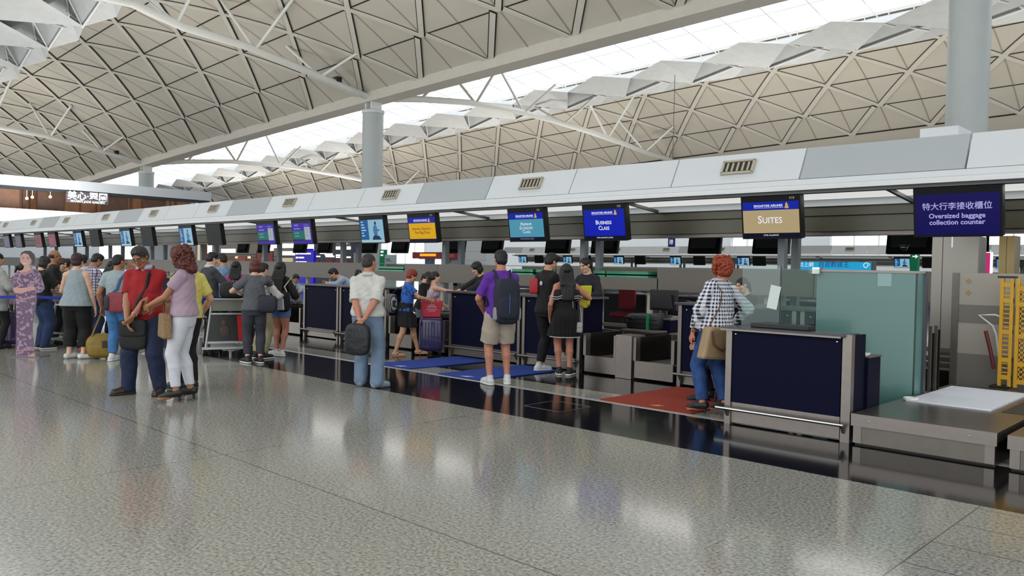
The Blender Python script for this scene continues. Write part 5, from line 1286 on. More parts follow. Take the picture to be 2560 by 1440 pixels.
# --- woman in gingham leaning on the desk
L = spot(1788, 1036)
f = Fig('woman with short curly orange hair in gingham shirt leaning on the desk', L, -42, tall(L, 1815, 647), 'f', 'red', 1.2, side=.15, lean=.05, head=(-.25, .02, -.1), arms={'l': {'to': (-.15, .06, .53), 'pole': (-1, -.5, 0)}, 'r': {'to': (.2, .08, .57), 'pole': (.8, -.8, 0)}}, feet={'l': (-.075, .04, .03, -.25), 'r': (.06, -.02, .03, -.15), 'pitchl': -.2, 'pitchr': -.2}, pelvis=(-.012, 0, .545), **NR)
f.body(); f.top(pattern('gingham', gingham), sleeve=1.85, hem=.50, loose=1.9, folds=.004); f.legsw(JEANS_B, to=1.93, loose=.35); f.shoes(SHOE_B, None, 'pump', heel=.045); f.hair(H_ORANGE, 'curlyshort')
p = V3(-.15, -.15, .475*f.H); b = f.carry('handbag', 'large beige handbag hanging behind the woman in gingham', 'handbag', p, .0)
hb = col('beige_leather', '#98805f', rough=.55, vary=.1); ob('pouch', MB().prism([(-.22, -.17), (.2, -.2), (.16, .15), (-.13, .17)], .13, (0, -.06, 0)), hb, b, bevel=.03)
ob('handle', MB().tube([(-.12, -.075, .12), (-.1, -.09, -.02), (.0, -.095, -.08), (.1, -.09, -.02), (.11, -.075, .12)], .011, 6), col('brown_leather', '#5f3f2c'), b)
ob('strap', MB().tube([(-.12, .0, .14), tuple(f.torso(-150, .66, .03)-p), tuple(f.torso(-150, .76, .03)-p), tuple(f.up(.838)-f.X*.07*f.H-p), tuple(f.torso(-40, .74, .03)-p), (-.2, .15, .1), (.1, .03, .14)], .007, 6), MATS['cloth_brown_leather'], b)
# --- seated person behind her
L = spot(1738, 999)
f = Fig('seated person in dark blue jeans hidden behind the woman in gingham', L, -88, 1.58, 'm', 'mid', 1.1, pelvis=(0, -.25, .345), feet={'l': (-.09, -.06, 0, -.1), 'r': (.08, -.11, 0, .1)}, arms={'l': {'to': (-.1, -.02, .42)}, 'r': {'to': (.1, -.02, .42)}}, lean=.25, head=(0, -.5, 0), res=.012, hres=.007)
f.body(); f.top(col('dark_top', '#1d2338'), sleeve=1.8, hem=.5); f.legsw(JEANS_D, to=1.9, loose=.8); f.shoes(SHOE_B, SOLE_D); f.hair(H_BLACK, 'short')
c = f.carry('stool', 'low dark stool under the seated person in jeans', 'stool', (0, -.27*1.58, 0)); 
ob('seat', MB().b2((-.2, -.2, .36), (.2, .2, .41)), black_pl, c, bevel=.01)
for sx_ in (-1, 1):
    for sy in (-1, 1): ob('leg', MB().tube([(sx_*.16, sy*.16, .36), (sx_*.2, sy*.2, 0)], .014, 6), black_pl, c)
# --- clerks behind the counters
def clerk(label, u, vtop, y, face, H, sex, top, style, hm=H_BLACK, tone='fair', sleeve=1.7, arms=None, head=(0, -.2, 0), lean=.05, tie=False, **k):
    p = PY(u, vtop, y); f = Fig(label, (p.x, y, 0), face, H, sex, tone, lean=lean, head=head, arms=arms, **FR, **k)
    f.body(); f.top(top, sleeve=sleeve, hem=.5); f.legsw(BLKTR, to=1.95); f.shoes(SHOE_B, None, 'sneaker'); f.hair(hm, style)
    if tie: ob('tie', MB().prism([(-.02, .2), (.02, .2), (.035, -.14), (0, -.18), (-.035, -.14)], .012, tuple(f.torso(0, .71, .014)), (tuple(f.X), tuple(f.A), tuple(f.F2))), col('tie_navy', '#1a1f3a'), f.root)
    return f
def hgt(u, v, y): return PY(u, v, y).z
NAVYTOP = col('uniform_black', '#17171f')
clerk('clerk in black top behind the counter facing the couple in black', 1472, 648, 10.6, 212, hgt(1472, 648, 10.6)+.03, 'f', NAVYTOP, 'tied', arms={'l': {'to': (-.1, .2, .64)}, 'r': {'to': (.1, .2, .64)}}, head=(.25, -.35, 0))
f = clerk('clerk with a fringe reaching over the counter beside the man in purple', 1224, 654, 10.6, 240, hgt(1224, 654, 10.6)+.04, 'f', NAVYTOP, 'bob', arms={'l': {'to': (-.08, .37, .64)}, 'r': {'to': (.04, .39, .64)}}, head=(.25, -.3, 0), lean=.35)
clerk('clerk resting her chin on her hand behind the clear glass', 1884, 690, 10.3, 235, 1.50, 'f', NAVYTOP, 'tied', arms={'l': {'to': (.02, .14, .78), 'pole': (-.5, -.4, -1)}, 'r': {'to': (.1, .25, .62)}}, head=(-.1, -.2, .1), lean=.25)
PALE = col('pale_blue_shirt', '#8fa0b8', vary=.05)
p = PY(872, 690, 10.65); f = Fig('clerk in pale blue shirt leaning low over a counter', (p.x+.12, 10.65, 0), -93, 1.72, 'm', 'mid', 1.0, lean=.92, head=(0, -.15, 0), pelvis=(0, -.09, .53), arms={'l': {'to': (-.12, .3, .66), 'pole': (-1, -.3, -.2)}, 'r': {'to': (.12, .32, .66)}}, **FR)
f.body(); f.top(PALE, sleeve=1.8, hem=.53, loose=1.5); f.legsw(BLKTR, to=1.95); f.shoes(SHOE_B, None); f.hair(H_BLACK, 'short')
clerk('dark haired clerk seen just left of the man in the white shirt', 893, 676, 11.0, 150, 1.45, 'f', WHITE, 'bob')
# seated man with tie
L = spot(740, 815)
f = Fig('seated man in pale shirt and dark tie looking down at his phone', (L[0], L[1], 0), 176, 1.68, 'm', 'mid', 1.0, lean=.12, pelvis=(0, -.27, .31), feet={'l': (-.1, .05, 0, -.1), 'r': (.1, .04, 0, .15)}, arms={'l': {'to': (-.03, .06, .5), 'pole': (-1, -.3, -.4)}, 'r': {'to': (.03, .06, .5), 'pole': (1, -.3, -.4)}}, head=(.0, -.5, 0), **FR)
f.body(); f.top(PALE, sleeve=1.85, hem=.5); f.legsw(col('slate_trousers', '#3c4250'), to=1.93, loose=.5); f.shoes(SHOE_B, None); f.hair(H_BLACK, 'short')
ob('tie', MB().prism([(-.02, .2), (.02, .2), (.035, -.14), (0, -.18), (-.035, -.14)], .012, tuple(f.torso(0, .71, .014)), (tuple(f.X), tuple(f.A), tuple(f.F2))), col('tie_navy', '#1a1f3a'), f.root)
c = f.carry('bench', 'low steel bench under the seated man with the tie', 'bench', (0, -.3*1.68, 0)); ob('seat', MB().b2((-.35, -.2, .34), (.35, .18, .4)), steel, c); ob('base', MB().b2((-.3, -.15, 0), (.3, .12, .34)), dark_steel, c)
# --- orange haired woman and companions
L = spot(1012, 889)
f = Fig('woman with bright orange hair in blue top, black skirt and flip-flops', L, 82, tall(L, 1018, 672), 'f', 'mid', 1.1, lean=.1, head=(0, -.4, 0), arms={'r': {'to': (.1, .27, .645), 'pole': (1, -.7, -.6), 'curl': .8}, 'l': {'to': (-.05, .25, .66), 'pole': (-1, -.7, -.6)}}, feet={'l': (-.05, .16, 0, 0), 'r': (.06, -.12, 0, .1)}, res=.0115, hres=.0062)
f.body(); f.top(pattern('blue_print', floral('#2a5cae', '#16305f', 20, .6)), sleeve=.6, hem=.5, loose=1.5); f.skirt(BLACKC, hem=.335, flare=.02, w0=.014); f.shoes(col('sandal_black', '#15120f'), SOLE_T, 'sandal'); f.hair(hairm('bright_orange', '#7a2408'), 'pixie')
p = V3(-.02, -.25, .60*f.H); b = f.carry('zebra_bag', 'black and white striped bag behind the orange haired woman', 'bag', p, .4)
def zeb(nt, o, tc):
    w = nt.nodes.new('ShaderNodeTexWave'); w.inputs['Scale'].default_value = 9; w.inputs['Distortion'].default_value = 5; nt.links.new(tc.outputs['Object'], w.inputs['Vector'])
    return mixc(nt, math_n(nt, 'GREATER_THAN', w.outputs['Fac'], .72), lin('#121114'), lin('#8d8c88'))
ob('pouch', MB().rbox((0, 0, 0), (.26, .16, .33), .6), pattern('zebra', zeb, .6), b); ob('strap', MB().tube([(0, .0, .15), tuple(f.torso(190, .76, .04)-p), tuple(f.up(.84)+f.X*.06*f.H-p), tuple(f.torso(60, .76, .04)-p), (.06, .12, .1)], .009, 6), BLACKC, b)
L = spot(1050, 872)
f = Fig('dark haired woman in black bending behind the orange haired woman', L, 105, tall(L, 1042, 680)+.03, 'f', 'fair', 1.0, lean=.16, head=(.1, -.45, 0), arms={'r': {'to': (.08, .2, .62)}, 'l': {'to': (-.05, .2, .6)}}, **FR)
f.body(); f.top(BLACKC, sleeve=1.2, hem=.46, loose=1.5); f.legsw(col('grey_trousers', '#5f6674'), to=1.75, loose=.7); f.shoes(SHOE_B, None); f.hair(H_BLACK, 'tied')
L = spot(1062, 880)
f = Fig('woman with bare shoulders stretching an arm across the counter', (L[0]+.05, L[1]+.05, 0), 72, tall(L, 1068, 681)+.02, 'f', 'fair', .95, lean=.16, head=(.1, .0, 0), arms={'r': {'to': (.12, .42, .73), 'pole': (1, -.3, -.5), 'curl': .3}, 'l': {'to': (-.02, .2, .58), 'pole': (-1, -.5, -.5)}}, feet={'l': (-.05, -.02, 0, -.1), 'r': (.06, -.1, 0, .1)}, res=.0115, hres=.0062)
f.body(); f.top(pattern('flower_bandeau', floral('#8d7f92', '#c9c1c9', 30, .5)), sleeve=0, tank=True, hem=.55, low=.765, neck=.02); f.legsw(MATS['cloth_grey_trousers'], to=1.8, loose=.8); f.shoes(col('sandal_black', '#15120f'), SOLE_T, 'sandal'); f.hair(H_DKBR, 'pony')
# --- grey t-shirt woman, white shirt companion and girl in black
L = spot(634, 908)
f = Fig('woman with auburn bob in grey t-shirt with navy sling bag', L, -2, tall(L, 640, 648), 'f', 'fair', 1.12, head=(.15, -.05, 0), arms={'l': {'to': (-.14, .18, .68), 'pole': (-1, -.7, -.4), 'curl': .8}, 'r': {'to': (.10, .27, .72), 'pole': (1.2, -.1, .2)}}, feet={'l': (-.055, .0, 0, -.5), 'r': (.06, -.02, 0, -.4)}, **NR)
f.body(); f.top(GREYT, sleeve=.7, hem=.51, loose=1.4); f.legsw(col('charcoal_trousers', '#33353d'), to=1.82, loose=.35); f.shoes(SHOE_B, SHOE_SOLE); f.hair(H_AUB, 'bob')
p = f.torso(140, .575, .09); b = f.carry('sling_bag', 'navy sling bag on the hip of the woman in grey', 'bag', p, -.3); nv = col('bag_navy', '#151724', rough=.6); ob('pouch', MB().rbox((0, 0, 0), (.28, .11, .27), .5), nv, b)
f.band('strap', [p+V3(-.1, .02, .1), f.torso(170, .66, .018), f.torso(195, .75, .018), f.torso(220, .80, .018), f.shoulder_pt(-1, .055), f.torso(-35, .78, .018), f.torso(0, .68, .02), f.torso(60, .6, .03), p+V3(.08, .06, .08)], nv, .035, parent=b, o0=p)
b = f.carry('paper_bundle', 'white papers in the left hand of the woman in grey', 'paper', f.wr[0]+V3(-.02, .06, .03)); ob('sheets', MB().box((0, 0, 0), (.14, .06, .12), rot=Matrix.Rotation(.5, 3, 'Y')), pattern('leaflet', floral('#bfc2bd', '#5f7a70', 12, .56)), b)
L = spot(650, 897)
f = Fig('person in white shirt and khaki trousers hidden behind the woman in grey', L, 45, tall(L, 656, 654)-.02, 'm', 'fair', 1.0, **FR, head=(0, -.3, 0), arms={'r': {'to': (.12, .2, .66)}})
f.body(); f.top(WHITE, sleeve=1.5, hem=.52); f.legsw(col('khaki', '#9a9376'), to=1.9, loose=.6); f.shoes(SHOE_B, SHOE_SOLE); f.hair(H_DKBR, 'short')
L = spot(698, 890)
f = Fig('girl with long black hair, black top, denim shorts and white trainers', L, 22, tall(L, 708, 655), 'f', 'red', .98, head=(0, -.05, 0), arms={'l': {'to': (-.1, .14, .6)}, 'r': {'to': (.13, .12, .6)}}, feet={'l': (-.045, .03, 0, -1.2), 'r': (.04, -.04, 0, -1.1)}, **NR)
f.body(); f.top(BLACKC, sleeve=1.5, hem=.515, loose=1.6); f.legsw(col('denim_shorts', '#5272a0'), to=.42, loose=.4, name='shorts'); f.shoes(SHOE_W, SHOE_SOLE); f.hair(H_BLACK, 'long', 1.9)
p = V3(.13, -.2, .585*f.H); b = f.carry('backpack', 'white and black backpack slung on the girl in black', 'backpack', p, -.5)
ob('body', MB().rbox((0, 0, 0), (.26, .13, .34), .5), BLACKC, b); ob('front_panel', MB().prism([(-.12, -.15), (.12, -.13), (.1, .04), (.02, .15), (-.02, .02)], .03, (0, -.09, 0)), col('bag_pale', '#a9b0b8', vary=.05), b, bevel=.01)
for sg in (-1, 1): f.band('strap', [p+V3(sg*.08, .05, .1), f.torso(180-sg*30, .74, .05), f.up(.84)+f.X*sg*.06*f.H, f.torso(sg*40, .75, .02), f.torso(sg*70, .64, .03)], col('strap_pale', '#b8b2a4'), .02, parent=b, o0=p)
# --- queue at the left
L = spot(190, 897)
f = Fig('woman with short dark red hair, grey sleeveless top and black cropped trousers', L, 18, tall(L, 172, 634), 'f', 'fair', 1.15, head=(.15, -.1, 0), arms={'l': {'to': (-.12, .18, .58)}, 'r': {'to': (.16, .02, .48)}}, feet={'l': (-.07, .02, 0, .7), 'r': (.065, -.01, 0, 1.0)}, **NR)
f.body(); f.top(col('grey_blouse', '#8b989c', vary=.06), tank=True, sleeve=0, hem=.505, loose=2.2, flare=.02, folds=.0025); f.legsw(BLKTR, to=1.72, loose=1.5); f.shoes(SHOE_W, None, 'pump'); f.hair(hairm('dark_red', '#32121a'), 'pixie')
L = spot(292, 903)
f = Fig('man in pale t-shirt and blue jeans with a hand on his head', L, 25, tall(L, 303, 637), 'm', 'tan', 1.02, head=(.45, -.05, 0), arms={'l': {'to': (-.16, .03, .5)}, 'r': {'to': (.115, .07, .90), 'pole': (1, .5, .5), 'hand': (-.9, -.1, .4), 'palm': (0, -1, 0)}}, feet={'l': (-.055, .02, 0, .1), 'r': (.06, .08, 0, .2)}, **NR)
f.body(); f.top(col('pale_tee', '#8f9ea2', vary=.05), sleeve=.6, hem=.53); f.legsw(col('jeans_bright', '#3f6ea2', scale=12), to=1.88, loose=.4); f.shoes(SHOE_W, SHOE_SOLE); f.hair(H_BLACK, 'crop')
p = f.torso(160, .56, .07); b = f.carry('sling_bag', 'maroon and navy sling bag on the man with a hand on his head', 'bag', p, -.2); ob('pouch', MB().rbox((0, 0, 0), (.3, .12, .3), .35), col('bag_maroon', '#7c2530', rough=.6), b); ob('end_panel', MB().rbox((-.13, -.01, -.01), (.1, .13, .24), .5), nv, b)
f.band('strap', [p+V3(-.1, 0, .12), f.torso(170, .68, .018), f.torso(155, .77, .018), f.shoulder_pt(1, .055), f.torso(40, .77, .018), f.torso(0, .68, .02)], col('strap_blue', '#3f5a80'), .04, parent=b, o0=p)
L = spot(228, 868)
f = Fig('man in white and purple plaid shirt looking down in the queue', L, 68, tall(L, 232, 632), 'm', 'tan', 1.05, head=(0, -.45, 0), lean=.05, arms={'r': {'to': (.08, .27, .64), 'pole': (1, -.6, -.7)}, 'l': {'to': (-.05, .25, .62)}}, **FR)
f.body(); f.top(pattern('plaid', plaid), sleeve=.85, hem=.5, loose=1.3); f.legsw(JEANS_D, to=1.95, loose=.6); f.shoes(SHOE_B, SOLE_D); f.hair(H_BLACK, 'short'); f.band('backpack_strap', [f.torso(150, .72), f.up(.84)+f.X*.06*f.H, f.torso(50, .75), f.torso(80, .65)], nv, .05)
L = spot(105, 872)
f = Fig('woman with wavy dark bob in black top and blue jeans beside the cardboard figure', L, 66, tall(L, 104, 640), 'f', 'fair', 1.1, head=(.05, -.25, 0), arms={'r': {'to': (.07, .24, .66), 'pole': (1, -.7, -.6)}, 'l': {'to': (-.05, .2, .6)}}, **FR)
f.body(); f.top(BLACKC, sleeve=.9, hem=.47, loose=1.6); f.legsw(col('jeans_mid', '#22365a'), to=1.95, loose=1.0); f.shoes(SHOE_B, SHOE_SOLE); f.hair(H_DKBR, 'bob')
L = spot(132, 862)
f = Fig('balding man with glasses standing behind the woman with the wavy bob', L, 75, tall(L, 115, 625), 'm', 'tan', 1.0, head=(.1, -.1, 0), **FR)
f.body(); f.top(BLACKC, sleeve=.9, hem=.5); f.legsw(BLKTR, to=1.95); f.shoes(SHOE_B, SOLE_D); f.hair(H_GREY, 'bald'); glasses(f)
L = spot(150, 850)
f = Fig('woman with long brown hair reading a sheet in the queue', L, 150, tall(L, 146, 645), 'f', 'fair', 1.0, head=(-.2, -.3, 0), arms={'l': {'to': (-.05, .2, .66)}, 'r': {'to': (.08, .2, .66)}}, **FR)
f.body(); f.top(col('teal_top', '#3d4c58'), sleeve=1.5, hem=.5); f.legsw(BLKTR, to=1.95); f.shoes(SHOE_B, None); f.hair(H_BROWN, 'longwave', 1.2)
b = f.carry('paper_sheet', 'white sheet read by the woman with long brown hair', 'paper', V3(.02, .31, .70*f.H)); ob('sheet', MB().box((0, 0, 0), (.2, .006, .28), rot=Matrix.Rotation(.7, 3, 'X')), paper, b)
L = spot(42, 862)
f = Fig('person in mauve top behind the cardboard figure', L, 60, tall(L, 58, 655), 'f', 'mid', 1.15, head=(.3, -.3, 0), lean=.12, **FR)
f.body(); f.top(col('mauve_deep', '#6e5566'), sleeve=1.0, hem=.48, loose=1.6); f.legsw(BLKTR, to=1.95, loose=.6); f.shoes(SHOE_B, None); f.hair(H_BLACK, 'tied')
L = spot(-8, 872)
f = Fig('person in long pale grey cardigan at the left edge', L, 60, 1.62, 'f', 'mid', 1.1, **FR, arms={'r': {'to': (.1, .18, .6)}})
f.body(); f.top(col('cardigan', '#989996', vary=.06), sleeve=1.8, hem=.40, loose=1.6, flare=.015); f.legsw(BLKTR, to=1.95); f.shoes(SHOE_B, None); f.hair(H_BLACK, 'tied')
L = spot(276, 852)
f = Fig('dark clothed person behind the man with a hand on his head', L, 40, tall(L, 278, 652), 'f', 'mid', 1.0, **FR, head=(0, -.2, 0))
f.body(); f.top(BLACKC, sleeve=1.5, hem=.48); f.legsw(BLKTR, to=1.95); f.shoes(SHOE_B, None); f.hair(H_BLACK, 'long', 1.1)
for u, vt, vf, lb in ((207, 638, 832, 'person of whom a dark head shows behind the woman in grey blouse'), (165, 648, 838, 'person with dark hair between the long brown hair and the grey blouse')):
    L = spot(u, vf); f = Fig(lb, L, 20, tall(L, u, vt), 'm', 'mid', 1.0, **FR); f.body(); f.top(WHITE if u > 200 else BLACKC, sleeve=1.2, hem=.5); f.legsw(BLKTR, to=1.95); f.shoes(SHOE_B, None); f.hair(H_BLACK, 'short')
# --- group by the trolley
SUIT = col('grey_suit', '#3a3c40')
L = spot(522, 868)
f = Fig('man in grey suit with white collar looking down to the right', L, 62, tall(L, 512, 630), 'm', 'fair', 1.0, head=(0, -.3, 0), arms={'r': {'to': (.1, .24, .64)}}, **FR)
f.body(); f.top(SUIT, sleeve=1.85, hem=.47, loose=1.2); f.legsw(BLKTR, to=1.97); f.shoes(SHOE_B, SOLE_D); f.hair(H_BLACK, 'short'); collar(f, WHITE)
L = spot(556, 850)
f = Fig('man in light blue shirt holding papers beside the man in grey suit', L, -30, tall(L, 545, 634), 'm', 'mid', 1.0, head=(-.3, -.2, 0), arms={'l': {'to': (-.06, .2, .64)}, 'r': {'to': (.12, .2, .62)}}, **FR)
f.body(); f.top(col('sky_shirt', '#7f9dbe'), sleeve=1.5, hem=.5); f.legsw(BLKTR, to=1.97); f.shoes(SHOE_B, SOLE_D); f.hair(H_DKBR, 'short')
L = spot(588, 852)
f = Fig('woman in pink top with black hair seen from behind', L, 12, tall(L, 592, 654), 'f', 'fair', 1.05, arms={'r': {'to': (.12, .2, .7)}}, **FR)
f.body(); f.top(col('pink_top', '#a34e86'), sleeve=1.2, hem=.5, loose=1.3); f.legsw(BLKTR, to=1.95); f.shoes(SHOE_B, None); f.hair(H_BLACK, 'long', 1.0)
# heads beyond the back partition
for u, vt, y, lb in ((1157, 660, 16.5, 'person beyond the partition below the red kiosk sign'), (6, 652, 15.5, 'person beyond the queue at the far left edge')):
    p = PY(u, vt, y); f = Fig(lb, (p.x, y, 0), 190, p.z, 'm', 'mid', 1.0, res=.016, hres=.01); f.body(); f.top(BLACKC, sleeve=1.2, hem=.5); f.legsw(BLKTR, to=1.95); f.hair(H_BLACK, 'short')
# ---------------------------------------------------------------- luggage, stanchions, trolleys and the cardboard figure
def hard_case(label, loc, rz, w, h, d, m, ribs=7, handle=0.0, grp=None):
    t = thing('suitcase', label, 'suitcase', loc, rz, grp)
    s = MB(); s.rbox((0, 0, .05+h/2), (w, d, h), .28); ob('shell', s, m, t)
    r = MB()
    for k in range(ribs):
        x = -w*.38+w*.76*k/(ribs-1); r.tube([(x, -d/2-.001, .12), (x, -d/2-.006, .05+h*.5), (x, -d/2-.001, h-.03)], .009, 5)
    ob('ribs', r, m, t)
    for a in (-1, 1):
        for b in (-1, 1): ob('wheel', MB().tube([(a*w*.38, b*d*.3-.015, .027), (a*w*.38, b*d*.3+.015, .027)], .027, 12), black_rub, t)
    ob('grip', MB().tube([(-.09, 0, h+.045), (-.08, 0, h+.075), (.08, 0, h+.075), (.09, 0, h+.045)], .011, 6), black_pl, t)
    if handle: ob('pull_handle', MB().tube([(-.1, d*.4, h), (-.1, d*.4, h+handle), (.1, d*.4, h+handle), (.1, d*.4, h)], .01, 6), chrome, t)
    return t
def vrz(L): return math.atan2(L[1], L[0])-PI/2      # faces its front (-y) to the viewer
purp = mat('shell_purple', '#322a5c', .28, .1, .08, 5, coat=.5)
L = spot(1076, 884); hard_case('upright dark purple ribbed suitcase under the red shopping bag', L, vrz(L)+.1, .42, .60, .28, purp)
z_ = .05+.60
t = thing('shopping_bag', 'red printed shopping bag standing on the purple suitcase', 'bag', (L[0], L[1], z_), vrz(L)+.1)
ob('sack', MB().prism([(-.16, 0), (.16, 0), (.2, .3), (.08, .27), (-.06, .285), (-.19, .29)], .17, (0, -.09, 0)), mat('bag_scarlet', '#c21838', .4, 0, .12, 9, bump=.4), t, bevel=.015)
for k, (s_, z) in enumerate((('ALL ABOUT', .22), ('new york', .16), ('eating · living', .125), ('everyday', .095))):
    MB()
for k, (w, z, hh) in enumerate(((.09, .225, .028), (.16, .19, .03), (.2, .15, .012), (.17, .128, .012), (.12, .106, .012))):
    ob('print_line', MB().b2((-w/2, -.095, z-hh/2), (w/2, -.09, z+hh/2)), mat('print_pink', '#d98a98', .7, 0, 0), t)
ob('handle', MB().tube([(-.09, -.05, .27), (-.06, -.03, .33), (.05, .02, .34), (.09, .04, .27)], .009, 6), MATS['bag_scarlet'], t)
L = spot(1118, 868); t = hard_case('grey backpack topped dark case between the red bag and the counter', L, vrz(L), .36, .62, .24, mat('case_grey', '#23242a', .5, 0, .1))
L2 = spot(18, 868); hard_case('glossy purple suitcase with raised pull handle at the left edge', L2, vrz(L2), .46, .58, .28, mat('shell_violet', '#3a1f52', .2, .1, .05, 5, coat=.8), handle=.42)
# black suitcase with the green strap behind the inlet
p = PY(1620, 838, 10.95)
t = thing('suitcase', 'black suitcase with a green strap lying behind the baggage inlet', 'suitcase', (p.x, 10.95, .6), .02)
ob('shell', MB().rbox((0, 0, .13), (.66, .42, .26), .35), mat('case_black', '#17181a', .55, 0, .1, 20), t); ob('side_handle', MB().tube([(-.3, -.22, .16), (-.3, -.25, .2), (-.14, -.25, .2), (-.14, -.22, .16)], .012, 6), black_pl, t)
ob('luggage_strap', MB().b2((.1, -.222, -.004), (.15, .222, .268)), mat('strap_green', '#0f7a48', .5, 0, .05), t); ob('ribs', MB().b2((-.3, -.214, .1), (.3, -.21, .112)).b2((-.3, -.214, .17), (.3, -.21, .182)), black_pl, t)
t = thing('case_stand', 'dark steel stand under the black suitcase with the green strap', 'stand', (p.x, 10.95, 0)); ob('top', MB().b2((-.36, -.22, .55), (.42, .22, .6)), dark_steel, t)
for a in (-.3, .36):
    for b_ in (-.18, .18): ob('leg', MB().b2((a-.02, b_-.02, 0), (a+.02, b_+.02, .55)), dark_steel, t)
# duffel bag
L = spot(255, 897)
t = thing('duffel_bag', 'mustard duffel bag with long straps hanging by the man in blue jeans', 'bag', (L[0], L[1], .02), vrz(L)-.15)
must = mat('duffel_mustard', '#7d6519', .55, 0, .15, 10, bump=.3); tanl = mat('strap_olive', '#8a7546', .6, 0, .1)
ob('sack', MB().rbox((0, 0, .19), (.47, .24, .38), .8).rbox((0, 0, .13), (.42, .25, .26), .6), must, t)
ob('straps', MB().bar((-.17, -.06, .26), (.02, 0, .80), .05, .014).bar((.17, -.06, .26), (.06, 0, .80), .05, .014), tanl, t); ob('patch', MB().b2((.02, -.125, .16), (.13, -.115, .27)), mat('patch_brown', '#3a2512', .6, 0, .1), t)
L = spot(219, 888)
t = thing('tote_bag', 'bright red tote bag held low behind the woman in black cropped trousers', 'bag', (L[0], L[1], .06), vrz(L)); ob('sack', MB().prism([(-.13, 0), (.1, 0), (.08, .42), (-.06, .36)], .1, (0, -.05, 0)), mat('tote_red', '#b0121c', .5, 0, .08), t, bevel=.02)
ob('handle', MB().tube([(-.04, 0, .36), (-.02, 0, .56), (.03, 0, .58), (.06, 0, .4)], .008, 6), mat('tote_strap', '#9a8d80', .6, 0, 0), t)
# trolleys
alu = mat('trolley_aluminium', '#b1b2b0', .4, .6, .03)
def trolley(label, loc, rz, ad=True):
    t = thing('luggage_trolley', label, 'trolley', loc, rz)
    f = MB()      # frame of the upright, leaning a little
    for s in (-1, 1): f.tube([(s*.36, -.04, .12), (s*.27, .02, .82), (s*.27, -.02, .98)], .022, 8)
    f.bar((-.35, -.03, .24), (.35, -.03, .24), .03, .035); f.bar((-.28, .01, .74), (.28, .01, .74), .03, .03)
    ob('upright_frame', f, alu, t)
    if ad:
        a = ob('advert_panel', MB().add([(-.335, -.032, .26), (.335, -.032, .26), (.275, .005, .72), (-.275, .005, .72), (-.335, -.012, .26), (.335, -.012, .26), (.275, .02, .72), (-.275, .02, .72)], [(0, 1, 2, 3), (7, 6, 5, 4), (0, 4, 5, 1), (2, 6, 7, 3), (1, 5, 6, 2), (3, 7, 4, 0)]), mat('advert_dark', '#12100f', .35, 0, .1), t)
        ob('red_stripe', MB().add([(.2, -.036, .27), (.325, -.036, .27), (.27, 0, .71), (.17, 0, .71)], [(0, 1, 2, 3)]), mat('advert_red', '#b0151c', .4, 0, .05), a)
        ob('portrait', MB().ell((-.05, -.012, .57), (.05, .006, .06)).ell((-.04, -.02, .42), (.09, .006, .12)), mat('advert_face', '#4a3a34', .5, 0, .3, 20), a)
    b = MB(); b.b2((-.27, -.06, .80), (.27, -.04, 1.0)); b.b2((-.27, .16, .80), (.27, .18, 1.0)); b.b2((-.27, -.06, .8), (-.25, .18, 1.0)); b.b2((.25, -.06, .8), (.27, .18, 1.0)); b.b2((-.27, -.06, .79), (.27, .18, .81))
    ob('basket', b, mat('basket_grey', '#7c7c74', .55, .2, .04), t, bevel=.006)
    ob('handlebar', MB().tube([(-.3, -.16, 1.0), (.3, -.16, 1.0)], .016, 8).tube([(-.27, -.02, .97), (-.27, -.16, 1.0)], .014, 6).tube([(.27, -.02, .97), (.27, -.16, 1.0)], .014, 6), alu, t)
    d = MB()
    for s in (-1, 1): d.tube([(s*.34, -.05, .13), (s*.28, .5, .15), (s*.18, .95, .17)], .022, 8)
    for y in (.15, .4, .65, .9): d.bar((-.28+.1*y, y, .15), (.28-.1*y, y, .15), .03, .02)
    d.bar((-.42, -.06, .14), (.4, -.06, .14), .05, .04); ob('platform', d, alu, t)
    for x, y, r in ((-.38, .0, .085), (.36, .0, .085), (0, .9, .07)):
        w = ob('wheel', MB().tube([(x-.02, y, r), (x+.02, y, r)], r, 16), black_rub, t); ob('hub', MB().tube([(x-.024, y, r), (x+.024, y, r)], r*.6, 12), alu, w)
    return t
L = G(566, 889); trolley('luggage trolley with a dark advert panel and red stripe loaded with black bags', (L.x, L.y, 0), vrz(L)+.12).scale = (.92, .92, .94)
tt = thing('backpack', 'black backpack lying on the basket of the trolley with the advert', 'backpack', (L.x+.02, L.y+.08, .945), vrz(L)); ob('sack', MB().rbox((0, 0, .14), (.42, .26, .28), .6), mat('pack_black', '#131316', .7, 0, .1), tt); ob('grab_loop', MB().tube([(-.05, 0, .27), (0, 0, .33), (.05, 0, .27)], .01, 6), black_pl, tt)
n = L+Vector((-.35, .45, 0)); tt = thing('suitcase', 'tall black suitcase on the trolley with the advert', 'suitcase', (n.x+.1, n.y, .18), vrz(L)); ob('shell', MB().rbox((0, 0, .38), (.5, .3, .76), .3), mat('case_black2', '#0f0f11', .6, 0, .1), tt); ob('grip', MB().tube([(-.1, 0, .75), (-.08, 0, .79), (.08, 0, .79), (.1, 0, .75)], .012, 6), black_pl, tt)
L = G(165, 868); trolley('luggage trolley half hidden behind the woman in grey blouse', (L.x, L.y, 0), vrz(L)-.9, False)
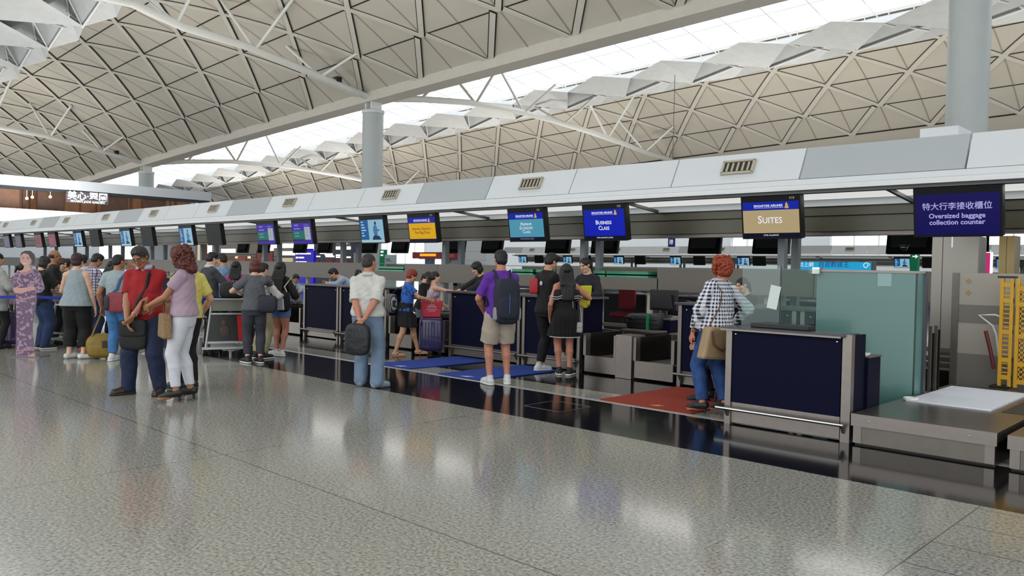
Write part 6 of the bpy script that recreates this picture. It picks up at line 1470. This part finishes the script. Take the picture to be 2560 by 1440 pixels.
# retractable belt barriers
belt_b = mat('belt_blue', '#10258f', .7, 0, .08, 30)
def stanchion(label, loc, heads):
    t = thing('stanchion', label, 'stanchion', loc, 0); ob('base', MB().lathe([(0, 0), (.17, 0), (.17, .012), (.05, .03), (.032, .05), (0, .05)], 28), chrome, t)
    ob('post', MB().lathe([(.028, .04), (.028, .9), (0, .9)], 18), chrome, t); ob('head', MB().lathe([(.036, .86), (.036, .97), (.03, .985), (0, .985)], 18), black_pl, t)
    for q, (dst, sag) in enumerate(heads):
        d = Vector(dst)-Vector(loc); d.z = 0; m = MB(); K = 8; Lh = d.length; d.normalize()
        vs = []
        for i in range(K+1):
            p = d*(Lh*i/K); z = .915-sag*4*(i/K)*(1-i/K); vs += [(p.x, p.y, z-.025), (p.x, p.y, z+.025)]
        m.add(vs, [(2*i, 2*i+2, 2*i+3, 2*i+1) for i in range(K)]); ob('belt', m, belt_b, t)
    return t
sa, sb, sc_, sd_ = [tuple(G(u, v)) for u, v in ((377, 882), (577, 872), (72, 878), (-140, 872))]
stanchion('chrome belt post between the legs of the man in the red polo', sa, [(sc_, .03)]); stanchion('chrome belt post behind the luggage trolley', sb, [(sa, .03)]); stanchion('chrome belt post behind the cardboard figure', sc_, [(sd_, .03)])
stanchion('chrome belt post beyond the left edge of the picture', sd_, [])
# cardboard figure
Ls = spot(65, 893); dep = Vector(Ls).dot(Vector((CF.x, CF.y, 0))); k_ = (Vector((Ls[0], Ls[1], -EYE)).dot(CF))/FPX
t = thing('cardboard_standee', 'life size cardboard figure of a smiling woman in a purple patterned sarong dress', 'standee', Ls, YAW)
def region(nm, pts, m, off, th=.004):
    pl = [((x/4.8-65)*k_, (893-(620+y/4.8))*k_) for x, y in pts]
    return ob(nm, MB().prism(pl, -th, (0, -off, 0)), m, t, fix=True)
sk_ = mat('print_skin', '#b98f86', .5, 0, .06, 14); bat = pattern('batik', floral('#5d4560', '#9a7f95', 30, .54), .5); bat2 = pattern('batik_skirt', floral('#655068', '#9c8296', 17, .56), .5); pk = mat('print_pink_border', '#a3767f', .5, 0, .1, 20)
out = [(150, 470), (165, 380), (180, 300), (225, 280), (285, 255), (285, 215), (245, 180), (236, 130), (240, 95), (255, 55), (300, 32), (360, 32), (408, 75), (425, 130), (402, 205), (370, 225), (385, 250), (440, 253), (482, 310), (527, 450), (532, 487), (490, 532), (432, 535), (440, 620), (425, 740), (392, 880), (392, 1000), (412, 1150), (422, 1250), (442, 1310), (432, 1338), (340, 1325), (196, 1330), (196, 1100), (202, 900), (186, 630), (196, 560), (158, 520)]
region('board', out, mat('board_edge', '#8d7f8a', .7, 0, .03), 0, .012)
region('skirt_print', [(190, 625), (430, 575), (438, 620), (423, 740), (389, 880), (389, 1000), (409, 1150), (418, 1245), (340, 1290), (200, 1290), (200, 1100), (206, 900)], bat2, .0125, .001)
region('bodice_print', [(180, 302), (225, 285), (250, 305), (380, 285), (395, 252), (438, 256), (478, 310), (522, 450), (527, 485), (488, 528), (445, 528), (440, 490), (420, 455), (430, 560), (430, 600), (192, 628), (200, 560), (160, 478), (167, 400)], bat, .0125, .001)
region('chest_print', [(290, 205), (350, 205), (365, 235), (380, 255), (330, 288), (245, 297), (230, 280), (280, 255)], sk_, .0137, .001)
region('hair_print', [(240, 100), (255, 57), (300, 35), (360, 35), (405, 75), (420, 130), (400, 200), (372, 205), (385, 150), (340, 75), (280, 62)], mat('print_hair', '#3a3136', .5, 0, .1), .0137, .001)
region('face_print', [(239, 130), (246, 95), (285, 63), (335, 75), (365, 130), (374, 165), (350, 205), (320, 217), (280, 211), (252, 180)], sk_, .0147, .001)
region('hands_print', [(160, 480), (200, 472), (250, 482), (330, 470), (400, 455), (420, 465), (425, 500), (330, 520), (260, 548), (200, 543), (165, 520)], sk_, .0147, .001)
region('feet_print', [(340, 1290), (415, 1257), (436, 1308), (428, 1333), (340, 1320)], sk_, .0147, .001)
region('border_print', [(238, 302), (330, 292), (380, 270), (392, 250), (402, 256), (388, 290), (335, 312), (245, 322)], pk, .0147, .001); region('border_print', [(190, 620), (430, 570), (432, 590), (191, 642)], pk, .0147, .001); region('border_print', [(202, 1225), (414, 1205), (417, 1222), (202, 1245)], pk, .0147, .001)
dk = mat('print_dark', '#2c2024', .5, 0, 0)
for pts in ([(262, 128), (290, 124), (290, 130), (263, 134)], [(318, 122), (350, 128), (349, 134), (318, 128)], [(262, 112), (292, 107), (292, 111), (262, 116)], [(318, 105), (352, 113), (351, 117), (318, 110)]): region('eye_print', pts, dk, .0157, .0008)
region('mouth_print', [(268, 178), (300, 186), (328, 178), (312, 195), (284, 194)], mat('print_teeth', '#c9bcb8', .5, 0, 0), .0157, .0008)
ob('foot_plate', MB().b2((-.2, -.06, 0), (.24, .25, .012)), mat('plate_grey', '#6d6a66', .5, .2, .03), t)
# things on the counters
def sheet(label, u, v, z, w, d, rz=0, m=None):
    p = G(u, v, z); return tag(ob('paper_sheet', MB().box((0, 0, 0), (w, d, .006)), m or paper, loc=(p.x, p.y, z+.004), rotz=rz), label, 'paper')
sheet('white papers on the counter beside the man in purple', 1306, 722, 1.13, .3, .2, .1)
sheet('white papers on the counter behind the man in the white shirt', 978, 706, 1.13, .25, .18, .2)
t = thing('laptop_case', 'grey box standing on the agent side beside the outstretched arm', 'box', (-10.95, 10.3, 0)); ob('case', MB().rbox((0, 0, .93), (.4, .3, .26), .4), mat('box_grey', '#6b6e70', .5, .1, .05), t); ob('stand', MB().b2((-.16, -.12, 0), (.16, .12, .81)), dark_steel, t)
# things on the far side seen under the partition
p = PY(1560, 765, 15.2); t = thing('office_chair', 'red office chair beyond the partition', 'chair', (p.x, 15.2, 0)); rc = mat('chair_red', '#8e1220', .6, 0, .08)
ob('backrest', MB().rbox((0, .12, .95), (.46, .1, .6), .4), rc, t); ob('seat', MB().rbox((.05, -.1, .55), (.5, .46, .12), .4), rc, t); ob('stem', MB().tube([(0, 0, .08), (0, 0, .5)], .03, 8), black_pl, t); ob('base', MB().bar((-.28, 0, .05), (.28, 0, .05), .05, .04).bar((0, -.28, .05), (0, .28, .05), .05, .04), black_pl, t)
p = PY(1640, 765, 14.6); hard_case('pink purple case beyond the partition', (p.x, 14.6, .38), .1, .36, .42, .24, mat('shell_pink', '#8d3a86', .25, .1, .05, coat=.5), handle=.1)
p = PY(1700, 770, 14.8); hard_case('navy case beyond the partition beside the cream legs', (p.x, 14.8, .25), .05, .5, .66, .26, mat('shell_navy', '#161b33', .5, 0, .05))
for i, (u, lb) in enumerate(((1560, 'dark desk beyond the partition with white papers'), (1745, 'dark desk beyond the partition left of the woman in gingham'), (1985, 'dark desk beyond the partition behind the clear glass'))):
    p = PY(u, 780, 15.8); t = thing('agent_desk', lb, 'desk', (p.x, 15.8, 0)); ob('cabinet', MB().b2((-.6, 0, 0), (.6, .7, .98)), mat('desk_far', '#15161c', .6, 0, .05), t); ob('desktop', MB().b2((-.63, -.03, .98), (.63, .72, 1.01)), steel_dull, t)
    tag(ob('paper_sheet', MB().b2((-.3, .05, 0), (.25, .4, .02)), paper, loc=(p.x, 15.8, 1.011)), 'white papers on the '+lb[:40].replace(' with white papers', ''), 'paper')
p = PY(1595, 790, 11.7); t = thing('waste_bin', 'slim black bin standing behind the baggage belts', 'bin', (p.x, 12.15, 0)); ob('body', MB().lathe([(0, 0), (.1, 0), (.15, .7), (.14, .7), (.1, .05), (0, .05)], 20), black_pl, t)
# ---------------------------------------------------------------- far end wall with the restaurant gallery
gw = mat('gallery_white', '#b9c0c6', .5, 0, .02, 1); wood = mat('gallery_wood', '#7a5640', .45, 0, .15, 3); wood_d = mat('gallery_wood_dark', '#4c3326', .5, 0, .2, 4)
WX = -55
w = MB(); w.b2((WX-.4, 2, 0), (WX, 19.2, 4.55)); struct('wall_west', w, gw)
w = MB(); w.b2((WX-12, 26.5, 0), (WX-3, 26.9, 6.4)); w.b2((WX-12, 2, 4.3), (WX-.4, 26.5, 4.5)); w.b2((WX-.4, 19.2, 3.6), (WX, 26.5, 4.55)); struct('wall_west.001', w, gw)
w = MB(); w.b2((WX-.3, 2, 5.9), (WX+.05, 26.6, 6.5)); w.b2((WX-9, 2, 6.3), (WX-.3, 26.6, 6.5)); struct('trim_5', w, gw)
struct('trim_6', MB().b2((WX-.6, 2, 5.72), (WX-.05, 26.5, 5.9)), mat('soffit_navy', '#1c2530', .5, 0, .05))
struct('wall_west.002', MB().b2((WX-3.2, 2, 4.5), (WX-3, 26.5, 6.3)), wood)
pn = MB()
for y in np.arange(3, 26, 1.0): pn.b2((WX-3, y, 4.5), (WX-2.95, y+.06, 6.3))
struct('trim_7', pn, wood_d)
t = thing('restaurant_partition', 'brown timber screens of the restaurant on the upper gallery', 'screen', (WX-1.4, 0, 4.5))
for y in (9, 13.5, 16, 19.8, 22.5): ob('panel', MB().b2((-.1, y, 0), (.1, y+1.5, 1.3)), wood_d if y > 15 else wood, t)
for y in (11.4, 15.2, 21.6, 24.6): ob('post', MB().b2((-.08, y, 0), (.08, y+.16, 1.4)), wood_d, t)
for i, y in enumerate((15.3, 15.6, 16.6)):
    p = tag(ob('pendant_lamp', MB().ell((0, 0, 0), (.09, .09, .09)).tube([(0, 0, .08), (0, 0, .55-.1*i)], .01, 5), mat('lamp_glow', '#f2e2c4', .5, 0, 0, emit='#ffe6bd', es=3), loc=(WX-.9, y, 5.25+.1*i)), ('small round lamp nearest the gallery sign', 'small round lamp in the middle of three in the gallery', 'small round lamp farthest left in the gallery')[2-i], 'lamp')
t = thing('shop_sign', 'glowing white restaurant sign on the upper gallery', 'sign', (WX+.1, 18.45, 5.47), PI/2)
ob('back_board', MB().b2((-1.25, .0, -.34), (1.25, .03, .36)), mat('sign_back', '#4d4a52', .5, 0, .05), t); lit = em('sign_white', '#ffffff', 2.2)
text('lettering', '美心·翠園', .56, lit, t, (0, -.02, .07), (PI/2, 0, 0), bold=.012); text('lettering', "MAXIM'S JADE GARDEN", .19, lit, t, (0, -.02, -.25), (PI/2, 0, 0), bold=.004)
# ---------------------------------------------------------------- shops beyond the island, about 40 m away
def px_box(name, label, cat, u0, u1, v0, v1, y, m, d=.6, ground=True, grp=None):
    a, b = PY(u0, (v0+v1)/2, y), PY(u1, (v0+v1)/2, y); zt, zb = PY((u0+u1)/2, v0, y).z, PY((u0+u1)/2, v1, y).z
    t = thing(name, label, cat, (a.x, y, 0), 0, grp); w = b.x-a.x
    ob('front', MB().b2((0, 0, 0 if ground else zb), (w, d, zt)), m, t)
    def part(nm, p0, p1, q0, q1, mm, off=.02):
        c, e = PY(p0, (q0+q1)/2, y), PY(p1, (q0+q1)/2, y)
        return ob(nm, MB().b2((c.x-a.x, -off, PY((p0+p1)/2, q1, y).z), (e.x-a.x, 0, PY((p0+p1)/2, q0, y).z)), mm, t)
    return t, part
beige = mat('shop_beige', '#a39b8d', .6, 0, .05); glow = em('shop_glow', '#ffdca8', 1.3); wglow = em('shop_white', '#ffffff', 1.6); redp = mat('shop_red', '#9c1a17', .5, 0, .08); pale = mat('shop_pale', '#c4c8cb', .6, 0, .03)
YS = 40
t, P = px_box('kiosk', 'red roofed kiosk with a row of white pennants', 'kiosk', 386, 455, 631, 662, YS, mat('kiosk_dark', '#3a2a28', .6, 0, .1)); P('fascia', 386, 455, 631, 641, redp)
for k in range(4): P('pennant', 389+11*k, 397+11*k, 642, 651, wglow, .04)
t, P = px_box('shop', 'brown pillared shop front beside the grey suited man', 'shop', 482, 505, 606, 664, YS+.2, mat('shop_brown', '#84592b', .5, 0, .1)); P('light_panel', 494, 505, 612, 655, em('cream', '#d8c9a6', .8))
t, P = px_box('shop', 'long beige shop front with lit white sign and warm display lights', 'shop', 530, 640, 608, 664, YS, beige); P('sign_panel', 553, 589, 622, 632, wglow); P('ceiling_strip', 536, 640, 608, 611, pale); P('soffit', 532, 640, 634, 638, mat('shop_brown2', '#4a3826', .5, 0, .1)); P('display', 540, 640, 640, 664, mat('shop_display', '#8a6a52', .6, 0, .4, 3), .01)
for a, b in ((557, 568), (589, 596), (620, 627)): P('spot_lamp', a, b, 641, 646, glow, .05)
P('poster', 594, 615, 642, 656, mat('poster_red', '#c0403c', .5, 0, .1), .05)
t, P = px_box('shop', 'red shop front between the two grey posts', 'shop', 642, 682, 627, 664, YS, redp); P('shelf', 648, 672, 632, 635, mat('shop_brown2', '#4a3826')); P('lamp_panel', 655, 664, 645, 648, wglow)
t, P = px_box('shop', 'beige shop front with lit white sign left of the blue direction sign', 'shop', 684, 738, 620, 664, YS, beige); P('sign_panel', 696, 738, 628, 638, wglow); P('soffit', 684, 738, 640, 643, mat('shop_brown2', '#4a3826')); P('poster', 702, 732, 645, 657, em('cream', '#d8c9a6', .8)); P('poster', 685, 698, 646, 657, mat('poster_violet', '#6d6684', .5, 0, .2, 2))
t, P = px_box('direction_sign', 'blue direction sign with white arrows and lines of text', 'sign', 738, 784, 626, 658, 30, em('sign_blue', '#2417b8', .8), .2, True); P('top_board', 764, 784, 622, 626, em('sign_blue', '#2417b8'), .0)
for v in (634, 644, 655):
    P('arrow', 740, 746, v-2, v+2, wglow); P('text_line', 748, (777, 760, 766)[(v-634)//10], v-1.8, v+1.8, wglow)
t, P = px_box('shop', 'dark blue shop front with rows of lit white signs', 'shop', 785, 880, 588, 664, YS, mat('shop_navy', '#242b42', .5, 0, .1))
for a, b, v, h in ((800, 815, 633, 4), (812, 832, 636, 5), (814, 836, 641, 4), (784, 801, 641, 3), (840, 851, 638, 4), (840, 877, 643, 4), (840, 877, 620, 8), (855, 868, 608, 6)): P('lit_sign', a, b, v-h/2, v+h/2, wglow)
for a, b in ((785, 797), (815, 833), (840, 872)): P('red_counter', a, b, 649, 657, redp); 
P('upper_window', 840, 876, 603, 614, mat('shop_slate', '#4b5b66', .3, 0, .2, 2), .01)
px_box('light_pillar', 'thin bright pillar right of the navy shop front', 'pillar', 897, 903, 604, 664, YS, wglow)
t, P = px_box('kiosk', 'plain pale grey kiosk behind the head of the man in the white shirt', 'kiosk', 884, 944, 632, 664, 36, mat('kiosk_pale', '#b5b4b0', .6, 0, .03))
grn = em('exit_green', '#0a6a48', .7)
t, P = px_box('exit_sign', 'green exit sign pillar behind the man in the white shirt', 'sign', 949, 962, 624, 662, 27, grn, .15); P('runner', 952, 959, 627, 632, em('exit_mark', '#e8ffe9', 1)); P('runner', 952, 958, 636, 640, em('exit_mark', '#e8ffe9', 1))
t, P = px_box('notice_board', 'pale notice board right of the green exit pillar', 'sign', 962, 988, 637, 662, 27, mat('board_pale', '#a9bcc0', .6, 0, .02), .1); P('text_line', 965, 975, 647, 649, black_pl); P('text_line', 965, 978, 652, 653, black_pl)
t, P = px_box('kiosk', 'kiosk with red fascia and glowing amber display', 'kiosk', 1047, 1164, 646, 668, 38, pale, 1.5); P('fascia', 1047, 1164, 631, 647, mat('fascia_red', '#8d0f12', .4, 0, .05), .6); P('amber_display', 1066, 1106, 635, 641, em('amber', '#ff9a1a', 1.6), .62); P('emblem', 1140, 1152, 635, 644, mat('fascia_pink', '#c05a50', .5, 0, 0), .62)
P('lit_panel', 1026, 1062, 648, 664, wglow); P('picture', 1063, 1085, 650, 664, mat('picture_blue', '#6d86b4', .5, 0, .4, 2)); P('lit_panel', 1088, 1103, 648, 666, wglow); P('picture', 1108, 1128, 648, 657, mat('picture_tan', '#a58b5a', .5, 0, .3, 2))
t, P = px_box('white_pillar', 'wide white panelled pillar right of the red kiosk', 'pillar', 1163, 1216, 600, 668, 36, mat('pillar_white', '#d2d6dc', .5, 0, .02, 1), 1.2); P('panel_joint', 1163, 1216, 628.5, 629.2, mat('joint_grey', '#8a8f96', .6, 0, 0), .01); P('panel_joint', 1163, 1216, 650, 650.6, mat('joint_grey', '#8a8f96', .6, 0, 0), .01)
# ---------------------------------------------------------------- the next island, with its own canopy and screens
CX0, CX1 = -45.4, 22
DY = 36.9
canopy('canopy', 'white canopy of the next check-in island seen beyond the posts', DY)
lbs = ['below the premium screen', 'in line with the left grey post', 'between the clerk and the green trays', 'over the beige partition left of the gingham shirt', 'at the right of the curly orange hair', 'left of the green arrow pillar', 'between the pink advert and the bronze pillar']
for (u, lb) in zip((1305, 1417, 1545, 1687, 1857, 2254, 2512), lbs):
    x = PY(u, 660, 47.8).x; screen(x, 'small far blue and white picture screen '+lb, d_ad, y=47.8, w=.85, h=.6)
for u, lb in zip((1345, 1463, 1598, 1746, 1896, 2325), ('behind the man in black', 'above the clerk in black', 'over the long green trays', 'left of the curly orange hair', 'behind the twin grey posts', 'right of the green arrow pillar')):
    x = PY(u, 660, 47.8).x; screen(x, 'small far black screen '+lb, 'off', y=47.8, w=.85, h=.6)
t = thing('counter_row', 'pale counter row of the next island just above the partition', 'counter', (0, 49.2, 0))
for k in range(14): ob('counter', MB().b2((-45+4.7*k, -2.0, 0), (-45+4.7*k+2.9, -1.4, 1.15)), mat('far_counter', '#59606a', .5, 0, .1), t)
ob('back_wall', MB().b2((-45, 1.6, 0), (20, 1.7, 1.9)), mat('far_wall_band', '#7f8583', .5, 0, .1, 1), t)
t, P = px_box('gate_sign', 'small navy hanging sign with a white character over the far canopy', 'sign', 1670, 1686, 595, 617, 44, em('sign_navy', '#141c66', .7), .1, False); q = PY(1678, 606, 44); text('lettering', '港', .34, wtxt, t, ((PY(1686, 606, 44).x-PY(1670, 606, 44).x)/2, -.02, q.z), (PI/2, 0, 0)); 
ob('hanger', MB().b2((.15, .04, q.z+.2), (.18, .06, 14)), steel_dull, t)
t, P = px_box('led_board', 'long cyan lit advertising board above the glass screen', 'board', 1988, 2182, 653, 676, 26, mat('board_frame', '#5d6468', .5, .3, 0), .3); P('lit_panel', 1992, 2178, 655, 676, em('cyan', '#1fa6d8', 1.0)); 
q0 = PY(1988, 664, 26).x
for s_, u, sz, c in (('自助上網', 2010, .17, wtxt), ('自遊數據王', 2085, .2, em('violet_dark', '#3a2a98', .6))):
    q = PY(u, 662, 26); text('lettering', s_, sz, c, t, (q.x-q0, -.035, q.z), (PI/2, 0, 0))
q = PY(2166, 664, 26); ob('swirl_emblem', MB().tube([(q.x-q0+.1*math.cos(a)*(1-.08*a), -.03, q.z+.1*math.sin(a)*(1-.08*a)) for a in np.linspace(0, 7, 24)], .012, 5), wtxt, t)
t, P = px_box('exit_sign', 'green pillar with a pale arrow beside the clad pillar', 'sign', 2275, 2294, 631, 676, 27, em('exit_green', '#0a6a48', .7), .2); q = PY(2282, 641, 27); ob('arrow', MB().prism([(-.07, -.02), (.02, -.02), (.02, -.07), (.1, 0), (.02, .07), (.02, .02), (-.07, .02)], .01, (.14, -.02, q.z)), em('exit_mark', '#e8ffe9', 1), t)
t, P = px_box('advert_totem', 'tall white and magenta lit advert behind the striped wall', 'sign', 2440, 2476, 630, 690, 20, wglow, .2); P('magenta_panel', 2461, 2475, 632, 690, em('magenta', '#d8307e', .9)); P('upper_column', 2443, 2473, 583, 630, mat('totem_slate', '#6d7680', .4, .2, .05), .0); P('upper_light', 2452, 2465, 583, 630, wglow, .02)
t = thing('dome_camera', 'black dome camera under the canopy beam by the end pillar', 'camera', (PY(2262, 575, 12.3).x, 12.3, 2.0)); ob('mount', MB().lathe([(0, 0), (.06, 0), (.06, -.03), (0, -.03)], 16), black_pl, t); ob('dome', MB().ell((0, 0, -.04), (.05, .05, .05)), glassy, t)
# ---------------------------------------------------------------- lettering becomes plain meshes
bpy.context.view_layer.update()
dg = bpy.context.evaluated_depsgraph_get()
for o in [o for o in C.objects if o.type == 'FONT']:
    me = bpy.data.meshes.new_from_object(o.evaluated_get(dg)); me.name = o.name
    n = bpy.data.objects.new(o.name, me); nm = o.name.split('.')[0]; C.objects.link(n); n.parent = o.parent
    n.location, n.rotation_euler, n.scale = o.location, o.rotation_euler, o.scale
    for k in o.keys(): 
        if k in ('label', 'category', 'group', 'kind'): n[k] = o[k]
    bpy.data.objects.remove(o); n.name = nm
